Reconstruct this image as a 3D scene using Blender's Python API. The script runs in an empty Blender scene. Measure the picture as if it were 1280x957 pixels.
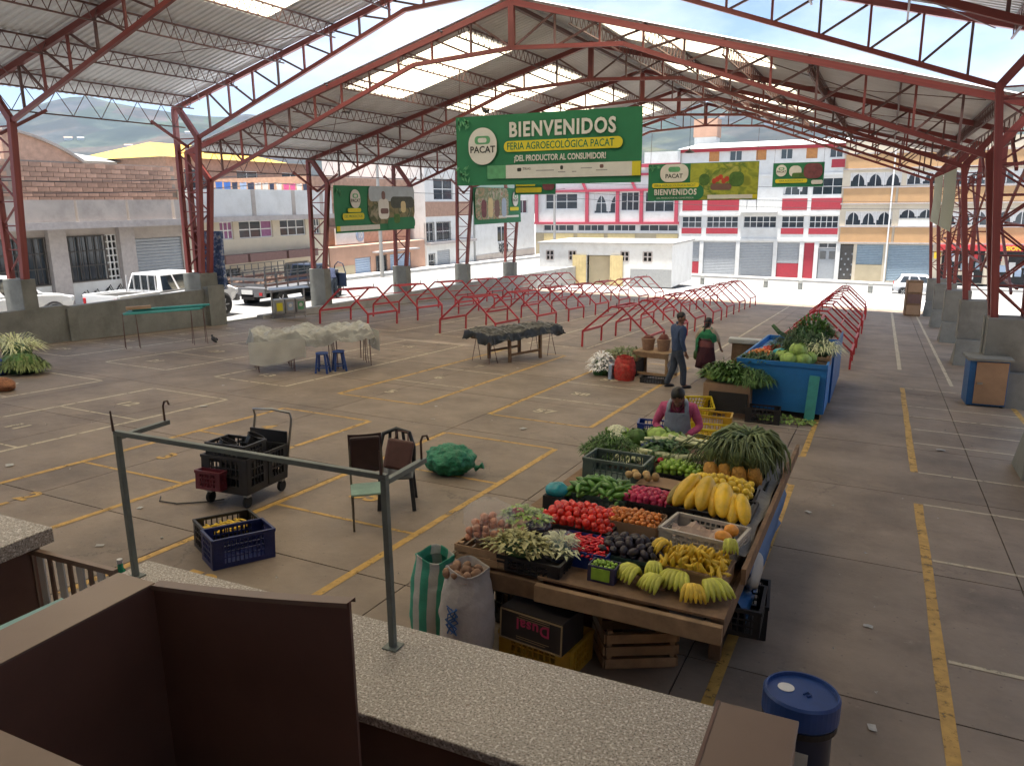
import bpy, bmesh, math, random
from mathutils import Vector, Matrix, Euler
random.seed(7)
SC = bpy.context.scene; COL = SC.collection
V = Vector
# ------------------------------------------------------------------ camera, sky, sun, exposure
H = 3.2; FP = 966.0
PIT, YAW, ROL = math.radians(13.08), math.radians(25.48), math.radians(-0.72)
_f = V((-math.sin(YAW)*math.cos(PIT), math.cos(YAW)*math.cos(PIT), -math.sin(PIT)))
_r = V((math.cos(YAW), math.sin(YAW), 0)); _u = _r.cross(_f)
CR = _r*math.cos(ROL)+_u*math.sin(ROL); CU = _u*math.cos(ROL)-_r*math.sin(ROL); CF = _f; C0 = V((0, 0, H))
cd = bpy.data.cameras.new('camera'); cam = bpy.data.objects.new('camera', cd); COL.objects.link(cam)
cam.matrix_world = Matrix(((CR.x, CU.x, -CF.x, C0.x), (CR.y, CU.y, -CF.y, C0.y), (CR.z, CU.z, -CF.z, C0.z), (0, 0, 0, 1)))
cd.sensor_fit = 'HORIZONTAL'; cd.sensor_width = 36; cd.lens = 36*FP/1280; cd.clip_start = .05; cd.clip_end = 6000
SC.camera = cam
SUN_DIR = V((-.04, -.10, .99)).normalized()
wd = bpy.data.worlds.new('World'); SC.world = wd; wd.use_nodes = True
nt = wd.node_tree; nt.nodes.clear()
out = nt.nodes.new('ShaderNodeOutputWorld'); bg = nt.nodes.new('ShaderNodeBackground'); sky = nt.nodes.new('ShaderNodeTexSky')
sky.sky_type = 'NISHITA'; sky.sun_disc = False; sky.sun_elevation = math.asin(SUN_DIR.z)
sky.sun_rotation = math.atan2(SUN_DIR.x, SUN_DIR.y); sky.altitude = 2500; sky.dust_density = 2.0
tc = nt.nodes.new('ShaderNodeTexCoord'); mp = nt.nodes.new('ShaderNodeMapping'); mp.inputs['Scale'].default_value = (1.0, 1.0, 2.6); mp.inputs['Location'].default_value = (3.1, 1.7, .4)
nz = nt.nodes.new('ShaderNodeTexNoise'); nz.inputs['Scale'].default_value = 2.6; nz.inputs['Detail'].default_value = 7; nz.inputs['Roughness'].default_value = .55
rp = nt.nodes.new('ShaderNodeValToRGB'); rp.color_ramp.elements[0].position = .40; rp.color_ramp.elements[1].position = .60
rp.color_ramp.elements[0].color = (.05, .05, .05, 1); rp.color_ramp.elements[1].color = (.97, .97, .97, 1)
mx = nt.nodes.new('ShaderNodeMix'); mx.data_type = 'RGBA'; mx.inputs[7].default_value = (5.9, 6.5, 7.6, 1)
lk = nt.links.new
lk(tc.outputs['Generated'], mp.inputs['Vector']); lk(mp.outputs[0], nz.inputs['Vector']); lk(nz.outputs['Fac'], rp.inputs[0])
lk(rp.outputs['Color'], mx.inputs[0]); lk(sky.outputs[0], mx.inputs[6]); lk(mx.outputs[2], bg.inputs[0]); lk(bg.outputs[0], out.inputs[0])
bg.inputs[1].default_value = .062
sl = bpy.data.lights.new('sun', 'SUN'); sl.energy = 5.0; sl.angle = math.radians(2.5); sl.color = (1, .95, .88)
so = bpy.data.objects.new('sun', sl); COL.objects.link(so); so.rotation_euler = SUN_DIR.to_track_quat('Z', 'Y').to_euler(); so.location = (0, 0, 60)
SC.view_settings.view_transform = 'Standard'; SC.view_settings.look = 'None'; SC.view_settings.gamma = 1; SC.view_settings.use_curve_mapping = False
SC.view_settings.exposure = 1.7
SC.render.engine = 'CYCLES'
cy = SC.cycles; cy.max_bounces = 8; cy.diffuse_bounces = 5; cy.glossy_bounces = 3; cy.transmission_bounces = 4; cy.transparent_max_bounces = 8
cy.caustics_reflective = False; cy.caustics_refractive = False; cy.use_denoising = True; cy.sample_clamp_indirect = 8
# ------------------------------------------------------------------ place helpers (survey of the hall)
S, SX = -.057, -.019
def fz(x, y): return S*y+SX*x
def ray(px, py): return CR*((px-640)/FP)+CU*((478.5-py)/FP)+CF
def fl(px, py, dz=0):
    d = ray(px, py); t = (dz-H)/(d.z-S*d.y-SX*d.x); return C0+d*t
def aty(px, py, y): d = ray(px, py); return C0+d*(y/d.y)
def atx(px, py, x): d = ray(px, py); return C0+d*(x/d.x)
def zstreet(y): return -.31-.021*y
# ------------------------------------------------------------------ mesh helpers
class MB:
    def __init__(s): s.v = []; s.f = []; s.m = []; s.k = 0
    def add(s, vs, fs, M=None):
        o = len(s.v)
        s.v += [tuple(M @ V(p)) if M else tuple(p) for p in vs]
        for f in fs: s.f.append([i+o for i in f]); s.m.append(s.k)
        return s
    def b(s, x0, x1, y0, y1, z0, z1, M=None):
        return s.add([(x0, y0, z0), (x1, y0, z0), (x1, y1, z0), (x0, y1, z0), (x0, y0, z1), (x1, y0, z1), (x1, y1, z1), (x0, y1, z1)],
                     [(0, 3, 2, 1), (4, 5, 6, 7), (0, 1, 5, 4), (1, 2, 6, 5), (2, 3, 7, 6), (3, 0, 4, 7)], M)
    def c(s, c, d, M=None):
        return s.b(c[0]-d[0]/2, c[0]+d[0]/2, c[1]-d[1]/2, c[1]+d[1]/2, c[2]-d[2]/2, c[2]+d[2]/2, M)
    def bar(s, p, q, w, h=None, M=None):
        B = barmat(p, q, w, h or w); return s.b(-.5, .5, -.5, .5, -.5, .5, (M @ B) if M else B)
    def tube(s, pts, r, n=8, M=None, cap=True):
        pts = [V(p) for p in pts]; N = len(pts); vs = []; fs = []
        rr = r if isinstance(r, (list, tuple)) else [r]*N
        up = None
        for i, p in enumerate(pts):
            d = (pts[min(i+1, N-1)]-pts[max(i-1, 0)]).normalized()
            a = d.orthogonal().normalized() if up is None else (up-d*up.dot(d)).normalized()
            up = a; bb = d.cross(a)
            for k in range(n):
                t = 2*math.pi*k/n; vs.append(p+(a*math.cos(t)+bb*math.sin(t))*rr[i])
        for i in range(N-1):
            for k in range(n):
                k2 = (k+1) % n; fs.append((i*n+k, i*n+k2, (i+1)*n+k2, (i+1)*n+k))
        if cap: fs += [tuple(range(n-1, -1, -1)), tuple((N-1)*n+k for k in range(n))]
        return s.add(vs, fs, M)
    def lathe(s, prof, n=16, M=None, wob=None):
        vs = []; fs = []
        for j, (r, z) in enumerate(prof):
            for k in range(n):
                t = 2*math.pi*k/n; w = wob(t, j) if wob else 1
                vs.append((r*w*math.cos(t), r*w*math.sin(t), z))
        for j in range(len(prof)-1):
            for k in range(n):
                k2 = (k+1) % n; fs.append((j*n+k, j*n+k2, (j+1)*n+k2, (j+1)*n+k))
        fs += [tuple(range(n-1, -1, -1)), tuple((len(prof)-1)*n+k for k in range(n))]
        return s.add(vs, fs, M)
    def ell(s, c, r, n=10, m=7, M=None, jit=0):
        prof = [(max(1e-3, math.sin(math.pi*j/m)), -math.cos(math.pi*j/m)) for j in range(m+1)]
        vs = []; fs = []
        for a, z in prof:
            for k in range(n):
                t = 2*math.pi*k/n; q = 1+(random.random()-.5)*2*jit
                vs.append((c[0]+r[0]*a*math.cos(t)*q, c[1]+r[1]*a*math.sin(t)*q, c[2]+r[2]*z*q))
        for j in range(m):
            for k in range(n):
                k2 = (k+1) % n; fs.append((j*n+k, j*n+k2, (j+1)*n+k2, (j+1)*n+k))
        return s.add(vs, fs, M)
    def poly(s, pts, M=None): return s.add(pts, [tuple(range(len(pts)))], M)
    def prism(s, pts2, a0, a1, axis='y', M=None):
        n = len(pts2)
        mk = {'y': lambda p, a: (p[0], a, p[1]), 'x': lambda p, a: (a, p[0], p[1]), 'z': lambda p, a: (p[0], p[1], a)}[axis]
        vs = [mk(p, a0) for p in pts2]+[mk(p, a1) for p in pts2]
        fs = [tuple(range(n)), tuple(range(2*n-1, n-1, -1))]+[(i, i+n, (i+1) % n+n, (i+1) % n) for i in range(n)]
        return s.add(vs, fs, M)
    def grid(s, nx, ny, fn, M=None):
        vs = [fn(i/nx, j/ny) for j in range(ny+1) for i in range(nx+1)]
        fs = [(j*(nx+1)+i, j*(nx+1)+i+1, (j+1)*(nx+1)+i+1, (j+1)*(nx+1)+i) for j in range(ny) for i in range(nx)]
        return s.add(vs, fs, M)
    def mesh(s, name, mats, smooth=False):
        me = bpy.data.meshes.new(name); me.from_pydata([tuple(p) for p in s.v], [], s.f)
        for m in (mats if isinstance(mats, (list, tuple)) else [mats]): me.materials.append(m)
        if s.k or any(s.m): me.polygons.foreach_set('material_index', s.m)
        if smooth: me.polygons.foreach_set('use_smooth', [True]*len(me.polygons))
        me.update(); return me
    def obj(s, name, mats, parent=None, smooth=False, loc=None, bevel=0, fix=True):
        me = s.mesh(name, mats, smooth)
        if fix:
            bm = bmesh.new(); bm.from_mesh(me); bmesh.ops.recalc_face_normals(bm, faces=bm.faces); bm.to_mesh(me); bm.free()
        o = put(name, me, parent, Matrix.Translation(loc) if loc is not None else None)
        if bevel:
            md = o.modifiers.new('bevel', 'BEVEL'); md.width = bevel; md.segments = 2; md.limit_method = 'ANGLE'
        return o
def barmat(p, q, w, h):
    p = V(p); q = V(q); d = q-p; L = d.length; z = d/L
    ref = V((0, 0, 1)) if abs(z.z) < .95 else V((0, 1, 0))
    x = ref.cross(z).normalized(); y = z.cross(x); c = (p+q)/2
    return Matrix(((x.x*w, y.x*h, z.x*L, c.x), (x.y*w, y.y*h, z.y*L, c.y), (x.z*w, y.z*h, z.z*L, c.z), (0, 0, 0, 1)))
def put(name, me, parent=None, M=None):
    o = bpy.data.objects.new(name, me); COL.objects.link(o)
    if parent: o.parent = parent
    if M is not None: o.matrix_basis = M
    return o
UC = {}
def stick(name, p, q, w, h, mat, parent=None):
    if mat.name not in UC: UC[mat.name] = MB().b(-.5, .5, -.5, .5, -.5, .5).mesh('bar', mat)
    return put(name, UC[mat.name], parent, barmat(p, q, w, h))
def blk(name, x0, x1, y0, y1, z0, z1, mat, parent=None, bevel=0):
    o = MB().b(x0, x1, y0, y1, z0, z1).obj(name, mat, parent, bevel=bevel, fix=False); return o
def tag(o, label, cat, group=None):
    o['label'] = label; o['category'] = cat
    if group: o['group'] = group
    return o
def kind(o, k): o['kind'] = k; return o
def thing(name, label, cat, loc=(0, 0, 0), rz=0, group=None, tilt=False):
    o = bpy.data.objects.new(name, None); COL.objects.link(o); o.empty_display_size = .2
    M = Matrix.Translation(V(loc))
    if tilt: M = M @ TILT
    o.matrix_basis = M @ Matrix.Rotation(rz, 4, 'Z')
    return tag(o, label, cat, group)
def clone(o, M=None, label=None, parent=None):
    c = o.copy(); COL.objects.link(c); c.parent = parent
    if M is not None: c.matrix_basis = M
    if label: c['label'] = label
    for ch in list(o.children): clone(ch, None, None, c)
    return c
def onfloor(x, y, rz=0, dz=0, tilt=True):
    M = Matrix.Translation((x, y, fz(x, y)+dz))
    if tilt: M = M @ TILT
    return M @ Matrix.Rotation(rz, 4, 'Z')
TXT = {}
def text(body, size, mat, parent, M, name='lettering', sx=1, bold=.0, depth=.002, align='CENTER', gap=1.0):
    key = (body, size, bold, align, mat.name, gap)
    if key not in TXT:
        cu = bpy.data.curves.new('t', 'FONT'); cu.body = body; cu.size = size; cu.align_x = align; cu.align_y = 'CENTER'
        cu.offset = bold; cu.space_character = gap; cu.extrude = depth; cu.resolution_u = 3
        o = bpy.data.objects.new('t', cu); COL.objects.link(o)
        me = bpy.data.meshes.new_from_object(o.evaluated_get(bpy.context.evaluated_depsgraph_get()))
        bpy.data.objects.remove(o); me.materials.clear(); me.materials.append(mat); TXT[key] = me
    return put(name, TXT[key], parent, M @ Matrix.Diagonal((sx, 1, 1, 1)))
# ------------------------------------------------------------------ materials
def mat(name, col, rough=.6, metal=0, var=.18, sc=6, bump=0, bsc=30, rnd=0, spec=.5, dirt=0, dcol=(.05, .045, .04), dsc=1.3, trans=0, emit=0, alpha=1, coat=0, world=False):
    m = bpy.data.materials.new(name); m.use_nodes = True; n = m.node_tree.nodes; L = m.node_tree.links.new
    bs = n['Principled BSDF']; bs.inputs['Roughness'].default_value = rough; bs.inputs['Metallic'].default_value = metal
    bs.inputs['Specular IOR Level'].default_value = spec
    if coat: bs.inputs['Coat Weight'].default_value = coat
    tcn = n.new('ShaderNodeTexCoord'); vec = tcn.outputs['Object']
    if world: vec = n.new('ShaderNodeNewGeometry').outputs['Position']
    nn = n.new('ShaderNodeTexNoise'); nn.inputs['Scale'].default_value = sc; nn.inputs['Detail'].default_value = 6; nn.inputs['Roughness'].default_value = .62
    L(vec, nn.inputs['Vector'])
    mr = n.new('ShaderNodeMapRange'); mr.inputs[1].default_value = .3; mr.inputs[2].default_value = .7; mr.inputs[3].default_value = 1-var; mr.inputs[4].default_value = 1+var
    L(nn.outputs['Fac'], mr.inputs[0]); val = mr.outputs[0]
    if rnd:
        oi = n.new('ShaderNodeObjectInfo'); m2 = n.new('ShaderNodeMapRange'); m2.inputs[3].default_value = 1-rnd; m2.inputs[4].default_value = 1+rnd
        L(oi.outputs['Random'], m2.inputs[0]); mm = n.new('ShaderNodeMath'); mm.operation = 'MULTIPLY'; L(val, mm.inputs[0]); L(m2.outputs[0], mm.inputs[1]); val = mm.outputs[0]
    vm = n.new('ShaderNodeVectorMath'); vm.operation = 'SCALE'; vm.inputs[0].default_value = col[:3]; L(val, vm.inputs['Scale'])
    colout = vm.outputs[0]
    if dirt:
        n2 = n.new('ShaderNodeTexNoise'); n2.inputs['Scale'].default_value = dsc; n2.inputs['Detail'].default_value = 8; n2.inputs['Roughness'].default_value = .7
        L(vec, n2.inputs['Vector'])
        r2 = n.new('ShaderNodeMapRange'); r2.inputs[1].default_value = .48; r2.inputs[2].default_value = .72; r2.inputs[4].default_value = dirt; L(n2.outputs['Fac'], r2.inputs[0])
        mi = n.new('ShaderNodeMix'); mi.data_type = 'RGBA'; mi.inputs[7].default_value = (*dcol, 1); L(r2.outputs[0], mi.inputs[0]); L(colout, mi.inputs[6]); colout = mi.outputs[2]
    L(colout, bs.inputs['Base Color'])
    if trans: bs.inputs['Transmission Weight'].default_value = trans
    if alpha < 1: bs.inputs['Alpha'].default_value = alpha
    if bump:
        n3 = n.new('ShaderNodeTexNoise'); n3.inputs['Scale'].default_value = bsc; n3.inputs['Detail'].default_value = 5; L(vec, n3.inputs['Vector'])
        bp = n.new('ShaderNodeBump'); bp.inputs['Strength'].default_value = bump; bp.inputs['Distance'].default_value = .02; L(n3.outputs['Fac'], bp.inputs['Height']); L(bp.outputs[0], bs.inputs['Normal'])
    m['c'] = colout.node.name
    return m
def worn(m, sc=3.5, lo=.42, hi=.55, amount=1.0):
    "holes of wear in a painted sheet: what lies under shows through"
    n = m.node_tree.nodes; L = m.node_tree.links.new; g = n.new('ShaderNodeNewGeometry')
    a = n.new('ShaderNodeTexNoise'); a.inputs['Scale'].default_value = sc; a.inputs['Detail'].default_value = 9; a.inputs['Roughness'].default_value = .75; L(g.outputs['Position'], a.inputs['Vector'])
    r = n.new('ShaderNodeMapRange'); r.inputs[1].default_value = lo; r.inputs[2].default_value = hi; r.inputs[3].default_value = 1-amount; L(a.outputs['Fac'], r.inputs[0])
    L(r.outputs[0], n['Principled BSDF'].inputs['Alpha']); return m
def translucent(m, col, w=.7):
    n = m.node_tree.nodes; L = m.node_tree.links.new; t = n.new('ShaderNodeBsdfTranslucent'); t.inputs[0].default_value = (*col, 1)
    mi = n.new('ShaderNodeMixShader'); mi.inputs[0].default_value = w; o = n['Material Output']
    L(n['Principled BSDF'].outputs[0], mi.inputs[1]); L(t.outputs[0], mi.inputs[2]); L(mi.outputs[0], o.inputs[0]); return m
m_red = mat('red_oxide_steel', (.21, .045, .038), .5, var=.25, sc=3, dirt=.4, dcol=(.10, .04, .035), rnd=.15)
m_rod = mat('dark_rod_steel', (.12, .06, .055), .55, var=.25, sc=4, rnd=.2)
m_sheet = mat('galvanised_roof_sheet', (.70, .73, .77), .55, .0, var=.08, sc=1.5, dirt=.3, dcol=(.5, .5, .5), rnd=.06)
m_sky = translucent(mat('skylight_sheet', (.6, .55, .43), .4, var=.08, sc=1.2, dirt=.35, dcol=(.5, .42, .28), rnd=.05), (.95, .84, .62), .93)
m_conc = mat('grey_painted_concrete', (.21, .213, .195), .85, var=.15, sc=2, bump=.25, bsc=15, dirt=.5, dcol=(.07, .065, .055))
m_concl = mat('light_concrete', (.36, .35, .33), .9, var=.15, sc=1.2, bump=.2, dirt=.4, dcol=(.18, .17, .15))
m_white = mat('white_paint', (.64, .64, .62), .7, var=.07, sc=1, dirt=.45, dcol=(.44, .42, .38))
m_black = mat('black_plastic', (.012, .011, .012), .45, var=.3)
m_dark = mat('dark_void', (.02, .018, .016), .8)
m_glass = mat('window_glass', (.035, .045, .055), .08, var=.3, sc=.6, spec=.8)
m_metal = mat('bare_metal', (.35, .35, .34), .4, .8, var=.2)
# ------------------------------------------------------------------ ground, hall floor, street
def floor_mat():
    m = mat('hall_concrete', (.235, .182, .136), .66, var=.26, sc=1.1, bump=.12, bsc=22, rnd=.07, dirt=.85, dcol=(.118, .087, .064), dsc=.7, world=True)
    n = m.node_tree.nodes; L = m.node_tree.links.new; bs = n['Principled BSDF']; src = bs.inputs['Base Color'].links[0].from_socket
    g = n.new('ShaderNodeNewGeometry'); a = n.new('ShaderNodeTexNoise'); a.inputs['Scale'].default_value = 5.5; a.inputs['Detail'].default_value = 10; a.inputs['Roughness'].default_value = .8
    L(g.outputs['Position'], a.inputs['Vector'])
    r = n.new('ShaderNodeMapRange'); r.inputs[1].default_value = .60; r.inputs[2].default_value = .72; r.inputs[4].default_value = .7; L(a.outputs['Fac'], r.inputs[0])
    mi = n.new('ShaderNodeMix'); mi.data_type = 'RGBA'; mi.inputs[7].default_value = (.36, .31, .25, 1); L(r.outputs[0], mi.inputs[0]); L(src, mi.inputs[6])
    v = n.new('ShaderNodeTexVoronoi'); v.inputs['Scale'].default_value = 9; L(g.outputs['Position'], v.inputs['Vector'])
    r3 = n.new('ShaderNodeMapRange'); r3.inputs[1].default_value = .06; r3.inputs[2].default_value = .11; r3.inputs[3].default_value = .45; r3.inputs[4].default_value = 0; L(v.outputs['Distance'], r3.inputs[0])
    mj = n.new('ShaderNodeMix'); mj.data_type = 'RGBA'; mj.inputs[7].default_value = (.05, .045, .04, 1); L(r3.outputs[0], mj.inputs[0]); L(mi.outputs[2], mj.inputs[6])
    ad = n.new('ShaderNodeVectorMath'); ad.operation = 'MULTIPLY_ADD'; ad.inputs[1].default_value = (.5, .5, .5); L(a.outputs['Color'], ad.inputs[0]); L(g.outputs['Position'], ad.inputs[2])
    vc = n.new('ShaderNodeTexVoronoi'); vc.feature = 'DISTANCE_TO_EDGE'; vc.inputs['Scale'].default_value = .42; L(ad.outputs[0], vc.inputs['Vector'])
    rc = n.new('ShaderNodeMapRange'); rc.inputs[1].default_value = .002; rc.inputs[2].default_value = .006; rc.inputs[3].default_value = .7; rc.inputs[4].default_value = 0; L(vc.outputs['Distance'], rc.inputs[0])
    bn_ = n.new('ShaderNodeTexNoise'); bn_.inputs['Scale'].default_value = .35; L(g.outputs['Position'], bn_.inputs['Vector']); rb = n.new('ShaderNodeMapRange'); rb.inputs[1].default_value = .5; rb.inputs[2].default_value = .6; L(bn_.outputs['Fac'], rb.inputs[0])
    mm_ = n.new('ShaderNodeMath'); mm_.operation = 'MULTIPLY'; L(rc.outputs[0], mm_.inputs[0]); L(rb.outputs[0], mm_.inputs[1])
    mk = n.new('ShaderNodeMix'); mk.data_type = 'RGBA'; mk.inputs[7].default_value = (.06, .045, .035, 1); L(mm_.outputs[0], mk.inputs[0]); L(mj.outputs[2], mk.inputs[6]); L(mk.outputs[2], bs.inputs['Base Color'])
    rr = n.new('ShaderNodeMapRange'); rr.inputs[3].default_value = .42; rr.inputs[4].default_value = .75; L(a.outputs['Fac'], rr.inputs[0]); L(rr.outputs[0], bs.inputs['Roughness'])
    return m
m_floor = floor_mat()
m_ground = mat('street_asphalt', (.25, .245, .235), .9, var=.15, sc=.8, bump=.2, bsc=20, dirt=.45, dcol=(.13, .125, .12), dsc=.25, world=True)
m_plaza = mat('plaza_concrete', (.42, .41, .39), .85, var=.12, sc=.6, dirt=.4, dcol=(.3, .29, .27), dsc=.3, world=True)
m_kerb = mat('kerb_concrete', (.5, .49, .46), .85, var=.12, sc=2)
def G(x, y):
    hall = -3.9-SX*0+SX*max(-60, min(40, x)) if y > 68.4 else S*max(-40, y)+SX*max(-60, min(40, x))
    if x < -20.7: return zstreet(max(-40, min(y, 66))) if y < 66 else zstreet(66)+(hall-zstreet(66))*min(1, (y-66)/6)
    return hall
xs = [-1500, -400, -120, -60, -45, -30.5, -26, -22, -20.75, -20.69, -18, -12, -6, 0, 6, 12, 30, 60, 200, 900]
ys = [-200, -40, -10, 0, 8, 16, 24, 32, 40, 46, 52, 58, 62, 66, 68.4, 68.5, 70, 72, 74, 90, 150, 400, 1200]
mb = MB(); nx, ny = len(xs)-1, len(ys)-1
mb.grid(nx, ny, lambda a, b: (xs[round(a*nx)], ys[round(b*ny)], G(xs[round(a*nx)], ys[round(b*ny)])-.05))
kind(mb.obj('ground', m_ground), 'structure')
FLOOR = kind(MB().grid(1, 1, lambda a, b: (-20.6+a*32, -6+b*50.8, fz(-20.6+a*32, -6+b*50.8)-.025)).obj('market_floor', m_dark), 'structure')
SW, SD = 2.62, 2.74
sm = MB().b(.006, SW-.006, .006, SD-.006, -.02, 0).mesh('slab', m_floor)
_ex = V((1, 0, SX)).normalized(); _n = V((-SX, -S, 1)).normalized(); _ey = _n.cross(_ex)
TILT = Matrix(((_ex.x, _ey.x, _n.x, 0), (_ex.y, _ey.y, _n.y, 0), (_ex.z, _ey.z, _n.z, 0), (0, 0, 0, 1)))
s2 = MB().b(.006, 1.12, .006, SD-.006, -.02, 0).mesh('slab', m_floor)
for i in range(-9, 4):
    for j in range(-2, 16):
        x, y = 1.5+i*SW, 2.76+j*SD
        if y > 44.0 or x > 9: continue
        if i == -9: x = -20.58
        put('slab', s2 if i == -9 else sm, FLOOR, Matrix.Translation((x, y, fz(x, y))) @ TILT)
kind(MB().grid(4, 6, lambda a, b: (-20.6+a*45, 44.2+b*17.4, fz(-20.6+a*45, 44.2+b*17.4)-.012)).obj('plaza', m_plaza), 'structure')
# painted stall lines
m_yel = worn(mat('yellow_floor_paint', (.50, .30, .07), .6, var=.22, sc=9, world=True), 7, .34, .46)
m_pal = worn(mat('pale_floor_paint', (.52, .45, .32), .6, var=.2, sc=9, world=True), 8, .33, .46)
def line(x0, y0, x1, y1, w, m, name='painted_line'):
    d = V((x1-x0, y1-y0, 0)); L = d.length; d /= L; p = V((-d.y, d.x, 0))*w/2; n = max(1, int(L/.7)); mb = MB()
    jr = lambda: random.uniform(-.012, .012)
    pts = []
    for i in range(n+1):
        c = V((x0, y0, 0))+d*(L*i/n)
        for s in (-1, 1):
            q = c+p*s*(1+random.uniform(-.12, .12)); pts.append((q.x, q.y, fz(q.x, q.y)+.004))
    mb.add(pts, [(2*i, 2*i+2, 2*i+3, 2*i+1) for i in range(n)])
    return mb.obj(name, m, FLOOR, fix=False)
def digits(t, x, y, sz=.42, m=m_pal):
    M = Matrix.Translation((x, y, fz(x, y)+.006)) @ TILT
    text(t, sz, m, FLOOR, M, 'painted_number', bold=.012, depth=.0005)
BX = [(-2.85, -.85), (-6.3, -4.33), (-9.72, -7.8), (-13.1, -11.1), (-16.6, -14.6), (-20.0, -18.05)]
BY = [(1.0, 10.62, [2.6, 4.6, 6.6, 8.63]), (12.22, 19.9, [14.16, 16.1, 18.0]), (21.6, 44.0, [23.6, 25.1, 27])]
NUM = 52
for bi, (xa, xb) in enumerate(BX):
    for bj, (ya, yb, dv) in enumerate(BY):
        near = xa > -10 and bj < 2
        m = m_yel if (near and bj == 0) or (bi < 3 and bj == 1) else m_pal
        w = .085 if near else .07
        if bj == 0 and bi > 0: ya = {1: 3.9, 2: 4.2}.get(bi, 5.0)
        for x in (xa, xb):
            if bj == 2 and bi == 0 and x > -1: continue
            line(x, ya, x, yb, w, m)
        for y in ([ya] if bj else [])+[yb]:
            line(xa+w/2, y, xb-w/2, y, w*.75, m if bj < 2 else m_pal)
        if bj < 2:
            for y in dv:
                if y > ya+.5: line(xa+w/2, y, xb-w/2, y, w*.6, m_yel if (bj == 0 and bi < 3) else m_pal)
            for y in [ya]+dv:
                if bi and ya < y+.9 < yb: NUM += 1; digits(str(NUM % 60), (xa+xb)/2-.2, y+.75, .40, m_yel if near and bj == 0 else m_pal)
for (a, b) in ((1.0, 10.62), (12.2, 19.9), (23.0, 44.0)): line(.69, a, .69, b, .10, m_yel if b < 20 else m_pal)
for y in (2.2, 4.3, 6.4, 8.63, 10.62, 12.22, 14.16, 15.3, 16.5, 17.6, 19.9): line(.75, y, 2.7, y, .055, m_pal)
line(1.78, 20.9, 1.78, 44, .08, m_pal); line(2.75, 8, 2.75, 18.6, .1, m_yel)
# kerbs, pavements and the far street
def ext(name, m, prof, y0, y1, n=1, label=None): pass
pv = MB()
for k in range(24):
    y0 = -6+k*3.5; z0, z1 = zstreet(y0), zstreet(y0+3.5)
    pv.add([(-28.6, y0, z0-.1), (-28.6, y0+3.5, z1-.1), (-28.6, y0+3.5, z1+.13), (-28.6, y0, z0+.13), (-30.3, y0+3.5, z1+.13), (-30.3, y0, z0+.13)], [(0, 1, 2, 3), (3, 2, 4, 5)])
kind(pv.obj('pavement', m_kerb), 'structure')
zf = lambda x: -3.9+SX*max(-60, min(40, x))
pv = MB()
for k in range(20):
    x0 = -46+k*5; x1 = x0+5; a, b = zf(x0), zf(x1)
    pv.add([(x0, 72.2, a-.15), (x1, 72.2, b-.15), (x1, 72.2, b+.12), (x0, 72.2, a+.12), (x1, 75, b+.12), (x0, 75, a+.12)], [(0, 1, 2, 3), (3, 2, 4, 5)])
kind(pv.obj('far_pavement', m_concl), 'structure')
kb = MB()
for k in range(12):
    x0 = -20+k*4.2; x1 = x0+4.2; a, b = fz(x0, 61.7), fz(x1, 61.7)
    kb.add([(x0, 61.4, a-.1), (x1, 61.4, b-.1), (x1, 61.4, b+.04), (x0, 61.4, a+.04), (x1, 61.7, b+.04), (x0, 61.7, a+.04), (x1, 61.7, b-.2), (x0, 61.7, a-.2)], [(0, 1, 2, 3), (3, 2, 4, 5), (5, 4, 6, 7)])
kind(kb.obj('plaza_kerb', m_kerb), 'structure')
# left side wall and the retaining wall further down
w1 = thing('side_wall', 'grey painted concrete wall with level top along left edge of the hall', 'wall', (-20.5, 8, 0))
MB().prism([(0, fz(-20.3, 8)-.3), (11.1, fz(-20.3, 19.1)-.3), (11.1, .53), (6.2, .54), (6.0, .60), (0, .64)], -.14, .12, 'x').obj('wall_panel', m_conc, w1)
MB().b(-.2, .2, 6.0, 6.28, fz(-20.3, 14)-.1, .5).obj('pilaster', m_conc, w1)
MB().b(-.55, .3, 10.95, 11.65, fz(-20.3, 19.3)-.1, .62).obj('end_pier', m_conc, w1)
w2 = thing('retaining_wall', 'low grey retaining wall rising between the hall floor and left street', 'wall', (-20.55, 21.6, 0))
for k in range(9):
    y0 = k*3.6; y1 = y0+3.595; Y0, Y1 = 21.6+y0, 21.6+y1
    MB().prism([(y0, fz(-20.5, Y0)-.2), (y1, fz(-20.5, Y1)-.2), (y1, zstreet(Y1)+.06), (y0, zstreet(Y0)+.06)], -.15, .15, 'x').obj('wall_panel', m_concl, w2)
# ------------------------------------------------------------------ hills
def hill_mat():
    m = mat('hillside', (.05, .07, .03), .95, var=.3, sc=.01, world=True); n = m.node_tree.nodes; L = m.node_tree.links.new; bs = n['Principled BSDF']
    g = n.new('ShaderNodeNewGeometry'); a = n.new('ShaderNodeTexVoronoi'); a.inputs['Scale'].default_value = .018; L(g.outputs['Position'], a.inputs['Vector'])
    b = n.new('ShaderNodeTexNoise'); b.inputs['Scale'].default_value = .012; b.inputs['Detail'].default_value = 9; b.inputs['Roughness'].default_value = .7; L(g.outputs['Position'], b.inputs['Vector'])
    r = n.new('ShaderNodeValToRGB'); e = r.color_ramp.elements; e[0].position = .38; e[0].color = (.008, .015, .010, 1); e[1].position = .68; e[1].color = (.10, .095, .06, 1)
    x = r.color_ramp.elements.new(.5); x.color = (.02, .027, .016, 1); L(b.outputs['Fac'], r.inputs[0])
    mi = n.new('ShaderNodeMix'); mi.data_type = 'RGBA'; mi.blend_type = 'MULTIPLY'; mi.inputs[0].default_value = .45; L(r.outputs[0], mi.inputs[6]); L(a.outputs['Color'], mi.inputs[7]); L(mi.outputs[2], bs.inputs['Base Color']); return m
from mathutils import noise
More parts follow.
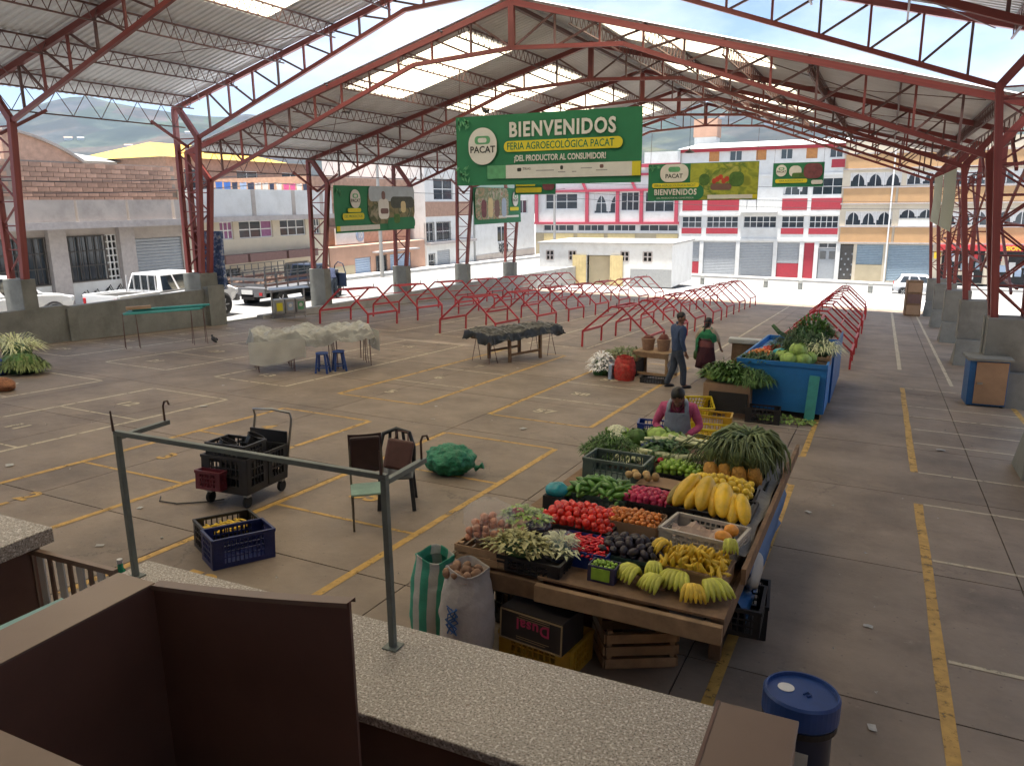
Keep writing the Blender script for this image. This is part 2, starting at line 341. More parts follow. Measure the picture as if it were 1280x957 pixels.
def hz(a, r):
    t = max(0, min(1, (r-330)/750)); t = t*t*(3-2*t)
    top = 132+26*math.sin(a*3.1+1.0)+14*math.sin(a*7.3+.4)-95*max(0, min(1, (a+.15)/.5))
    p = V((math.sin(a)*r, math.cos(a)*r, 0))
    return t*top+t*34*noise.fractal(p*.004, 1, 2.1, 5)+(-12)
NA, NR = 150, 42
A0, A1 = math.radians(-95), math.radians(60)
mb = MB(); mb.grid(NA, NR, lambda u, w: ((lambda a, r: (math.sin(a)*r, math.cos(a)*r, hz(a, r)))(A0+(A1-A0)*u, 300+w*1250)))
kind(mb.obj('hills', hill_mat(), smooth=True), 'structure')
# ------------------------------------------------------------------ the two roofs
XM = -9.15; KS = .275
def topz(d, zr): return zr-KS*abs(d)
BOT = [(10.98, 4.19), (3.0, 1.27), (0, 1.1)]
def botz(d, zr):
    d = abs(d)
    for (a, za), (b, zb) in zip(BOT, BOT[1:]):
        if d >= b: return zr-(zb+(za-zb)*(d-b)/(a-b))
    return zr-1.1
DW = 12.1; PITCH = 6.06
def corr(y0, y1, d0, d1, sgn, m, th=None):
    pr = []; y = y0; P = .202
    while y < y1-.01:
        for o, h in ((0, 0), (.055, 0), (.085, .035), (.145, .035), (.175, 0)):
            pr.append((y+o, h))
        y += P
    pr.append((y1, 0)); mb = MB(); n = len(pr); vs = []
    for d in (d0, d1):
        for (yy, h) in pr: vs.append((sgn*d, yy, -KS*d+.14+h))
    mb.add(vs, [(i, i+1, n+i+1, n+i) for i in range(n-1)])
    return mb.mesh('roof_sheet', m)
W1 = PITCH/6
SH = {}
for s in (-1, 1):
    SH[s] = (corr(0, W1, .06, DW, s, m_sheet), corr(0, W1, .06, 1.87, s, m_sheet), corr(0, W1, 6.03, DW, s, m_sheet), corr(0, W1, 1.80, 6.1, s, m_sky))
cap = MB().add([(-.35, 0, .075), (0, 0, .21), (.35, 0, .075), (-.35, PITCH, .075), (0, PITCH, .21), (.35, PITCH, .075)], [(0, 1, 4, 3), (1, 2, 5, 4)]).mesh('ridge_cap', m_sheet)
def joist(L, dep, n):
    mb = MB(); r = .016
    mb.bar((0, 0, 0), (0, L, 0), .05, .04); mb.bar((0, 0, -dep), (0, L, -dep), .04, .035)
    for i in range(n): mb.bar((0, L*i/n, 0), (0, L*(i+.5)/n, -dep), r); mb.bar((0, L*(i+.5)/n, -dep), (0, L*(i+1)/n, 0), r)
    return mb.mesh('purlin', m_rod)
PUR = joist(PITCH, .34, 17); EAVE = joist(PITCH, .62, 7)
def roof(label, zr, frames, cover, dark=()):
    R = thing('market_roof', label, 'roof', (XM, 0, 0))
    for y in frames:
        for s in (-1, 1):
            t = stick('top_chord', (s*11.95, y, topz(11.95, zr)), (0, y, zr), .12, .145, m_red, R)
            bc = [(10.98, zr-4.19)]+[(d, zr-q) for d, q in BOT[1:]]
            for (a, za), (b, zb) in zip(bc, bc[1:]): stick('bottom_chord', (s*a, y, za), (s*b, y, zb), .10, .105, m_red, R)
            ds = [10.4, 9.5, 8.5, 7.5, 6.5, 5.5, 4.5, 3.5, 2.4, 1.2]
            for i, d in enumerate(ds):
                stick('truss_post', (s*d, y, botz(d, zr)), (s*d, y, topz(d, zr)), .05, .06, m_red if i % 3 else m_rod, R)
                e = ds[i+1] if i+1 < len(ds) else 0
                stick('truss_brace', (s*d, y+.04, topz(d, zr)), (s*e, y+.04, botz(e, zr)), .05, .05, m_rod, R)
            # column: vertical inner leg, leaning outer leg, laced together on a concrete plinth
            xi, xo, xb = s*10.98, s*11.95, s*12.0; xj = s*11.42; zb = fz(XM+s*11.2, y)
            stick('knee_strut', (s*11.7, y, topz(11.7, zr)-.05), (xi, y, zr-4.19), .12, .17, m_red, R)
            pz = zb+1.75
            c = stick('column_leg', (xj, y, pz-.05), (xi, y, zr-4.12), .14, .17, m_red, R)
            stick('column_leg', (xb, y, pz-.05), (s*11.9, y, topz(11.9, zr)), .13, .15, m_red, R); ix = lambda z: xj+(xi-xj)*(z-pz)/(zr-4.12-pz)
            zz = pz+.15; k = 0; top = zr-4.2
            while zz < top-.2:
                z2 = min(zz+.62, top); ox = lambda z: xb+(s*11.9-xb)*(z-pz)/(topz(11.9, zr)-pz)
                za_ = zz if k % 2 else z2; zc_ = z2 if k % 2 else zz; stick('column_lacing', (ix(za_), y, za_), (ox(zc_), y, zc_), .04, .04, m_red, R); stick('column_lacing', (ix(z2), y, z2), (ox(z2), y, z2), .035, .035, m_red, R)
                zz = z2; k += 1
            if s < 0:
                MB().b(-12.08, -11.3, y-.2, y+.2, zb-.4, pz).obj('plinth', m_conc, R, bevel=.015)
            else:
                a = MB(); a.b(11.28, 12.1, y-.26, y+.26, zb+.72, pz+.1); a.obj('plinth', m_conc, R, bevel=.015)
                q = MB(); x0, x1 = 11.22, 12.4; q.add([(x0, y-.6, zb-.1), (x1, y-.6, zb-.1), (x1, y+.5, zb-.1), (x0, y+.5, zb-.1), (x0+.04, y-.36, zb+.74), (x1-.1, y-.36, zb+.74), (x1-.1, y+.36, zb+.74), (x0+.14, y+.36, zb+.74)],
                    [(0, 3, 2, 1), (4, 5, 6, 7), (0, 1, 5, 4), (1, 2, 6, 5), (2, 3, 7, 6), (3, 0, 4, 7)]); q.obj('plinth_base', m_conc, R, bevel=.02)
        stick('king_post', (0, y, zr-1.1), (0, y, zr), .16, .12, m_red, R)
    for y in cover:
        for s in (-1, 1):
            for d in (11.1, 9.2, 7.3, 5.4, 3.5, 1.6): put('purlin', PUR, R, Matrix.Translation((s*d, y, topz(d, zr)+.1)))
            put('eave_truss', EAVE, R, Matrix.Translation((s*11.55, y, topz(11.55, zr)-.05)))
            for (a, b) in ((0, 1), (1, 0)):
                stick('tie_rod', (s*10.8, y+a*PITCH, topz(10.8, zr)-.1), (s*5.4, y+b*PITCH, topz(5.4, zr)-.1), .018, .018, m_rod, R)
                stick('eave_brace', (s*11.5, y+(.0 if a else PITCH), topz(11.5, zr)-1.3), (s*11.5, y+(1.35 if a else PITCH-1.35), topz(11.5, zr)-.6), .06, .08, m_red, R)
            for k in range(6):
                T = Matrix.Translation((0, y+k*W1, zr))
                if k in (1, 2, 3) and y not in dark: put('roof_sheet', SH[s][1], R, T); put('roof_sheet', SH[s][2], R, T); put('skylight', SH[s][3], R, T)
                else: put('roof_sheet', SH[s][0], R, T)
        put('ridge_cap', cap, R, Matrix.Translation((0, y, zr)))
        stick('ridge_beam', (0, y, zr-.06), (0, y+PITCH, zr-.06), .12, .1, m_rod, R)
    return R
Z1, Z2 = 9.55, 8.22
R1 = roof('higher steel market roof overhead, nearest, with red trusses and cream skylights', Z1, (19.1, 13.12, 7.1), (13.1, 7.04, .98, -5.08), (-5.08,))
R2 = roof('long lower gabled market roof on red trusses behind the main green banner', Z2, [19.45+6.05*k for k in range(5)], [19.4+6.06*k for k in range(4)])
# X bracing between the right hand columns
for k in range(4):
    y0, y1 = 19.45+6.05*k, 19.45+6.05*(k+1); x = 11.7
    for (za, zb_) in ((1.2, 3.9), (3.9, 1.2)): stick('side_brace', (x, y0, za), (x, y1, zb_), .05, .07, m_red, R2)
    for z in (1.3, 2.6, 3.95): stick('side_rail', (x+.1, y0, z), (x+.1, y1, z), .05, .05, m_red, R2)
# ------------------------------------------------------------------ buildings
m_frame = mat('white_window_frame', (.7, .7, .69), .5, var=.05)
m_fdark = mat('dark_window_frame', (.06, .055, .05), .5)
m_curt = mat('white_curtain', (.6, .59, .58), .9, var=.1)
m_purp = mat('purple_curtain', (.30, .13, .24), .9, var=.2)
m_rshut = mat('grey_roller_shutter', (.33, .35, .37), .55, .3, var=.08)
m_bshut = mat('blue_grey_shutter', (.22, .29, .35), .55, .2, var=.1)
m_blush = mat('light_blue_shutter', (.30, .38, .50), .5, .1, var=.08)
m_crim = mat('crimson_paint', (.36, .03, .045), .7, var=.1, dirt=.2, dcol=(.25, .05, .06))
m_pink = mat('pink_red_trim', (.42, .055, .085), .7, var=.1)
m_oran = mat('orange_cream_paint', (.50, .30, .145), .8, var=.08, sc=1, dirt=.25, dcol=(.45, .28, .15))
m_orsh = mat('orange_wood_shutter', (.45, .20, .06), .7, var=.15)
m_cream = mat('cream_paint', (.56, .49, .38), .8, var=.07, sc=1, dirt=.25, dcol=(.42, .37, .3))
m_brick = mat('raw_brick', (.40, .25, .18), .9, var=.2, sc=4, rnd=.22, bump=.2)
m_mort = mat('mortar', (.30, .25, .21), .95, var=.15)
m_salm = mat('salmon_plaster', (.45, .27, .19), .85, var=.12, sc=.8, dirt=.35, dcol=(.3, .18, .13))
m_tan = mat('tan_plaster', (.40, .34, .23), .85, var=.12, sc=1)
m_brown = mat('brown_awning', (.16, .09, .08), .7, var=.15)
m_gconc = mat('weathered_render', (.42, .37, .33), .9, var=.14, sc=.7, bump=.15, dirt=.55, dcol=(.17, .15, .135), dsc=.6)
m_yroof = mat('yellow_tile_roof', (.60, .38, .05), .6, var=.12, sc=2)
m_stone = mat('rubble_stone', (.36, .24, .18), .9, var=.2, rnd=.3, bump=.3)
m_rsign = mat('red_shop_front', (.50, .03, .035), .5, var=.08)
m_door = mat('cream_metal_door', (.58, .47, .24), .55, var=.1, sc=3, dirt=.3, dcol=(.4, .3, .15))
m_dgrey = mat('grey_wall_base', (.30, .31, .31), .85, var=.1)
m_slab = mat('slab_edge', (.42, .38, .36), .85, var=.12, dirt=.4, dcol=(.25, .22, .2))
def wall(root, W, Hh, D, holes, m, name='wall', x0=0, z0=0, y0=0, rev=.18):
    xs = sorted({x0, x0+W, *[h[0] for h in holes], *[h[1] for h in holes]}); zs = sorted({z0, z0+Hh, *[h[2] for h in holes], *[h[3] for h in holes]})
    xs = [x for x in xs if x0 <= x <= x0+W]; zs = [z for z in zs if z0 <= z <= z0+Hh]
    mb = MB(); inh = lambda x, z: any(h[0] < x < h[1] and h[2] < z < h[3] for h in holes)
    for a, b in zip(xs, xs[1:]):
        for c, d in zip(zs, zs[1:]):
            if not inh((a+b)/2, (c+d)/2): mb.poly([(a, y0, c), (b, y0, c), (b, y0, d), (a, y0, d)])
    for (a, b, c, d) in holes:
        y = y0; e = y0+rev
        mb.poly([(a, y, c), (a, y, d), (a, e, d), (a, e, c)]); mb.poly([(b, y, c), (b, e, c), (b, e, d), (b, y, d)])
        mb.poly([(a, y, d), (b, y, d), (b, e, d), (a, e, d)]); mb.poly([(a, y, c), (a, e, c), (b, e, c), (b, y, c)])
        mb.poly([(a, e+.35, c), (b, e+.35, c), (b, e+.35, d), (a, e+.35, d)])
    X, Z, Y = x0+W, z0+Hh, y0+D
    mb.poly([(x0, y0, z0), (x0, y0, Z), (x0, Y, Z), (x0, Y, z0)]); mb.poly([(X, y0, z0), (X, Y, z0), (X, Y, Z), (X, y0, Z)])
    mb.poly([(x0, y0, Z), (X, y0, Z), (X, Y, Z), (x0, Y, Z)]); mb.poly([(x0, Y, z0), (x0, Y, Z), (X, Y, Z), (X, Y, z0)])
    return mb.obj(name, m, root, fix=False)
def window(root, a, b, c, d, nx=3, nz=1, fm=None, y0=0, curtain=None, bars=False):
    fm = fm or m_frame; y = y0+.10; t = .055; mb = MB()
    for x in [a+t/2+(b-a-t)*i/nx for i in range(nx+1)]: mb.b(x-t/2, x+t/2, y-.02, y+.03, c, d)
    for z in [c+t/2+(d-c-t)*i/nz for i in range(nz+1)]: mb.b(a, b, y-.017, y+.027, z-t/2, z+t/2)
    w = mb.obj('window', fm, root, fix=False)
    n = max(1, nx)
    for i in range(n):
        p0, p1 = a+(b-a)*i/n, a+(b-a)*(i+1)/n
        MB().poly([(p0+.01, y+.012, c), (p1-.01, y+.012, c), (p1-.01, y+.012, d), (p0+.01, y+.012, d)]).obj('pane', m_glass, w, fix=False)
    if curtain:
        cb = MB(); k = max(4, int((b-a)/.18))
        for i in range(n):
            p0, p1 = a+(b-a)*i/n+.03, a+(b-a)*(i+1)/n-.03
            if curtain == m_curt:
                q = random.uniform(.55, .95); w_ = p1-p0; h_ = d-c; sw = [(0, 0), (1, 0), (1, .16*q), (.72, .26*q), (.46, .45*q), (.3, .68*q), (.24, q), (0, q)]
                pts = [((p1-w_*x_) if i % 2 else (p0+w_*x_), d-h_*z_) for x_, z_ in sw]
                cb.add([(x_, y+.004, z_) for x_, z_ in pts], [(0, 1, 2, 3), (0, 3, 4, 7), (4, 5, 6, 7)])
            elif random.random() < .75: cb.add([(p0, y+.004, c), (p1, y+.004, c), (p1, y+.004, d), (p0, y+.004, d)], [(0, 1, 2, 3)])
        if cb.f: cb.obj('curtain', curtain, w, fix=False)
    if bars:
        gb = MB(); yy = y0-.03
        for i in range(int((b-a)/.28)+1): gb.b(a+i*.28-.012, a+i*.28+.012, yy-.012, yy+.012, c, d)
        for i in range(4): z = c+(d-c)*i/3; gb.b(a, b, yy-.015, yy+.009, z-.012, z+.012)
        gb.obj('window_grille', m_fdark, w, fix=False)
    return w
def shutter(root, a, b, c, d, m, y0=0, n=None, name='roller_shutter'):
    n = n or max(6, int((d-c)/.14)); mb = MB(); pr = []
    for i in range(n): z = c+(d-c)*i/n; h = (d-c)/n; pr += [(z, 0), (z+h*.35, -.03), (z+h*.75, -.03)]
    pr.append((d, 0)); y = y0+.09; k = len(pr)
    mb.add([(a, y+o, z) for z, o in pr]+[(b, y+o, z) for z, o in pr], [(i, k+i, k+i+1, i+1) for i in range(k-1)])
    return mb.obj(name, m, root, fix=False)
def part(root, name, m, *bx): return MB().b(*bx).obj(name, m, root, fix=False)
YF = 74.0
def FX(px, py=300): return aty(px, py, YF).x
def FZ(py, px=950): return aty(px, py, YF).z
def far(name, label, px0, px1, zb, cat='building', y=YF):
    x0 = FX(px0); r = thing(name, label, cat, (x0, y, zb)); r['w'] = FX(px1)-x0; return r
# --- white and crimson four storey block
zb = -3.75
B = far('apartment_block', 'white four storey block with crimson panels and grey roller shutters', 848, 1047, zb); W = B['w']
u = lambda zx: FX(640+zx/3.048)-B.location.x
z = lambda zy: FZ(170+zy/3.048)-zb
g0, g1 = .05, z(405)
gr = [(640, 715, 'h'), (730, 855, 'g'), (870, 1000, 'g'), (1010, 1100, 'h'), (1115, 1155, 'r'), (1170, 1240, 'd')]
r2 = [(645, 720), (738, 858), (878, 1003), (1022, 1108), (1127, 1238)]
r3 = [(645, 720, 0), (738, 858, 0), (885, 925, 2), (1020, 1115, 1), (1130, 1245, 1)]
r4 = [(737, 775, 1), (813, 860, 0), (912, 950, 1), (1003, 1048, 0), (1098, 1140, 1), (1185, 1235, 0)]
ht = z(38)
holes = [(u(a), u(b), g0, g1) for a, b, _ in gr]+[(u(a), u(b), z(350), z(305)) for a, b in r2]+[(u(a), u(b), z(228), z(165)) for a, b, k in r3 if k != 2]+[(u(885), u(925), z(285), z(180))]+[(u(a), u(b), z(92), z(52)) for a, b, k in r4]
wall(B, W, ht, 9, holes, m_white)
for a, b, k in gr:
    a, b = u(a), u(b); mid = g0+(g1-g0)*.42
    if k == 'g': shutter(B, a, b, g0, g1, m_rshut)
    if k == 'h': shutter(B, a, b, mid, g1, m_rshut); part(B, 'lower_panel', m_crim, a, b, .06, .12, g0, mid-.01)
    if k == 'r': part(B, 'red_door', m_crim, a, b, .06, .12, g0, g1)
    if k == 'd':
        dd = part(B, 'door', m_rshut, a+.05, b-.05, .07, .12, g0, g1-.5)
        for i in range(2): MB().b(a+.15+i*(b-a)/2, a+(b-a)/2-.1+i*(b-a)/2, .05, .066, g1-1.4, g1-.7).obj('door_pane', m_glass, dd, fix=False)
        window(B, a, b, g1-.45, g1, 2)
for a, b in r2:
    window(B, u(a), u(b), z(350), z(305), max(3, int((b-a)/22)), 2); 
    if a != 878: part(B, 'red_panel', m_crim, u(a), u(b), -.03, .05, z(373), z(351))
for a, b, k in r3:
    if k < 2: window(B, u(a), u(b), z(228), z(165), 3, 2, curtain=m_curt if a == 1020 else None)
    if k != 2: part(B, 'red_panel', m_crim, u(a), u(b), -.03, .05, z(283), z(240))
dr = part(B, 'balcony_door', m_frame, u(888), u(922), .1, .16, z(285), z(182))
rl = MB()
for i in range(14): x = u(870)+(u(1003)-u(870))*i/13; rl.b(x-.015, x+.015, -.55, -.52, z(288), z(240))
rl.b(u(870), u(1003), -.56, -.51, z(241), z(236)); rl.obj('balcony_railing', m_frame, B, fix=False)
part(B, 'balcony_slab', m_white, u(866), u(1006), -.6, -.01, z(292), z(287))
for a, b, k in r4:
    if k: part(B, 'orange_shutter', m_orsh, u(a), u(b), .05, .1, z(92), z(52))
    else: window(B, u(a), u(b), z(92), z(52), 2)
part(B, 'red_panel', m_crim, u(1195), u(1245), -.03, .02, z(128), z(98))
for zz in (298, 395, 150): part(B, 'string_course', m_white, -.02, W+.02, -.12, -.004, z(zz)-.12, z(zz)+.1)
for a in (635, 722, 860, 1003, 1104, 1160, 1243): part(B, 'pier', m_white, u(a)-.13, u(a)+.22, -.09, -.006, .03, g1+.1)
part(B, 'parapet_band', m_crim, -.05, W+.05, -.16, -.005, ht-.35, ht-.08)
rf = MB(); rf.add([(-.3, -.4, ht-.05), (W+.3, -.4, ht-.05), (W+.3, 9, ht+1.0), (-.3, 9, ht+1.0)], [(0, 1, 2, 3)]); rf.obj('roof', m_white, B, fix=False)
# --- orange block at right
B = far('apartment_block', 'orange and cream three storey block with white window bands at far right', 1047, 1330, zb); W = B['w']
u = lambda zx: FX(1040+zx/4.783, 260)-B.location.x
z = lambda zy: FZ(170+zy/4.783, 1130)-zb
ht = z(20)
wins = [(85, 365, 535, 447), (405, 625, 495, 435), (660, 940, 535, 447), (985, 1200, 535, 447), (95, 400, 300, 212), (430, 620, 293, 212), (660, 900, 298, 212), (960, 1200, 298, 212)]
gh = [(45, 150, 1), (170, 330, 2), (360, 630, 3), (690, 950, 4), (1000, 1300, 4)]
g1 = z(650)
holes = [(u(a), u(b), z(c), z(d)) for a, b, c, d in wins]+[(u(a), u(b), .05, g1) for a, b, k in gh]
wall(B, W, ht, 9, holes, m_cream)
for i, (a, b, c, d) in enumerate(wins): window(B, u(a), u(b), z(c), z(d), 6 if b-a > 250 else 4, 1, curtain=m_curt)
for c, d in ((637, 541), (400, 304), (188, 97)):
    for a, b in ((62, 372), (388, 655), (668, 960), (975, 1300)): part(B, 'orange_panel', m_oran, u(a), min(W, u(b)), -.10, -.005, z(c), z(d))
for c in (640, 541, 402, 303, 190, 96): part(B, 'ledge', m_slab, 0, W, -.16, -.004, z(c)-.07, z(c)+.05)
part(B, 'white_spandrel', m_white, u(405), u(625), -.06, -.004, z(565), z(500))
dd = part(B, 'metal_door', m_fdark, u(48), u(148), .08, .14, .05, g1-.1)
for i in range(3):
    for j in range(5): x = u(48)+.2+i*.55; MB().c((x+(.25 if j % 2 else 0), .07, .5+j*.45), (.12, .02, .16)).obj('door_stud', m_rshut, dd, fix=False)
shutter(B, u(170), u(330), g1*.45, g1, m_bshut); part(B, 'tan_panel', m_tan, u(170), u(330), -.02, .06, .05, g1*.45-.02)
shutter(B, u(360), u(630), .05, g1, m_bshut)
part(B, 'downpipe', m_frame, u(345), u(345)+.12, -.25, -.12, 0, ht)
for a, b in ((690, 950), (1000, 1300)):
    sg = part(B, 'shop_sign', m_rsign, u(a)-.3, min(W, u(b)), -.7, -.2, g1-.4, g1+.05)
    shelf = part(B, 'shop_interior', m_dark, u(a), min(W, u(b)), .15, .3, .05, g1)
    for i in range(16):
        x = u(a)+.2+random.random()*(min(W, u(b))-u(a)-.7); zz = .25+random.random()*1.9
        part(B, 'poster', random.choice([m_white, m_blush, m_rsign, m_cream, m_bshut]), x, x+.45, .02+i*.003, .04+i*.003, zz, zz+.55)
text('SION', .45, mat('yellow_sign_letter', (.7, .5, .03), .5), B, Matrix.Translation((u(1110), -.72, g1-.19)) @ Matrix.Rotation(math.pi/2, 4, 'X'), bold=.02)
part(B, 'parking_sign', mat('yellow_sign', (.75, .5, .02), .5), u(640), u(640)+.5, -.2, -.17, g1-1.1, g1-.5)
# --- pink trimmed house left of it
B = far('townhouse', 'white house with pink red trim and rounded windows behind utility block', 670, 848, -3.6); W = B['w']; zb = -3.6
u = lambda zx: FX(640+zx/3.048)-B.location.x
z = lambda zy: FZ(170+zy/3.048, 760)-zb
ht = z(110)
wn = [(128, 248, 277, 217), (310, 392, 295, 215), (412, 480, 285, 215), (503, 612, 290, 215)]; lw = [(120, 235), (250, 350), (362, 470), (485, 630)]
wall(B, W, ht, 9, [(u(a), u(b), z(c), z(d)) for a, b, c, d in wn]+[(u(a), u(b), z(362), z(338)) for a, b in lw], m_white)
for a, b, c, d in wn: window(B, u(a), u(b), z(c), z(d), 3, 2, curtain=m_curt if a == 310 else None)
for a, b in lw: window(B, u(a), u(b), z(362), z(338), 4, 1)
part(B, 'tan_storey', m_tan, -.02, W, -.04, -.002, 0, z(370)); 
for a, b in ((123, 235), (250, 350), (365, 468), (550, 630)): part(B, 'tan_panel', m_door, u(a), u(b), -.09, -.045, z(400), z(372))
for zz in (332, 208, 150): part(B, 'pink_ledge', m_pink, -.1, W, -.22, -.004, z(zz)-.1, z(zz)+.12)
for xx in (95, 285, 400, 490, 622): part(B, 'pink_pier', m_pink, u(xx)-.14, u(xx)+.18, -.2, -.006, z(330), z(212))
for xx in (280, 465): MB().bar((u(xx)-.6, -.1, z(150)), (u(xx)+.1, -.1, z(210)), .2, .22).obj('pink_brace', m_pink, B)
part(B, 'roof_sign', m_white, u(500), u(632), -.3, 1, ht-.02, ht+1.0); part(B, 'roof_band', m_pink, u(470), u(634), -.35, -.05, ht-.35, ht-.05)
# --- low utility block in the plaza
B = thing('utility_building', 'low white and grey block with open cream double doors beyond red frames', 'building', (-23.4, 54.2, -2.75)); W = 10.1
zz = lambda py: aty(750, py, 54.2).z+2.75
dx0, dx1 = aty(733, 335, 54.2).x+23.4, aty(763, 335, 54.2).x+23.4
bw = [(683, 692), (711, 720), (776, 786), (804, 815)]; cu = lambda px: aty(px, 320, 54.2).x+23.4
ht = zz(305)
wall(B, W, ht, 6.5, [(cu(a), cu(b), zz(326), zz(314)) for a, b in bw]+[(dx0, dx1, 0, zz(319))], m_white)
for a, b in bw:
    a, b, c, d = cu(a), cu(b), zz(326), zz(314); w = MB()
    for i in range(3): w.b(a+(b-a)*i/2-.04, a+(b-a)*i/2+.04, -.02, .12, c, d)
    for i in range(3): w.b(a, b, -.016, .116, c+(d-c)*i/2-.04, c+(d-c)*i/2+.04)
    o = w.obj('vent_block', m_slab, B, fix=False); MB().poly([(a, .14, c), (b, .14, c), (b, .14, d), (a, .14, d)]).obj('vent_dark', m_dark, o, fix=False)
part(B, 'grey_dado', m_dgrey, 0, dx0-1.7, -.012, -.002, 0, zz(335)); part(B, 'grey_dado', m_dgrey, dx1+1.5, W, -.012, -.002, 0, zz(335))
part(B, 'interior', m_tan, dx0+.1, dx1-.1, .3, .4, 0, zz(320))
for a, b in ((dx0-1.05, dx0), (dx1, dx1+.95)):
    d = part(B, 'door_leaf', m_door, a, b, -.12, -.05, .02, zz(319))
    for i in range(5): x = a+.08+(b-a-.16)*i/4; MB().b(x-.02, x+.02, -.14, -.121, .05, zz(319)-.05).obj('door_rib', m_door, d, fix=False)
part(B, 'roof_slab', m_concl, -.12, W+.12, -.12, 6.6, ht+.003, ht+.12)
# --- houses along the left street
XL = -30.0
def left(name, label, y0, y1, cat='building', zb=None, x=XL):
    zb = zstreet((y0+y1)/2)+.0 if zb is None else zb
    r = thing(name, label, cat, (x, y0, zb), math.pi/2); r['w'] = y1-y0; return r
def LY(px, py=310): return atx(px, py, XL).y
def LZ(px, py): return atx(px, py, XL).z
# warehouse
y0, y1 = 6.0, LY(230); zb = -1.1
B = left('warehouse', 'grey rendered warehouse with raw brick upper wall and grille windows', y0, y1, zb=zb); W = B['w']
u = lambda px: LY(px)-y0
hs = 2.42-zb
win = [(-7, 57), (76, 132)]; sh = (161, 228)
zw0, zw1 = LZ(100, 352)-zb, LZ(100, 295)-zb
hl = [(u(a), u(b), zw0, zw1) for a, b in win]+[(1.5, 5.0, zw0, zw1), (6.0, 10.0, zw0, zw1), (u(sh[0]), u(sh[1]), .15, LZ(195, 297)-zb), (u(131), u(147), zw0-.5, zw1)]
wall(B, W, hs, 10, hl, m_gconc)
for h in hl[:4]: window(B, *h, 5, 3, m_fdark, bars=True)
shutter(B, *hl[4], m_rshut); h = hl[5]
gb = MB()
for i in range(4): x = h[0]+(h[1]-h[0])*i/3; gb.b(x-.03, x+.03, .05, .1, h[2], h[3])
for i in range(9): q = h[2]+(h[3]-h[2])*i/8; gb.b(h[0], h[1], .056, .094, q-.03, q+.03)
gb.obj('white_grille', m_white, B, fix=False)
part(B, 'white_dado', m_white, u(79), u(147), -.03, -.003, .12, zw0-.05); part(B, 'white_dado', m_white, u(-7), u(57), -.03, -.003, .12, zw0-.05)
for px in (58, 147): part(B, 'pillar', m_slab, u(px), u(px)+.75, -.22, -.004, 0, hs-.02)
part(B, 'slab', m_slab, -.2, W, -1.1, .0, hs+.003, hs+.28)
for i in range(7): part(B, 'parapet_panel', m_gconc, W-1.2-(i+1)*2.35, W-1.2-i*2.35-.12, -.96, -.7, hs+.282, hs+1.12)
part(B, 'parapet_panel', m_gconc, W-1.15, W-.02, -.96, -.7, hs+.282, hs+1.12)
m_scr = mat('black_spray_paint', (.03, .03, .03), .8)
for k, px in enumerate((93, 101, 121, 127)): MB().tube([(u(px)+.16*i, -.045, .75+.2*math.sin(i*2.1+k*2)+.05*k) for i in range(7)], .018, 4).obj('graffiti', m_scr, B)
# upper brick wall, single bricks in courses
bw = LY(232)-y0; by0 = hs+1.13; bh = LZ(200, 207)-zb-by0
part(B, 'brick_core', m_mort, 0, bw, .25, .5, hs+.29, by0+bh)
bmesh_ = MB().b(0, .46, 0, .06, 0, .17).mesh('brick', m_brick)
rows = int(bh/.19)+1; n = 0
start = u(33)
for r in range(rows):
    x = start+(r % 2)*.24
    while x < bw-.46 and n < 300:
        put('brick', bmesh_, B, Matrix.Translation((x, .2+random.uniform(-.012, .008), by0-.05+r*.19))); n += 1; x += .48
rest = MB()
for r in range(rows):
    x = (r % 2)*.24
    while x < start-.5: rest.b(x, x+.46, .2, .26, by0-.05+r*.19, by0+.12+r*.19); x += .48
kind(rest.obj('brick_field', m_brick, B, fix=False), 'stuff')
ar = MB(); xa, xb = u(28), u(122); pts = []
for i in range(11): t = i/10; pts.append((xa+(xb-xa)*t, by0+bh+1.05*(1-t**1.8)))
poly = pts+[(xb, by0+bh-.1), (xa, by0+bh-.1)]
ar.prism([(p[0], p[1]) for p in poly], .26, .5, 'y'); ar.obj('brick_gable', m_brick, B)
for a, b in zip(pts, pts[1:]): MB().bar((a[0], .38, a[1]+.05), (b[0], .38, b[1]+.05), .5, .1).obj('gable_coping', m_gconc, B)
# cream house with purple curtains
y0, y1 = LY(232)+.05, LY(410); zb = -1.2
B = left('house', 'cream two storey house with purple curtains and brown canopies', y0, y1, zb=zb); W = B['w']; u = lambda px: LY(px)-y0; zz = lambda py, px=340: LZ(px, py)-zb
ht = zz(238); up = [(277, 294), (301, 343), (352, 384), (392, 402)]; lo = [(272, 298), (355, 384)]
hl = [(u(a), u(b), zz(296), zz(275)) for a, b in up]+[(u(a), u(b), zz(354), zz(331)) for a, b in lo]
wall(B, W, ht, 9, hl, m_cream)
for i, h in enumerate(hl): window(B, *h, 3, 2, m_fdark if i > 3 else m_frame, curtain=m_purp if i < 2 else None, bars=i > 3)
part(B, 'white_parapet', m_white, -.05, W, -.5, -.003, zz(270), ht+.02)
for px in (310, 360, 395): part(B, 'parapet_stripe', m_gconc, u(px), u(px)+.28, -.52, -.501, zz(269), ht+.01)
part(B, 'slab_lip', m_slab, -.05, W, -.62, -.505, zz(275), zz(269))
for a, b in ((272, 300), (303, 349), (352, 389)): part(B, 'brown_canopy', m_brown, u(a), u(b), -.5, -.005, zz(324), zz(314))
stn = [MB().ell((0, 0, 0), (.16, .1, .09), 7, 4, jit=.12).mesh('stone', m_stone) for _ in range(3)]
part(B, 'stone_wall_core', m_mort, u(270), u(322), -.6, -.35, 0, zz(356, 300))
for r in range(5):
    for i in range(12): put('stone', random.choice(stn), B, Matrix.Translation((u(271)+i*.33+(r % 2)*.15, -.6, .12+r*.2)))
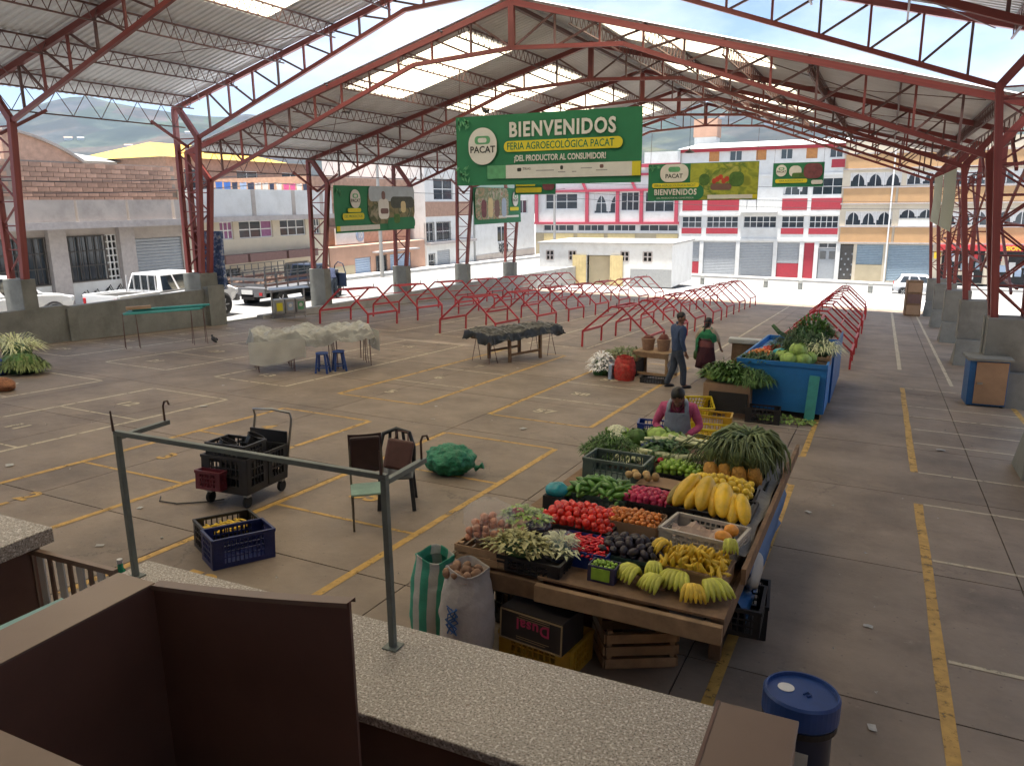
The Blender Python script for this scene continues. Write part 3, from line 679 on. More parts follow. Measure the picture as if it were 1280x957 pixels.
# salmon shop row with blue shutters and an unfinished brick storey
y0, y1 = LY(411)+.05, LY(531); zb = -1.35
B = left('shop_row', 'salmon one storey shop row with light blue shutters below brick storey', y0, y1, zb=zb); W = B['w']; u = lambda px: LY(px, 330)-y0; zz = lambda py, px=470: LZ(px, py)-zb
ht = zz(305); dr = [(444, 464), (470, 484), (488, 514)]
hl = [(u(a), u(b), .1, zz(320)) for a, b in dr]
wall(B, W, ht, 9, hl, m_salm)
for i, h in enumerate(hl):
    if i != 1: shutter(B, *h, m_blush)
    else: window(B, *h, 3, 1, m_fdark, bars=True)
part(B, 'tan_base', m_tan, 0, u(443), -.02, -.003, 0, .9)
wall(B, W, 4.2, 8, [(W*.15, W*.3, ht+1.2, ht+2.6), (W*.6, W*.75, ht+1.2, ht+2.6)], m_brick, 'brick_storey', 0, ht+.01, 1.2)
part(B, 'canopy', m_slab, u(466), u(519), -.45, -.004, zz(316), zz(314))
sgn = part(B, 'white_sign', m_white, u(432), u(466), .6, .7, ht+.1, ht+1.1)
MB().lathe([(.42, 0), (.42, .03)], 20, Matrix.Translation((u(461), .58, ht+.6)) @ Matrix.Rotation(math.pi/2, 4, 'X')).obj('sign_disc', m_blush, sgn)
text('10', .5, m_white, sgn, Matrix.Translation((u(461), .54, ht+.6)) @ Matrix.Rotation(math.pi/2, 4, 'X'), bold=.02)
# tall white house with small grilles
y0, y1 = LY(533)+.05, LY(592); zb = -1.5
B = left('house', 'tall white house with grey door and dark grilles left of column', y0, y1, zb=zb); W = B['w']; u = lambda px: LY(px, 300)-y0; zz = lambda py, px=560: LZ(px, py)-zb
ht = zz(195); hl = [(u(544), u(568), zz(250), zz(223)), (u(532)+.1, u(543), zz(300), zz(277)), (u(546), u(564), zz(300), zz(277)), (u(535), u(543), .1, zz(315)), (u(546), u(562), .1, zz(312))]
wall(B, W, ht, 9, hl, m_white)
for i, h in enumerate(hl[:4]): window(B, *h, 2, 2, m_frame, bars=i > 0)
shutter(B, *hl[4], m_rshut); part(B, 'ledge', m_slab, 0, W, -.35, -.004, zz(304), zz(301)); part(B, 'brick_band', m_brick, 0, W, -.02, -.002, zz(270), zz(252))
# long graffiti wall house
y0, y1 = LY(594)+.1, LY(668); zb = -1.8
B = left('house', 'pale weathered house with sprayed grey wall at end of left street', y0, y1, zb=zb); W = B['w']; u = lambda px: LY(px, 300)-y0; zz = lambda py, px=620: LZ(px, py)-zb
ht = zz(238)
hl = [(u(622), u(634), zz(303), zz(283)), (u(649), u(660), zz(268), zz(250))]
wall(B, W, ht, 9, hl, m_white); part(B, 'grey_dado', m_gconc, 0, W, -.04, -.003, 0, zz(316))
for h in hl: window(B, *h, 2, 1)
for k in range(3): MB().tube([(W*.35+.3*i, -.06, 1.2+.5*math.sin(i*2.2+k*1.7)) for i in range(7)], .03, 4).obj('graffiti', m_scr, B)
# houses behind the warehouse
def gable(name, label, x, y, w, d, h, zb, wm, rm, rh=1.6, rz=math.pi/2, nwin=3, zwin=None, cat='house'):
    B = thing(name, label, cat, (x, y, zb), rz); hh = [(w*(i+.3)/nwin, w*(i+.75)/nwin, h-2.0, h-.7) for i in range(nwin)]
    wall(B, w, h, d, hh, wm)
    for q in hh: window(B, *q, 2, 1)
    r = MB(); e = .5; r.add([(-e, -e, h-.05), (w+e, -e, h-.05), (w+e, d+e, h-.05), (-e, d+e, h-.05), (w*.25, d/2, h+rh), (w*.75, d/2, h+rh)], [(0, 1, 5, 4), (1, 2, 5), (2, 3, 4, 5), (3, 0, 4), (3, 2, 1, 0)])
    r.obj('roof', rm, B); return B
gable('house', 'yellow roofed house with cream walls behind the brick warehouse', -46, 40.2, 12, 9, 7.9, -1.2, m_cream, m_yroof, 1.3)
gable('house', 'white house with low pale roof beside the yellow roofed house', -46.5, 31.6, 5.5, 8, 7.4, -1.2, m_white, m_concl, .8)
gable('house', 'small white flat house further left behind brick gable', -62, 30.0, 9, 8, 8.2, -1.2, m_white, m_slab, .5)
gable('house', 'low pink roofed house behind brick gable at far left', -58, 20.0, 9, 8, 8.0, -1.2, m_concl, m_salm, .9)
gable('house', 'brick house behind the laundry line', -42, 37.0, 14, 8, 7.6, -1.2, m_brick, m_concl, .3)
gable('house', 'white house seen left of the crimson block', -12, 96, 9, 9, 13.0, -4, m_white, m_salm, .8, rz=0, cat='house')
tw = thing('water_tank_tower', 'brick red rooftop tank tower above the pink trimmed house', 'tower', (FX(834), 84, 6))
MB().b(0, 2.2, 0, 2, 0, 3.6).obj('tower_wall', m_white, tw); MB().b(-.1, 2.3, -.1, 2.1, 3.61, 5.4).obj('tower_top', m_salm, tw)
# houses dotted over the hillside
for k in range(26):
    a = math.radians(random.uniform(-62, -30)) if k < 18 else math.radians(random.uniform(-22, 4)); r = random.uniform(520, 900)
    hx, hy = math.sin(a)*r, math.cos(a)*r; s = random.uniform(2.5, 5)
    B = thing('hillside_house', 'tiny pale house on the distant hillside', 'house', (hx, hy, hz(a, r)-.5), -a, 'tiny pale houses on the distant hillside')
    MB().b(-s, s, -s*.6, s*.6, 0, s*.7).obj('wall', m_white, B, fix=False)
    MB().prism([(-s*.7, s*.7), (s*.7, s*.7), (0, s*1.05)], -s*1.05, s*1.05, 'x').obj('roof', random.choice([m_salm, m_concl]), B)
# laundry
m_cl = [mat('laundry_cloth', c, .9, var=.1) for c in ((.05, .14, .45), (.6, .6, .6), (.03, .04, .08), (.55, .1, .25), (.3, .4, .6))]
ln = thing('clothes_line', 'wire clothes line above the cream house parapet', 'clothes line', (-30.6, LY(268)+.2, 4.45)); MB().tube([(0, 0, 0), (0, 4, -.06), (0, 8.2, 0)], .012, 5).obj('wire', m_rod, ln)
for q in (0, 8.2): MB().b(-.03, .03, q-.03, q+.03, -.9, .05).obj('post', m_rod, ln)
ORD = ['leftmost', 'second from left', 'third from left', 'fourth from left', 'fifth from left', 'sixth from left', 'seventh from left', 'seventh from right', 'sixth from right', 'fifth from right', 'fourth from right', 'third from right', 'second from right', 'rightmost']
cols = ['blue', 'white', 'dark', 'pink', 'pale blue']
seq = [1, 0, 0, 2, 4, 2, 1, 1, 2, 1, 3, 3, 1, 2]
for i, c in enumerate(seq):
    yy = LY(268)+.5+i*.55; w = random.uniform(.36, .5); h = random.uniform(.5, .85); g = MB()
    g.grid(5, 5, lambda a, b: (-30.6+.02*math.sin(a*9+b*3), yy+a*w+(.04*(1-b) if 0 else 0), 4.43-b*h-.02*math.sin(a*6)))
    o = g.obj('hanging_garment', m_cl[c], None, smooth=True, fix=False); tag(o, f'{cols[c]} garment {ORD[i]} on the clothes line', 'garment', 'laundry on the clothes line')
# unseen wall added behind the camera to darken the near hall
B = thing('stair_building', 'plain market building wall behind the stair landing', 'building', (-14, -5.6, -.6))
wall(B, 26, 9.2, 4, [], m_gconc)
o = B.children[0]; o.matrix_basis = Matrix.Translation((26, 0, 0)) @ Matrix.Rotation(math.pi, 4, 'Z')
W_ = thing('side_building', 'plain brown rendered market building along the right of the stair', 'building', (6.6, -5.6, -.8))  # unseen block added to keep side light off the near floor and warm it
m_brn = mat('brown_render', (.22, .15, .11), .9, var=.15, sc=.8)
MB().b(0, 5, 0, 21, 0, 6.6).obj('wall', m_brn, W_); MB().b(-.15, 5.2, -.1, 21.15, 6.61, 6.8).obj('roof_slab', m_gconc, W_)
for k in range(4): MB().b(-.03, -.002, 2+k*4.6, 4.4+k*4.6, .3, 3.0).obj('shutter', m_rshut, W_)
# ------------------------------------------------------------------ vehicles
m_wpaint = mat('white_car_paint', (.72, .73, .74), .3, var=.04, coat=.4, dirt=.15, dcol=(.45, .43, .4))
m_navy = mat('navy_car_paint', (.02, .03, .06), .35, var=.1, coat=.4, dirt=.3, dcol=(.08, .075, .07))
m_tyre = mat('tyre_rubber', (.015, .015, .015), .85); m_rim = mat('alloy_rim', (.45, .45, .46), .35, .8)
m_lamp_r = mat('red_tail_lamp', (.45, .01, .015), .25); m_lamp_w = mat('head_lamp', (.6, .62, .65), .15)
m_bumper = mat('grey_bumper', (.12, .12, .125), .5); m_carglass = mat('car_glass', (.015, .02, .024), .05, spec=.8)
def loft(rings):
    mb = MB(); n = len(rings[0]); vs = [p for r in rings for p in r]; fs = []
    for i in range(len(rings)-1):
        for k in range(n): fs.append((i*n+k, i*n+(k+1) % n, (i+1)*n+(k+1) % n, (i+1)*n+k))
    fs += [tuple(range(n)), tuple(range((len(rings)-1)*n, len(rings)*n))]
    return mb.add(vs, fs)
def wheel(root, x, y, r, w=.2):
    s = 1 if y > 0 else -1; M = Matrix.Translation((x, y, r)) @ Matrix.Rotation(-s*math.pi/2, 4, 'X')
    t = MB().lathe([(r*.62, -w/2), (r*.94, -w/2), (r, -w*.32), (r, w*.32), (r*.94, w/2), (r*.62, w/2)], 24, M).obj('wheel', m_tyre, root, smooth=False)
    rm = MB(); rm.lathe([(r*.62, w*.30), (r*.6, w*.36), (r*.15, w*.36)], 20, M)
    for k in range(5): a = k*2*math.pi/5; rm.bar(M @ V((r*.12*math.cos(a), r*.12*math.sin(a), w*.42)), M @ V((r*.6*math.cos(a), r*.6*math.sin(a), w*.42)), .05, .05)
    rm.obj('rim', m_rim, t)
def body(root, st, paint, name='body'):
    rings = []
    for (x, zb, zs, wb, ws) in st:
        zm = zb+(zs-zb)*.55
        rings.append([(x, -wb, zb), (x, -ws, zm), (x, -ws*.985, zs-.05), (x, -ws*.93, zs), (x, ws*.93, zs), (x, ws*.985, zs-.05), (x, ws, zm), (x, wb, zb)])
    return loft(rings).obj(name, paint, root, smooth=False, bevel=.02)
def cabin(root, base, top, zb, zt, w0, w1, paint, pillars, name='cabin'):
    "base/top = (x_rear, x_front); side glass between the pillar fractions, windscreens at both ends"
    rings = [[(base[0], -w0, zb), (base[1], -w0, zb), (base[1], w0, zb), (base[0], w0, zb)], [(top[0], -w1, zt), (top[1], -w1, zt), (top[1], w1, zt), (top[0], w1, zt)]]
    c = loft(rings).obj(name, paint, root, bevel=.04)
    L = lambda a, b, t: a+(b-a)*t
    for s in (-1, 1):
        for (f0, f1) in pillars:
            q = []
            for f, h in ((f0, .1), (f1, .1), (f1, .88), (f0, .88)):
                x = L(L(base[0], base[1], f), L(top[0], top[1], f), h); w = L(w0, w1, h)+.008; q.append((x, s*w, L(zb, zt, h)))
            MB().poly(q).obj('side_window', m_carglass, c, fix=False)
    for e, sg in ((0, -1), (1, 1)):
        q = []
        for yy, h in ((-.86, .12), (.86, .12), (.86, .9), (-.86, .9)): q.append((L(base[e], top[e], h)+sg*.012, yy*L(w0, w1, h), L(zb, zt, h)))
        MB().poly(q).obj('windscreen' if e else 'rear_window', m_carglass, c, fix=False)
    return c
def lights(root, L0, L1, w, zt, zh):
    for s in (-1, 1):
        MB().c((L0-.01, s*w, zt), (.06, .14, .3)).obj('tail_light', m_lamp_r, root, bevel=.02)
        MB().c((L1, s*(w-.08), zh), (.1, .32, .17)).obj('headlight', m_lamp_w, root, bevel=.03)
def arches(root, xs, w, r):
    for x in xs:
        for s in (-1, 1): MB().lathe([(r*1.18, -.02), (r*1.18, .02)], 20, Matrix.Translation((x, s*(w+.003), r*1.02)) @ Matrix.Rotation(math.pi/2, 4, 'X')).obj('wheel_arch', m_bumper, root)
# white double cab pickup
def vehicle(name, label, x, y, z, rz): return thing(name, label, 'vehicle', (x, y, z), rz)
ys = 19.7
T = vehicle('pickup_truck', 'white double cab pickup parked behind the grey side wall', -23.0, ys, zstreet(ys), math.pi/2); T['category'] = 'pickup'
T.rotation_euler.y = 0
body(T, [(-2.65, .55, 1.05, .8, .86), (-1.0, .5, 1.08, .82, .88), (.2, .42, 1.1, .82, .88), (1.5, .42, 1.12, .82, .88), (2.2, .45, 1.05, .8, .86), (2.6, .55, .9, .68, .76)], m_wpaint)
cabin(T, (-1.0, 1.55), (-.85, .72), 1.1, 1.72, .84, .66, m_wpaint, [(.04, .3), (.34, .62), (.66, .9)])
MB().b(-2.5, -1.08, -.74, .74, 1.062, 1.082).obj('cargo_bed', m_dark, T); 
for s in (-1, 1): MB().b(-2.62, -1.03, s*.84-.05, s*.84+.05, 1.0, 1.16).obj('bed_rail', m_wpaint, T, bevel=.02)
MB().b(-2.68, -2.6, -.84, .84, .62, 1.15).obj('tailgate', m_wpaint, T, bevel=.02); MB().b(2.5, 2.68, -.8, .8, .42, .68).obj('bumper', m_bumper, T, bevel=.04)
for x in (-1.02, -1.02): pass
for i in range(5): MB().b(-1.06, -1.02, -.7+i*.35-.015, -.7+i*.35+.015, 1.1, 1.66).obj('guard_bar', m_wpaint, T)
arches(T, (-1.55, 1.7), .87, .38); lights(T, -2.66, 2.55, .74, .9, .82)
for x in (-1.55, 1.7):
    for s in (-1, 1): wheel(T, x, s*.84, .38, .24)
# white SUV at left edge
T = vehicle('suv', 'white car with open bonnet line parked at left edge behind wall', -24.2, 14.3, zstreet(14)+.25, math.pi/2); T['category'] = 'car'; T['label'] = 'white family car parked at the left edge beyond side wall'
body(T, [(-2.2, .45, .95, .74, .82), (-1.2, .35, 1.0, .8, .86), (1.0, .35, 1.02, .8, .86), (1.7, .38, .95, .78, .84), (2.15, .5, .82, .66, .74)], m_wpaint)
cabin(T, (-2.15, 1.15), (-1.8, .35), 1.0, 1.62, .84, .62, m_wpaint, [(.05, .28), (.33, .6), (.64, .9)])
arches(T, (-1.35, 1.35), .855, .34); lights(T, -2.2, 2.1, .72, .85, .76)
for s in (-1, 1): MB().c((.75, s*.95, 1.08), (.12, .2, .14)).obj('wing_mirror', m_bumper, T, bevel=.03)
for x in (-1.35, 1.35):
    for s in (-1, 1): wheel(T, x, s*.82, .34, .22)
# stake truck
yt = 27.3
T = vehicle('stake_truck', 'dark stake bed truck with its cab door open by left street', -23.9, yt, zstreet(yt)-.22, math.pi/2); T['category'] = 'truck'
body(T, [(.75, .45, 1.1, .8, .86), (1.9, .45, 1.12, .8, .86), (2.6, .5, 1.0, .76, .82), (2.95, .58, .85, .66, .74)], m_navy)
cabin(T, (.75, 2.25), (.85, 1.6), 1.1, 1.72, .84, .68, m_navy, [(.1, .85)])
MB().b(-2.75, .7, -.95, .95, .78, .92).obj('deck', m_bumper, T, bevel=.02); MB().b(-2.8, .75, -.35, .35, .5, .77).obj('chassis', m_dark, T)
MB().b(-2.8, -2.7, -.95, .95, .62, 1.0).obj('rear_skirt', m_bumper, T, bevel=.02)
for s in (-1, 1):
    for zz in (1.05, 1.28, 1.5): MB().b(-2.72, .66, s*.93-.02, s*.93+.02, zz, zz+.1 if zz < 1.4 else zz+.04).obj('side_board', m_brown if zz < 1.4 else m_bumper, T)
    for i in range(6): MB().b(-2.7+i*.66, -2.65+i*.66, s*.93-.03, s*.93+.03, .92, 1.58).obj('stake', m_bumper, T)
    for zz in (1.62, 1.86): MB().b(-2.72, .66, s*.93-.012, s*.93+.012, zz, zz+.025).obj('top_rail', m_bumper, T)
    for i in range(9): MB().b(-2.7+i*.41, -2.67+i*.41, s*.93-.012, s*.93+.012, 1.58, 1.88).obj('rail_post', m_bumper, T)
for zz in (1.05, 1.28): MB().b(-2.76, -2.72, -.92, .92, zz, zz+.12).obj('tail_board', m_bumper, T)
MB().b(-2.82, -2.8, -.3, .3, .72, .9).obj('number_plate', m_white, T)
for s in (-1, 1): MB().c((-2.81, s*.75, .75), (.04, .16, .12)).obj('tail_light', m_lamp_r, T)
D = MB().c((.45, -.02, .72), (.9, .05, .62)).obj('open_door', m_navy, T, bevel=.02); D.matrix_basis = Matrix.Translation((1.9, -.88, .25)) @ Matrix.Rotation(math.radians(-105), 4, 'Z')
MB().tube([(.02, -.02, 1.03), (.1, -.02, 1.35), (.35, -.02, 1.52), (.7, -.02, 1.45), (.88, -.02, 1.03)], .025, 6).obj('door_window_frame', m_navy, D)
MB().c((.3, -.09, 1.12), (.2, .1, .16)).obj('wing_mirror', m_bumper, D, bevel=.03)
for x in (-1.75, 1.95):
    for s in (-1, 1): wheel(T, x, s*.8, .4, .25)
# far hatchback
p = aty(1143, 369, 65.5)
T = vehicle('hatchback', 'small white hatchback parked on far street facing right', p.x+.35, 65.6, p.z+.02, 0); T['category'] = 'car'
body(T, [(-1.85, .45, .85, .7, .76), (-1.6, .3, .95, .74, .8), (.9, .3, .95, .74, .8), (1.5, .34, .85, .7, .76), (1.8, .45, .68, .58, .64)], m_wpaint)
cabin(T, (-1.75, 1.15), (-1.35, .35), .92, 1.5, .78, .6, m_wpaint, [(.1, .3), (.34, .6), (.64, .88)])
arches(T, (-1.15, 1.15), .795, .3); lights(T, -1.82, 1.75, .66, .82, .66); MB().b(-1.9, -1.8, -.72, .72, .3, .52).obj('bumper', m_bumper, T, bevel=.03)
for x in (-1.15, 1.15):
    for s in (-1, 1): wheel(T, x, s*.76, .3, .2)
for s in (-1, 1):
    for x in (-.2, .62): MB().c((x, s*.803, .78), (.14, .02, .03)).obj('door_handle', m_bumper, T)
# bollards along the plaza edge
bm_ = None
for k, (px, py) in enumerate([(878, 350), (957, 357), (1000, 361), (1087, 371), (1134, 373)]):
    y = 61.9; q = aty(px, py, y); zb_ = fz(q.x, y)-.05
    b_ = thing('bollard', ['grey concrete bollard nearest the pink trimmed house', 'grey bollard before the white shop shutters', 'grey bollard before the crimson door panels', 'grey bollard left of the white hatchback', 'grey bollard in front of white hatchback'][k], 'bollard', (q.x, y, zb_), 0, 'bollards at the plaza edge')
    if bm_ is None: bm_ = (MB().lathe([(.16, 0), (.16, .72), (.13, .76)], 14).mesh('post', m_conc), MB().lathe([(.175, .6), (.175, .66)], 14).mesh('ring', m_kerb))
    put('post', bm_[0], b_); put('ring', bm_[1], b_)
# ------------------------------------------------------------------ red stall frames
m_fred = mat('bright_red_tube', (.46, .028, .034), .4, var=.15, rnd=.12, dirt=.25, dcol=(.2, .03, .03))
FRN = ['first', 'second', 'third', 'fourth', 'fifth', 'sixth', 'seventh']
ROWN = ['leftmost row', 'second row from left', 'third row from left', 'right hand row behind blue box']
FR = None
for ri, (xc, yst) in enumerate(((-16.93, 21.75), (-12.1, 22.0), (-7.05, 21.95), (-1.55, 22.2))):
    for k in range(7):
        y = yst+k*3.28; lab = f'red gabled tube stall frame, {FRN[k]} from front in {ROWN[ri]}'
        M = onfloor(xc+random.uniform(-.05, .05), y, random.uniform(-.015, .015))
        if FR is None:
            FR = thing('market_tent', lab, 'stall frame', (0, 0, 0), 0, 'red stall frames on the hall floor')
            w, L, h, r = 1.03, 1.8, .48, 1.27; t = .05
            for s in (-1, 1):
                for yy in (0, L):
                    stick('leg', (s*w, yy, 0), (s*w, yy, h), t, t, m_fred, FR); stick('rafter', (s*w, yy, h), (s*.16, yy, r), t, t, m_fred, FR)
                stick('eave_beam', (s*w, 0, h), (s*w, L, h), t, t*1.3, m_fred, FR); stick('purlin', (s*.58, 0, (h+r)/2+.04), (s*.58, L, (h+r)/2+.04), .03, .03, m_fred, FR)
                stick('ridge_beam', (s*.16, 0, r), (s*.16, L, r), t, t, m_fred, FR)
            for yy in (0, L): stick('collar', (-.16, yy, r), (.16, yy, r), t, t, m_fred, FR); stick('finial', (0, yy, r), (0, yy, r+.13), .02, .02, m_rod, FR)
            stick('tie', (-w, L, h-.12), (w, L, h-.12), .03, .03, m_fred, FR) if 0 else None
            FR.matrix_basis = M
        else: clone(FR, M, lab)
# ------------------------------------------------------------------ banners
m_bg = mat('green_banner_print', (.018, .17, .075), .75, var=.08, sc=2); m_by = mat('yellow_print', (.62, .55, .03), .75, var=.05)
m_bw = mat('white_print', (.62, .63, .6), .75, var=.06); m_bk = mat('black_print', (.04, .045, .04), .75); m_bg2 = mat('light_green_print', (.10, .33, .16), .75)
m_back = translucent(mat('banner_back', (.42, .44, .36), .8, var=.06), (.2, .25, .18), .15)
def photo_mat(name, cols, sc=2.2):
    m = mat(name, cols[0], .75); n = m.node_tree.nodes; L = m.node_tree.links.new; t = n.new('ShaderNodeTexCoord')
    a = n.new('ShaderNodeTexNoise'); a.inputs['Scale'].default_value = sc; a.inputs['Detail'].default_value = 3; a.inputs['Distortion'].default_value = 1.2; L(t.outputs['Object'], a.inputs['Vector'])
    r = n.new('ShaderNodeValToRGB'); e = r.color_ramp.elements; e[0].position = .3; e[0].color = (*cols[0], 1); e[1].position = .72; e[1].color = (*cols[-1], 1)
    for i, c in enumerate(cols[1:-1]): x = e.new(.3+.42*(i+1)/(len(cols)-1)); x.color = (*c, 1)
    L(a.outputs['Fac'], r.inputs[0]); L(r.outputs[0], n['Principled BSDF'].inputs['Base Color']); return m
m_field = photo_mat('field_photo_print', [(.10, .09, .04), (.22, .19, .10), (.05, .07, .03), (.35, .32, .24)], 1.6)
m_veg = photo_mat('vegetable_photo_print', [(.20, .24, .03), (.36, .40, .05), (.10, .18, .03), (.42, .42, .10)], 1.5)
m_mark = photo_mat('market_photo_print', [(.04, .03, .03), (.4, .3, .2), (.12, .2, .1), (.45, .42, .35), (.3, .08, .05)], 2.2)
m_skyp = mat('sky_print', (.38, .44, .5), .75, var=.15, sc=1.5); m_hillp = mat('hill_print', (.06, .07, .06), .75, var=.2)
m_tomp = mat('tomato_print', (.42, .05, .03), .75, var=.2); m_leafp = mat('leaf_print', (.06, .14, .03), .75, var=.3, sc=8); m_purpp = mat('beet_print', (.16, .05, .06), .75, var=.3, sc=5)
def banner(name, label, loc, w, h, rz=0, m=None, shear=0, sag=.03):
    B = thing(name, label, 'banner', loc, rz)
    f = lambda a, b: (a*w, sag*math.sin(a*7+b*2)*math.sin(math.pi*b)-.0+shear*0, b*h+shear*a)
    MB().grid(16, 6, f).obj('cloth', m or m_bg, B, smooth=True, fix=False)
    for a in (.02, .98): stick('hanging_cord', (a*w, 0, h), (a*w, .1, h+1.2), .012, .012, m_rod, B)
    def P(m_, x0, x1, z0, z1, name, r=0, lay=1, n=8):
        y = -.036-.004*lay
        if r:
            pts = []
            for cx, cz, a0 in ((x1-r, z1-r, 0), (x0+r, z1-r, 90), (x0+r, z0+r, 180), (x1-r, z0+r, 270)):
                for i in range(n+1): a = math.radians(a0+90*i/n); pts.append((cx+r*math.cos(a), y, cz+r*math.sin(a)))
        else: pts = [(x0, y, z0), (x1, y, z0), (x1, y, z1), (x0, y, z1)]
        return MB().poly(pts[::1]).obj(name, m_, B, fix=False)
    def T(t, x, z, s, m_, lay=3, sx=1, bold=0, name='lettering', gap=1.0): return text(t, s, m_, B, Matrix.Translation((x, -.036-.004*lay, z)) @ Matrix.Rotation(math.pi/2, 4, 'X'), name, sx, bold, .0008, gap=gap)
    return B, P, T
def emblem(P, T, x, z, r, tx=.42):
    P(m_bw, x-r, x+r, z-r*1.12, z+r*1.12, 'emblem_disc', r*.98, 2, 12); P(m_bg2, x-r*.55, x+r*.55, z+r*.12, z+r*.62, 'emblem_leaf', r*.22, 3); P(m_bw, x-r*.32, x+r*.3, z+r*.22, z+r*.5, 'emblem_core', r*.12, 4)
    T('PACAT', x, z-r*.22, r*tx*1.35, m_bk, 4, 1.0, .012*r)
def leaves(P, x, z, w, h, n, B):
    mb = MB()
    for i in range(n):
        a = random.uniform(-.6, 1.4); cx, cz = x+random.random()*w, z+random.random()*h
        o = MB().add([(0, 0, -.09), (.028, 0, 0), (0, 0, .09), (-.028, 0, 0)], [(0, 1, 2, 3)]).obj('leaf_mark', m_bg2, B, fix=False); o.matrix_basis = Matrix.Translation((cx, -.046, cz)) @ Matrix.Rotation(a, 4, 'Y')
B, P, T = banner('main_banner', 'large green welcome banner hanging from the front of gabled roof', (-10.66, 19.05, 3.68), 5.15, 1.77, shear=-.0); B['label'] = 'largest green banner with white welcome lettering under the near gable'
for q in (B,): q.rotation_euler[1] = .003
emblem(P, T, .82, 1.0, .42)
T('BIENVENIDOS', 3.05, 1.36, .50, m_bw, 3, .84, .017, gap=1.13); P(m_by, 1.45, 4.68, .83, 1.10, 'yellow_strip', .13, 2); T('FERIA AGROECOLÓGICA PACAT', 3.0, .96, .255, m_bg, 3, .78, .003)
T('¡DEL PRODUCTOR AL CONSUMIDOR!', 3.0, .655, .205, m_bw, 3, .72, .006)
P(m_bg2, .95, 1.5, .16, .50, 'strip_fade', 0, 1); P(m_bw, 1.5, 4.93, .16, .50, 'logo_strip', 0, 2); P(m_by, 4.93, 5.15, .16, .50, 'yellow_corner', 0, 2)
T('TRIAS', 2.1, .39, .09, m_bk, 3)
for x, w_, zz in ((2.62, .5, .33), (3.08, .2, .28), (3.42, .12, .28), (3.75, .3, .36), (4.15, .3, .3)): P(m_dgrey, x-w_/2, x+w_/2, zz, zz+.025, 'logo_line', 0, 3)
P(m_bk, 1.83, 1.95, .33, .42, 'logo', .03, 3); P(m_brown, 4.1, 4.2, .36, .45, 'logo', .03, 3); P(m_bk, 3.04, 3.12, .35, .45, 'logo', .03, 3)
leaves(P, .05, 1.45, .35, .25, 12, B); leaves(P, .05, .1, .35, .4, 12, B)
B, P, T = banner('banner', 'green banner with red tomatoes on a field hanging before the crimson block', (-8.78, 31.4, 3.22), 4.28, 1.42)
P(m_veg, 1.7, 4.28, .02, 1.4, 'photo', 0, 1); P(m_bg, 1.3, 2.25, .02, .62, 'green_curve', .28, 1.5); P(m_bw, .5, 1.62, .72, 1.40, 'white_blob', .3, 2); P(m_bg2, .82, 1.3, 1.1, 1.3, 'emblem_leaf', .1, 3); T('PACAT', 1.05, .94, .22, m_bk, 3, 1, .006)
P(m_by, .18, 2.05, .50, .68, 'yellow_strip', .08, 3); T('FERIA AGROECOLÓGICA PACAT', 1.1, .58, .14, m_bg, 4, .8); T('BIENVENIDOS', 1.12, .32, .31, m_bw, 4, .8, .01, gap=1.12); T('DEL PRODUCTOR AL CONSUMIDOR', 1.12, .1, .09, m_bw, 4)
for i in range(5): P(m_tomp, 2.55+i*.12, 2.72+i*.12, .62+.07*(i % 3), .82+.07*(i % 3), 'tomato_picture', .08, 2+i*.2)
P(m_brown, 2.5, 3.3, .38, .62, 'basket_picture', .1, 2); P(m_leafp, 3.2, 3.75, .5, 1.05, 'lettuce_picture', .2, 2); P(m_leafp, 2.05, 2.45, .55, 1.0, 'cabbage_picture', .18, 2.2); P(m_bw, 2.4, 4.1, .05, .2, 'logo_strip', 0, 3); P(m_by, 4.1, 4.28, .05, .2, 'yellow_corner', 0, 3)
leaves(P, .05, 1.15, .4, .2, 9, B)
B, P, T = banner('banner', 'small green banner with dark red vegetables hanging from last far truss', (-5.5, 43.3, 3.84), 2.48, 1.2)
emblem(P, T, .42, .82, .26); P(m_bw, .8, 1.4, .5, 1.05, 'white_blob', .25, 1); P(m_leafp, .95, 1.7, .45, .7, 'leaf_picture', .1, 2); P(m_purpp, 1.5, 2.4, .4, 1.15, 'beet_picture', .3, 2.5); P(m_bw, 1.9, 2.45, .12, .32, 'white_blob', .08, 3)
P(m_by, .15, 1.7, .2, .4, 'yellow_strip', .08, 2); T('FERIA AGROECOLÓGICA', .92, .3, .13, m_bg, 3, .8)
B, P, T = banner('banner', 'small green banner partly hidden behind the largest banner', (-17.5, 37.3, 3.62), 2.3, .95); P(m_by, .1, 1.55, .1, .35, 'yellow_strip', .06, 2); P(m_by, .1, 1.2, .42, .58, 'yellow_strip', .06, 2); P(m_purpp, 1.6, 2.25, .2, .8, 'beet_picture', .2, 2)
B, P, T = banner('banner', 'green banner with people in a ploughed field between left columns', (-19.85, 25.45, 2.1), 5.85, 1.88, math.pi/2)
P(m_field, 2.2, 5.85, .3, 1.88, 'photo', .55, 1); P(m_skyp, 2.3, 5.85, 1.25, 1.88, 'sky_picture', .2, 1.5); P(m_hillp, 3.9, 5.8, .95, 1.45, 'hill_picture', .24, 2); emblem(P, T, 1.35, 1.35, .34); P(m_by, .45, 1.9, .52, .78, 'yellow_strip', .1, 2); P(m_by, .8, 1.7, .82, .98, 'yellow_strip', .07, 2)
T('DEL PRODUCTOR', 1.17, .65, .15, m_bg, 3); P(m_bw, .25, 3.0, .08, .28, 'logo_strip', 0, 2); P(m_by, .02, .25, .08, .28, 'yellow_corner', 0, 2); P(m_bg, 3.6, 5.85, .02, .55, 'green_curve', .25, 2.2)
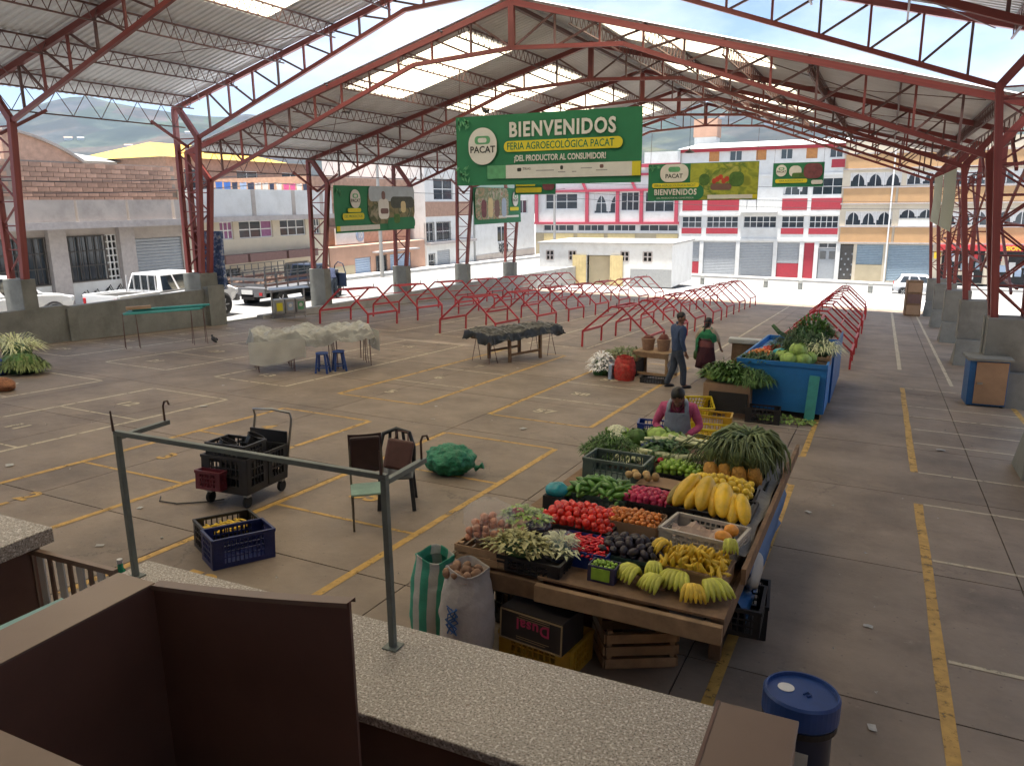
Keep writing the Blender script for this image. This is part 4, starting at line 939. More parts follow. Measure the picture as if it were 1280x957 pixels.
P(m_white, 2.95, 3.75, .5, 1.35, 'shirt_picture', .22, 3); P(m_brown, 3.22, 3.5, 1.32, 1.68, 'head_picture', .13, 3.2); P(m_brown, 3.1, 3.7, .72, .95, 'hands_picture', .1, 3.4); P(m_door, 4.7, 5.1, .75, 1.25, 'figure_picture', .15, 3); P(m_leafp, 4.1, 4.6, .3, .7, 'plant_picture', .15, 3)
leaves(P, .1, 1.5, .5, .25, 9, B)
B, P, T = banner('banner', 'green banner with market photo between the two furthest left columns', (-19.85, 37.2, 2.1), 6.0, 1.95, math.pi/2)
P(m_mark, .1, 4.2, .25, 1.93, 'photo', .4, 1); emblem(P, T, 5.15, 1.35, .38); P(m_by, 4.4, 5.6, .68, .88, 'yellow_strip', .08, 2); P(m_bw, 2.9, 5.6, .3, .42, 'logo_strip', 0, 2)
for i, (x, c) in enumerate(((.8, m_purpp), (1.6, m_door), (2.4, m_brown), (3.3, m_blush))): P(c, x, x+.6, .35, 1.3+.1*(i % 2), 'figure_picture', .25, 2+i*.2)
for lab, y in (('blank back of a pale banner on nearer right hand columns', 25.6), ('blank back of a pale banner on further right hand columns', 31.7)):
    B, P, T = banner('banner', lab, (1.68, y+5.6, 2.25), 5.6, 1.75, -math.pi/2, m_back)
B, P, T = banner('banner', 'green banner edge beyond the right hand columns', (3.6, 25.0, 2.2), 3.0, 1.8, 0)
# ------------------------------------------------------------------ pieces around the hall
m_wood = mat('weathered_wood', (.20, .12, .065), .8, var=.3, sc=7, bump=.2, bsc=40, rnd=.18)
m_woodl = mat('pale_wood', (.34, .22, .12), .8, var=.25, sc=7, bump=.15, rnd=.15)
m_ply = mat('plywood', (.36, .23, .14), .75, var=.15, sc=3, dirt=.3, dcol=(.22, .13, .08))
m_bluep = mat('blue_painted_steel', (.015, .10, .28), .5, var=.2, sc=2, dirt=.3, dcol=(.03, .05, .08)); m_teal = mat('teal_board_paint', (.05, .30, .28), .6, var=.2)
m_tarpk = mat('black_tarpaulin', (.022, .024, .024), .42, var=.4, sc=5, bump=.25, bsc=14)
m_tarpw = mat('dusty_clear_tarpaulin', (.36, .36, .33), .4, var=.25, sc=3, bump=.3, bsc=12, dirt=.6, dcol=(.25, .21, .16))
m_film = translucent(mat('white_plastic_film', (.62, .62, .58), .4, var=.12, sc=3), (.5, .5, .46), .3)
m_bstool = mat('blue_plastic', (.02, .06, .22), .4, var=.1)
def tarp(w, d, over, seed, amp=.05, z0=.0):
    def f(a, b):
        x, y = (a-.5)*w, (b-.5)*d; ex = max(0, abs(a-.5)*w-w/2+over); ey = max(0, abs(b-.5)*d-d/2+over)
        z = z0-min(over*1.1, .95*max(ex, ey)+.25*min(ex, ey)); n = noise.fractal(V((x*2.2+seed, y*2.2, z*2)), .8, 2, 4)+.9*(.35-abs(noise.noise(V((x*4+seed, y*4, 3)))))+.5*(.3-abs(noise.noise(V((x*9+seed, y*8, 7)))))
        e = max(ex, ey)/max(over, .01); k = 1-.75*e
        px = (abs(x)-ex*.75)*(1 if x > 0 else -1)+.07*n*e; py = (abs(y)-ey*.75)*(1 if y > 0 else -1)+.07*noise.noise(V((x*3, y*3, seed)))*e
        return (px, py, z+amp*n+.03*math.sin(x*9+seed)*e)
    return f
def trestle(root, x, y, h, w, m, nm='trestle_leg', r=.012):
    for s in (-1, 1):
        for e in (-1, 1): stick(nm, (x+s*w/2, y+e*.16, 0), (x+s*w/2*.9, y, h), r, r, m, root)
    stick('trestle_rail', (x-w/2, y, h), (x+w/2, y, h), r*1.4, r*1.4, m, root)
# black tarp table
A = thing('covered_table', 'wooden table under a lumpy black tarpaulin in middle of hall', 'table', onfloor(-8.75, 18.55).translation, math.radians(-23)); 
MB().grid(64, 90, tarp(1.55, 2.9, .2, 3, .085, .84)).obj('tarpaulin', m_tarpk, A, smooth=True, fix=False)
for s in (-1, 1):
    for e in (-1, 1): MB().b(s*.42-.035, s*.42+.035, e*.55-.035, e*.55+.035, 0, .74).obj('leg', m_wood, A)
    MB().b(s*.42-.02, s*.42+.02, -.52, .52, .2, .26).obj('stretcher', m_wood, A); trestle(A, 0, s*1.05, .72, .7, m_rod)
MB().b(-.5, .5, -1.1, 1.1, .64, .7).obj('table_top', m_wood, A)
for k in range(3): MB().tube([(x_, -.8+k*.8, .8+.14*math.cos(x_*2)+.02) for x_ in (-.62, -.3, 0, .3, .62)], .008, 5).obj('lashing', m_metal, A)
# white tarp table
A = thing('covered_table', 'long table under dusty clear plastic sheeting left of centre', 'table', onfloor(-12.25, 14.5).translation, math.radians(49))
MB().grid(96, 60, tarp(3.3, 1.7, .3, 9, .11, .9)).obj('plastic_sheet', m_tarpw, A, smooth=True, fix=False)
MB().b(-1.25, 1.25, -.45, .45, .70, .75).obj('table_top', m_wood, A)
for xx in (-1.3, -.5, .5, 1.3): trestle(A, xx, 0, .78, .05, m_rod); stick('leg', (xx, -.55, 0), (xx, -.5, .78), .02, .02, m_rod, A); stick('leg', (xx, .55, 0), (xx, .5, .78), .02, .02, m_rod, A)
def sk(x0, x1, y, dz): return lambda a, b: (x0+(x1-x0)*a, y+.04*math.sin(a*14+b*2)*b, .82-b*(dz+.06*math.sin(a*5)))
MB().grid(20, 6, sk(-1.5, -.25, -.72, .5)).obj('plastic_skirt', m_film, A, smooth=True, fix=False)
MB().grid(12, 6, lambda a, b: (1.52+.03*math.sin(a*9), -.6+1.3*a, .82-b*.5)).obj('plastic_skirt', m_film, A, smooth=True, fix=False)
# blue stools
ST = None
for k, (x, y) in enumerate(((-11.5, 13.95), (-11.38, 14.4))):
    lab = ['blue plastic stool left of its twin at the sheeted table', 'blue plastic stool right of its twin at the sheeted table'][k]; M = onfloor(x, y, .4+k*.5, 0, False)
    if not ST:
        ST = thing('stool', lab, 'stool', (0, 0, 0), 0, 'blue stools')
        MB().lathe([(.13, .44), (.15, .46), (.14, .48)], 14).obj('seat', m_bstool, ST)
        for i in range(4): a = math.pi/4+i*math.pi/2; stick('leg', (.19*math.cos(a), .19*math.sin(a), 0), (.12*math.cos(a), .12*math.sin(a), .45), .045, .03, m_bstool, ST)
        for i in range(4):
            a, b = math.pi/4+i*math.pi/2, math.pi/4+(i+1)*math.pi/2; stick('rung', (.17*math.cos(a), .17*math.sin(a), .14), (.17*math.cos(b), .17*math.sin(b), .14), .03, .02, m_bstool, ST)
        ST.matrix_basis = M
    else: clone(ST, M, lab)
# teal boards on trestles
A = thing('trestle_stand', 'teal painted boards laid across thin wire trestles by left wall', 'trestle table', onfloor(-17.5, 14.8).translation, math.radians(56))
for x in (-.85, .85): trestle(A, x, 0, .96, .35, m_rod, r=.014)
for i, (y, z) in enumerate(((-.22, .98), (0, .98), (.2, .98), (.05, 1.04))): MB().b(-1.0+.08*i, .9+.1*i, y-.09, y+.09, z, z+.045).obj('board', m_teal, A, bevel=.005)
MB().b(-.9, -.3, -.1, .1, 1.086, 1.16).obj('cardboard', m_ply, A)
# recycling bins
A = thing('recycling_bins', 'roofed steel stand of three recycling bins at the left opening', 'bins', onfloor(-19.95, 22.5).translation, math.radians(60))
for x in (-.62, .62): stick('post', (x, 0, 0), (x, 0, 1.12), .05, .05, m_metal, A)
MB().grid(10, 2, lambda a, b: (-.75+1.5*a, -.28+.56*b, 1.12+.06*math.sin(math.pi*b))).obj('roof', m_metal, A, smooth=True)
for i, c in enumerate((m_by, m_blush, m_bg2)):
    x = -.4+i*.4; bn = MB().b(x-.18, x+.18, -.17, .17, .2, .74).obj('bin', m_metal, A, bevel=.02); MB().b(x-.11, x+.11, -.185, -.175, .32, .62).obj('bin_label', c, bn)
    ring = MB(); ring.lathe([(.07, 0), (.07, .004), (.045, .004), (.045, 0)], 16, Matrix.Translation((x, -.19, .5)) @ Matrix.Rotation(math.pi/2, 4, 'X')); ring.obj('recycling_mark', m_bw, bn) if i else None
stick('rail', (-.62, 0, .16), (.62, 0, .16), .03, .03, m_metal, A)
for x in (-.2, .2): stick('leg', (x, 0, 0), (x, 0, .2), .03, .03, m_metal, A)
# blue flowered mattress on the column
m_flor = photo_mat('blue_floral_fabric', [(.03, .05, .12), (.06, .11, .26), (.5, .52, .56)], 7)
A = thing('mattress', 'blue flowered mattress leaning upright against left column pair', 'mattress', (-20.7, 19.72, .45)); MB().grid(10, 14, lambda a, b: (-.8+1.25*a+.02*math.sin(b*9), .02*math.sin(b*14+a*6), b*1.95)).obj('cover', m_flor, A, smooth=True)
MB().grid(10, 14, lambda a, b: (-.8+1.25*a+.02*math.sin(b*9), .14+.02*math.sin(b*14+a*6), b*1.95)).obj('back_cover', m_flor, A, smooth=True); MB().grid(2, 14, lambda a, b: (.45+.02*math.sin(b*9), .14*a, b*1.95)).obj('side_panel', m_flor, A, smooth=True)
# cabinet and boards at the right columns
A = thing('cabinet', 'small blue and tan metal cabinet standing at right column base', 'cabinet', onfloor(2.25, 20.05).translation, math.radians(4))
A.location = (2.2, 18.75, fz(2.2, 18.75)); MB().b(-.36, .36, -.3, .3, .04, 1.0).obj('case', m_bluep, A, bevel=.01); MB().b(-.42, .42, -.36, .34, 1.0, 1.05).obj('lid', m_conc, A); d = MB().b(-.24, .34, -.325, -.303, .08, .97).obj('door', m_ply, A); MB().b(-.2, -.1, -.35, -.326, .5, .54).obj('handle', m_metal, d)
for s in (-1, 1): MB().b(s*.3-.03, s*.3+.03, -.25, -.19, 0, .04).obj('foot', m_dark, A)
A = thing('board_stack', 'brown cupboard standing on end by the furthest right column', 'cupboard', (1.55, 42.9, fz(1.5, 42.9)), .1)
MB().b(-.35, .35, -.3, .3, 0, 1.75).obj('case', m_wood, A, bevel=.01)
for i in range(3): MB().b(-.3, .3, -.32, -.302, .1+i*.55, .55+i*.55).obj('panel', m_brown if i % 2 else m_ply, A)
# ------------------------------------------------------------------ crates and produce
m_blkc = mat('black_crate_plastic', (.018, .017, .018), .45, var=.3, rnd=.1); m_bluc = mat('blue_crate_plastic', (.012, .02, .10), .4, var=.2)
m_blut = mat('bright_blue_tray', (.01, .04, .22), .35, var=.15); m_yelc = mat('yellow_crate_plastic', (.50, .30, .025), .45, var=.2, dirt=.4, dcol=(.2, .13, .04)); m_yell = mat('lemon_crate_plastic', (.62, .48, .02), .45, var=.12)
m_grnc = mat('grey_green_crate', (.085, .12, .10), .5, var=.2); m_whic = mat('dirty_white_crate', (.46, .42, .36), .5, var=.15, dirt=.3, dcol=(.25, .2, .15))
m_card = mat('cardboard', (.30, .19, .11), .85, var=.12, sc=4); m_cardr = mat('red_brown_carton', (.16, .05, .035), .8, var=.2)
m_maro = mat('maroon_crate', (.12, .015, .025), .45, var=.2); m_green = mat('tray_green', (.03, .06, .05), .5)
def cwall(mb, p, q, h, t, n, rows, low=.0, solid=False):
    p, q = V(p), V(q); d = (q-p); L = d.length; d /= L; nrm = V((-d.y, d.x, 0)); R = Matrix(((d.x, nrm.x, 0, p.x), (d.y, nrm.y, 0, p.y), (0, 0, 1, p.z), (0, 0, 0, 1)))
    if solid: mb.b(0, L, -t/2, t/2, 0, h, R); mb.b(-.005, L+.005, -t, t, h-.02, h, R); return
    mb.b(0, L, -t/2, t/2, 0, h*.16, R); mb.b(-.006, L+.006, -t, t, h-.03, h, R)
    for i in range(n+1): x = (L-.02)*i/n; mb.b(x, x+.02 if i in (0, n) else x+.012, -t/2, t/2, h*.16, h-.03, R)
    for r in range(1, rows): z = h*.16+(h*.84-.03)*r/rows; mb.b(0, L, -t/2, t/2, z-.006, z+.006, R)
    mb.b(0, L*.18, -t*.4, t*.4, h*.16, h-.03, R); mb.b(L*.82, L, -t*.4, t*.4, h*.16, h-.03, R)
def crate(name, label, M, w, d, h, m, n=9, rows=3, cat='crate', solid=False, group=None, flare=1.0):
    C = thing(name, label, cat, (0, 0, 0), 0, group); C.matrix_basis = M
    x, y = w/2, d/2; MB().b(-x, x, -y, y, 0, .015).obj('base', m, C)
    for p, q in (((-x, -y, 0), (x, -y, 0)), ((x, -y, 0), (x, y, 0)), ((x, y, 0), (-x, y, 0)), ((-x, y, 0), (-x, -y, 0))):
        mb = MB(); cwall(mb, p, q, h, .012, n if abs(p[1]-q[1]) < .01 else max(4, int(n*d/w)), rows, solid=solid); mb.obj('side', m, C, fix=False)
    return C
def wcrate(name, label, M, w, d, h, m, slats=3):
    C = thing(name, label, 'wooden crate', (0, 0, 0)); C.matrix_basis = M; t = .012; sh = h/slats*.72
    for i in range(slats):
        z0 = h*i/slats+.004; 
        for s in (-1, 1): MB().b(-w/2, w/2, s*d/2-t/2, s*d/2+t/2, z0, z0+sh).obj('slat', m, C); MB().b(s*w/2-t/2+s*t, s*w/2+t/2+s*t, -d/2, d/2, z0, z0+sh).obj('slat', m, C)
    for sx in (-1, 1):
        for sy in (-1, 1): MB().b(sx*(w/2-.03)-.02, sx*(w/2-.03)+.02, sy*(d/2-.03)-.02, sy*(d/2-.03)+.02, 0, h).obj('corner_post', m, C)
    for i in range(4): MB().b(-w/2, w/2, -d/2+d*i/4+.01, -d/2+d*(i+1)/4-.01, -.012, -.001).obj('bottom_slat', m, C)
    return C
def box(name, label, M, w, d, h, m, open_=True, cat='box'):
    C = thing(name, label, cat, (0, 0, 0)); C.matrix_basis = M; t = .008
    for s in (-1, 1): MB().b(-w/2, w/2, s*d/2-t/2, s*d/2+t/2, 0, h+random.uniform(-.008, .008)).obj('side', m, C); MB().b(s*w/2-t/2, s*w/2+t/2, -d/2+t/2, d/2-t/2, 0, h).obj('side', m, C)
    MB().b(-w/2, w/2, -d/2, d/2, 0, t if open_ else .02).obj('base', m, C)
    if not open_: MB().b(-w/2-.002, w/2+.002, -d/2-.002, d/2+.002, h, h+.008).obj('lid', m, C)
    return C
def fruit(nm, m, shapes): return [s.mesh(nm, m, True) for s in shapes]
def pm(name, c, rough=.35, var=.2, rnd=.2, **k): return mat(name, tuple(min(.8, 1.5*q) for q in c), rough, var=var, rnd=rnd, sc=14, **k)
m_tom = pm('tomato_skin', (.48, .03, .018), .22); m_chi = pm('chilli_skin', (.45, .012, .018), .25); m_avo = pm('avocado_skin', (.02, .014, .018), .45, rnd=.3)
m_tam = pm('tree_tomato_skin', (.42, .14, .025), .35); m_rad = pm('radish_skin', (.33, .02, .06), .4); m_pep = pm('green_pepper_skin', (.07, .17, .025), .28); m_kiw = pm('sapote_skin', (.36, .24, .10), .7)
m_lim = pm('lime_skin', (.17, .28, .03), .35); m_lem = pm('lemon_skin', (.52, .36, .03), .4); m_pap = pm('papaya_skin', (.58, .33, .02), .4, dirt=.5, dcol=(.28, .28, .03), dsc=5); m_papr = pm('orange_papaya_skin', (.68, .22, .03), .4)
m_bang = pm('green_banana_skin', (.38, .38, .05), .45, dirt=.3, dcol=(.2, .28, .04), dsc=6); m_bany = pm('ripe_banana_skin', (.56, .36, .03), .5, dirt=.6, dcol=(.09, .045, .015), dsc=12)
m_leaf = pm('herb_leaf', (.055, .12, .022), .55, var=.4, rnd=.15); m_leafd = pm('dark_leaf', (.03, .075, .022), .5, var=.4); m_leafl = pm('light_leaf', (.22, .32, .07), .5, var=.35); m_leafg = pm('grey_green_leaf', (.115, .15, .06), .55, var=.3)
m_stalk = pm('white_stalk', (.45, .46, .27), .5); m_cau = pm('cauliflower_curd', (.62, .55, .38), .8, bump=.6, bsc=60); m_pot = pm('potato_skin', (.22, .13, .08), .8, dirt=.4, dcol=(.1, .06, .04)); m_oni = pm('onion_skin', (.40, .18, .10), .4)
m_pin = pm('pineapple_rind', (.42, .21, .035), .6, bump=.8, bsc=50); m_red2 = pm('crimson_fruit', (.42, .02, .045), .35)
def ellm(nm, m, r, k=3, jit=.05, n=10, q=7): return fruit(nm, m, [MB().ell((0, 0, 0), (r[0]*random.uniform(.9, 1.1), r[1]*random.uniform(.9, 1.1), r[2]*random.uniform(.92, 1.08)), n, q, jit=jit) for _ in range(k)])
def bent(nm, m, L, r, bend, k=3, n=6, seg=7, taper=(.25, .8, 1, 1, .95, .7, .2)):
    out = []
    for _ in range(k):
        l, bnd = L*random.uniform(.85, 1.15), bend*random.uniform(.7, 1.3); pts = []
        for i in range(seg): t = i/(seg-1)-.5; pts.append((t*l, bnd*(.25-t*t)*l*0+bnd*l*(t*t-.08), 0))
        out.append(MB().tube(pts, [r*taper[i] for i in range(seg)], n))
    return fruit(nm, m, out)
def heap(nm, label, cat, group, meshes, cx, cy, w, d, h0, dome, sp, rz=0, lay=2, flat=False, sz=1.0, prune=1.0):
    n = 0
    for l in range(lay):
        f = 1-.28*(lay-1-l)*0; ny = max(1, int(d/(sp*.87))); nx = max(1, int(w/sp)); 
        for j in range(ny):
            for i in range(nx):
                if random.random() > prune or (l == 0 and lay > 1 and 0 < i < nx-1 and 0 < j < ny-1 and dome < .04): continue
                x = (i+.5+(j % 2)*.4-.2)/nx-.5; y = (j+.5)/ny-.5
                if l and (abs(x) > .46 or abs(y) > .46): continue
                z = h0+dome*(1-(2*x)**2)*(1-(2*y)**2)+l*sp*.55-(lay-1)*sp*.3+random.uniform(-.1, .1)*sp
                lx, ly = x*w+random.uniform(-.12, .12)*sp, y*d+random.uniform(-.12, .12)*sp; c, s = math.cos(rz), math.sin(rz)
                X, Y = cx+lx*c-ly*s, cy+lx*s+ly*c
                R = Euler((random.uniform(-.4, .4) if flat else random.uniform(0, 6.3), random.uniform(-.4, .4) if flat else random.uniform(0, 6.3), random.uniform(0, 6.3))).to_matrix().to_4x4()
                o = put(nm, random.choice(meshes), None, Matrix.Translation((X, Y, fz(X, Y)+z)) @ R @ Matrix.Scale(sz*random.uniform(.88, 1.12), 4)); tag(o, label, cat, group); n += 1
    return n
def leafmass(mb, n, rx, ry, rz_, ll, lw, up=.6, c=(0, 0, 0), droop=.3):
    for _ in range(n):
        a = random.uniform(0, 6.283); q = math.sqrt(random.random()); p = V((c[0]+rx*q*math.cos(a), c[1]+ry*q*math.sin(a), c[2]+rz_*(1-q*q)*random.uniform(.3, 1)))
        d = V((math.cos(a)*random.uniform(.2, 1)+random.uniform(-.5, .5), math.sin(a)*random.uniform(.2, 1)+random.uniform(-.5, .5), up*random.uniform(.1, 1.3))).normalized(); L = ll*random.uniform(.6, 1.3); W_ = lw*random.uniform(.7, 1.3)
        s = d.cross(V((0, 0, 1)))
        if s.length < .05: s = V((1, 0, 0))
        s.normalize(); m1 = p+d*L*.5+V((0, 0, .1*L)); e = p+d*L-V((0, 0, droop*L))
        mb.add([p, m1-s*W_/2, m1+V((0, 0, -.1*W_)), m1+s*W_/2, e], [(0, 1, 2), (0, 2, 3), (1, 4, 2), (2, 4, 3)])
def greens(name, label, cat, M, m, n, r, ll, lw, up=.6, core=True, droop=.3):
    C = thing(name, label, cat, (0, 0, 0)); C.matrix_basis = M
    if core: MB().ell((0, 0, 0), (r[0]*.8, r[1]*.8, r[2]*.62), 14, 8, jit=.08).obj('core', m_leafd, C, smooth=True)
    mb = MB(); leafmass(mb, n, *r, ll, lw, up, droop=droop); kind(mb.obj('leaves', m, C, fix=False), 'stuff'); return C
def cabbage(name, label, M, r, m, group=None):
    C = thing(name, label, 'cabbage', (0, 0, 0), 0, group); C.matrix_basis = M
    MB().ell((0, 0, 0), (r*.85, r*.85, r*.8), 12, 8, jit=.04).obj('heart', m, C, smooth=True)
    for k in range(9):
        a = k*2.4; mb = MB()
        mb.grid(5, 4, lambda u, v: ((lambda th, ph, rr: (rr*math.cos(a+th)*math.cos(ph), rr*math.sin(a+th)*math.cos(ph), rr*math.sin(ph)*.9))((u-.5)*1.5, -.7+v*(1.5+.25*math.sin(k)), r*(.92+.16*v*(k % 3)*.4+.05*math.sin(u*9+k))))); mb.obj('leaf', m, C, smooth=True, fix=False)
    return C
def at_(px, py, h, rz=0): p = fl(px, py, h); return onfloor(p.x, p.y, rz, h)
def hh(x, y, h, rz=0): return onfloor(x, y, rz, h)
# --- the stall table
TH = .72
A = thing('stall_table', 'long rough plank stall table carrying fruit and vegetables', 'table', onfloor(-1.82, 4.72).translation); A.matrix_basis = onfloor(-1.82, 4.83)
for i in range(9): x0 = -1.0+i*.225; MB().b(x0, x0+.215, .03, 4.25, TH-.05+random.uniform(0, .006), TH).obj('plank', m_wood, A)
MB().b(-1.02, -.27, -.06, .0, TH-.17, TH-.03).obj('front_board', m_wood, A, bevel=.006); MB().b(-.30, 1.06, -.12, -.062, TH-.15, TH-.02).obj('front_board', m_woodl, A, bevel=.006)
MB().b(-.30, 1.06, -.06, .35, TH-.0, TH+.018).obj('front_shelf', m_wood, A)
MB().b(1.02, 1.055, 0, 4.25, TH-.15, TH+.01).obj('side_board', m_wood, A)
for (x, y) in ((-.9, .75), (.9, .75), (-.9, 2.3), (.9, 2.3), (-.9, 4.0), (.9, 4.0)): MB().b(x-.045, x+.045, y-.045, y+.045, 0, TH-.05).obj('leg', m_wood, A)
for x in (-.9, .9): MB().b(x-.02, x+.02, .8, 3.95, .22, .3).obj('stretcher', m_wood, A)
m_can = mat('grey_canvas', (.20, .19, .17), .85, var=.25, sc=5, bump=.3, bsc=20)
MB().grid(4, 30, lambda a, b: (.93+.13*a+.012*math.sin(b*22), .75+3.5*b, TH+.2-.02*math.sin(a*3)+.012*math.sin(b*31+a*2)-.05*a)).obj('edge_canvas', m_can, A, smooth=True)
MB().bar((1.09, .5, TH+.1), (1.11, 4.3, TH+.16), .035, .12).obj('edge_plank', m_wood, A)
MB().grid(8, 10, lambda a, b: (1.06+.05*math.sin(b*9+a*4), .8+2.6*a, TH+.1-.55*b)).obj('hanging_cloth', m_bluep, A, smooth=True)
# --- left front corner
wcrate('wooden_crate', 'low wooden crate holding the bagged onions at stall front left', hh(-2.6, 5.02, TH), .42, .36, .14, m_woodl, 2)
onim = ellm('onion', m_oni, (.034, .034, .03)); heap('onion', 'brown onion inside the clear bag at stall front left', 'onion', 'bagged onions', onim, -2.64, 5.08, .3, .28, TH+.16, .14, .07)
A = thing('plastic_bag', 'clear plastic bag of brown onions at front left corner of stall', 'plastic bag', (0, 0, 0)); A.matrix_basis = hh(-2.64, 5.08, TH+.15)
m_clear = mat('clear_polythene', (.8, .8, .8), .12, var=.03, alpha=.16, bump=.6, bsc=18); MB().ell((0, 0, .12), (.22, .2, .19), 18, 10, jit=.06).obj('film', m_clear, A, smooth=True)
C = crate('crate', 'black crate under the white flowers at stall front left', hh(-2.2, 5.02, TH), .5, .36, .12, m_blkc)
A = greens('flower_bunch', 'pale green flower heads spilling from a crate at stall front', 'flowers', hh(-2.32, 4.96, TH+.14), pm('pale_flower', (.40, .38, .17), .6), 300, (.24, .14, .12), .10, .035, .7)
A = greens('cauliflower_bag', 'white florets in cling film beside the chilli tray', 'vegetables', hh(-2.06, 5.13, TH+.13), m_stalk, 160, (.14, .14, .11), .09, .03, .6)
MB().ell((0, 0, .02), (.17, .16, .13), 16, 8, jit=.07).obj('film', m_clear, A, smooth=True)
A = thing('vegetable_bag', 'printed film bag of mixed vegetables on the onions', 'bag', (0, 0, 0)); A.matrix_basis = hh(-2.42, 5.3, TH+.24)
mb = MB(); leafmass(mb, 160, .17, .1, .1, .09, .05, .6); kind(mb.obj('chopped_leaves', m_leafl, A, fix=False), 'stuff'); MB().ell((-.05, -.03, .08), (.06, .05, .03), 10, 6, jit=.1).obj('radish_slices', m_rad, A, smooth=True); MB().grid(20, 12, lambda u, v: (.22*(u-.5)*2, .14*(v-.5)*2, .02+.12*math.sin(math.pi*u)*math.sin(math.pi*v)+.015*noise.noise(V((u*9, v*9, 2))))).obj('film', m_clear, A, smooth=True)
aub = ellm('aubergine', pm('aubergine_skin', (.012, .008, .014), .25), (.035, .075, .035), 2); heap('aubergine', 'black aubergine beside the tomato heap', 'aubergine', 'aubergines at stall front', aub, -2.28, 5.22, .2, .16, TH+.2, .03, .08, lay=2, flat=True)
# --- trays of small fruit
crate('crate', 'black crate heaped with red tomatoes', hh(-2.12, 5.76, TH), .62, .44, .16, m_blkc)
heap('tomato', 'ripe red tomato in the heap at the left of the stall', 'tomato', 'tomatoes on stall', ellm('tomato', m_tom, (.034, .034, .030), 6, .07), -2.12, 5.76, .62, .44, TH+.17, .08, .066, lay=2)
box('tray', 'bright blue tray of red chillies', hh(-1.9, 5.3, TH), .44, .36, .15, m_blut, cat='tray')
heap('chilli', 'red chilli pepper in the bright blue tray', 'chilli', 'red chillies', bent('chilli', m_chi, .1, .012, .5), -1.9, 5.3, .42, .33, TH+.13, .03, .042, lay=2, flat=True)
crate('crate', 'black crate full of dark avocados', hh(-1.53, 5.4, TH), .5, .38, .13, m_green)
heap('avocado', 'dark purple avocado in the crate at stall centre front', 'avocado', 'avocados', ellm('avocado', m_avo, (.036, .036, .05)), -1.53, 5.4, .48, .36, TH+.14, .04, .075, lay=2)
box('box', 'open cardboard box of small orange tree tomatoes', hh(-1.72, 5.92, TH), .5, .36, .2, m_card)
heap('tree_tomato', 'small orange tree tomato in open cardboard box', 'tree tomato', 'tree tomatoes', ellm('tree_tomato', m_tam, (.022, .022, .028)), -1.72, 5.92, .47, .33, TH+.19, .03, .05, lay=2)
crate('crate', 'black crate of crimson radishes', hh(-1.72, 6.55, TH), .46, .34, .17, m_blkc)
heap('radish', 'crimson radish in the crate behind tree tomatoes', 'radish', 'radishes', ellm('radish', m_rad, (.03, .03, .032)), -1.72, 6.55, .44, .32, TH+.18, .04, .06, lay=2)
crate('crate', 'dark crate heaped with long green peppers', hh(-2.2, 6.55, TH), .56, .42, .17, m_green)
heap('green_pepper', 'long green pepper in the heap behind tomatoes', 'pepper', 'green peppers', bent('green_pepper', m_pep, .14, .025, .25), -2.2, 6.55, .54, .42, TH+.18, .08, .075, lay=2, flat=True)
A = thing('cardboard_sheet', 'flat cardboard sheet under the round brown fruit', 'cardboard', (0, 0, 0)); A.matrix_basis = hh(-1.66, 7.05, TH+.17); MB().grid(6, 4, lambda a, b: (-.32+.64*a, -.16+.32*b, .012*math.sin(a*5))).obj('sheet', m_card, A, smooth=True); MB().b(-.3, .3, -.15, .15, -.17, -.02).obj('support', m_dark, A)
heap('sapote', 'round brown fruit on flat cardboard behind green peppers', 'fruit', 'round brown fruit', ellm('sapote', m_kiw, (.038, .038, .036)), -1.95, 7.02, .3, .2, TH+.22, .02, .085, lay=1)
crate('crate', 'shallow dark crate of limes', hh(-1.68, 7.55, TH), .46, .36, .17, m_blkc)
heap('lime', 'green lime in the shallow crate', 'lime', 'limes', ellm('lime', m_lim, (.033, .033, .036)), -1.68, 7.55, .44, .34, TH+.19, .05, .072, lay=2)
A = thing('turquoise_bag', 'knotted turquoise plastic bag left of the green peppers', 'plastic bag', (0, 0, 0)); A.matrix_basis = hh(-2.56, 6.32, TH+.18); MB().ell((0, 0, 0), (.11, .1, .075), 16, 9, jit=.09).obj('bag_body', mat('turquoise_film', (.02, .30, .34), .3, var=.25, sc=10), A, smooth=True); MB().b(-.1, .1, -.1, .1, -.18, -.04).obj('support', m_dark, A)
crate('crate', 'empty grey green crate on the left side of stall', hh(-2.28, 7.3, TH+.06), .62, .42, .24, m_grnc, 10, 2)
heap('crimson_fruit', 'crimson fruit beside the blue bag', 'fruit', 'crimson fruit', ellm('crimson_fruit', m_red2, (.033, .033, .03)), -1.98, 7.8, .2, .22, TH+.17, .03, .07, lay=2)
A = thing('blue_bag', 'crumpled bright blue bag among the leafy vegetables', 'plastic bag', (0, 0, 0)); A.matrix_basis = hh(-2.15, 8.12, TH+.22); MB().ell((0, 0, 0), (.12, .09, .08), 14, 8, jit=.12).obj('bag_body', m_blut, A, smooth=True)
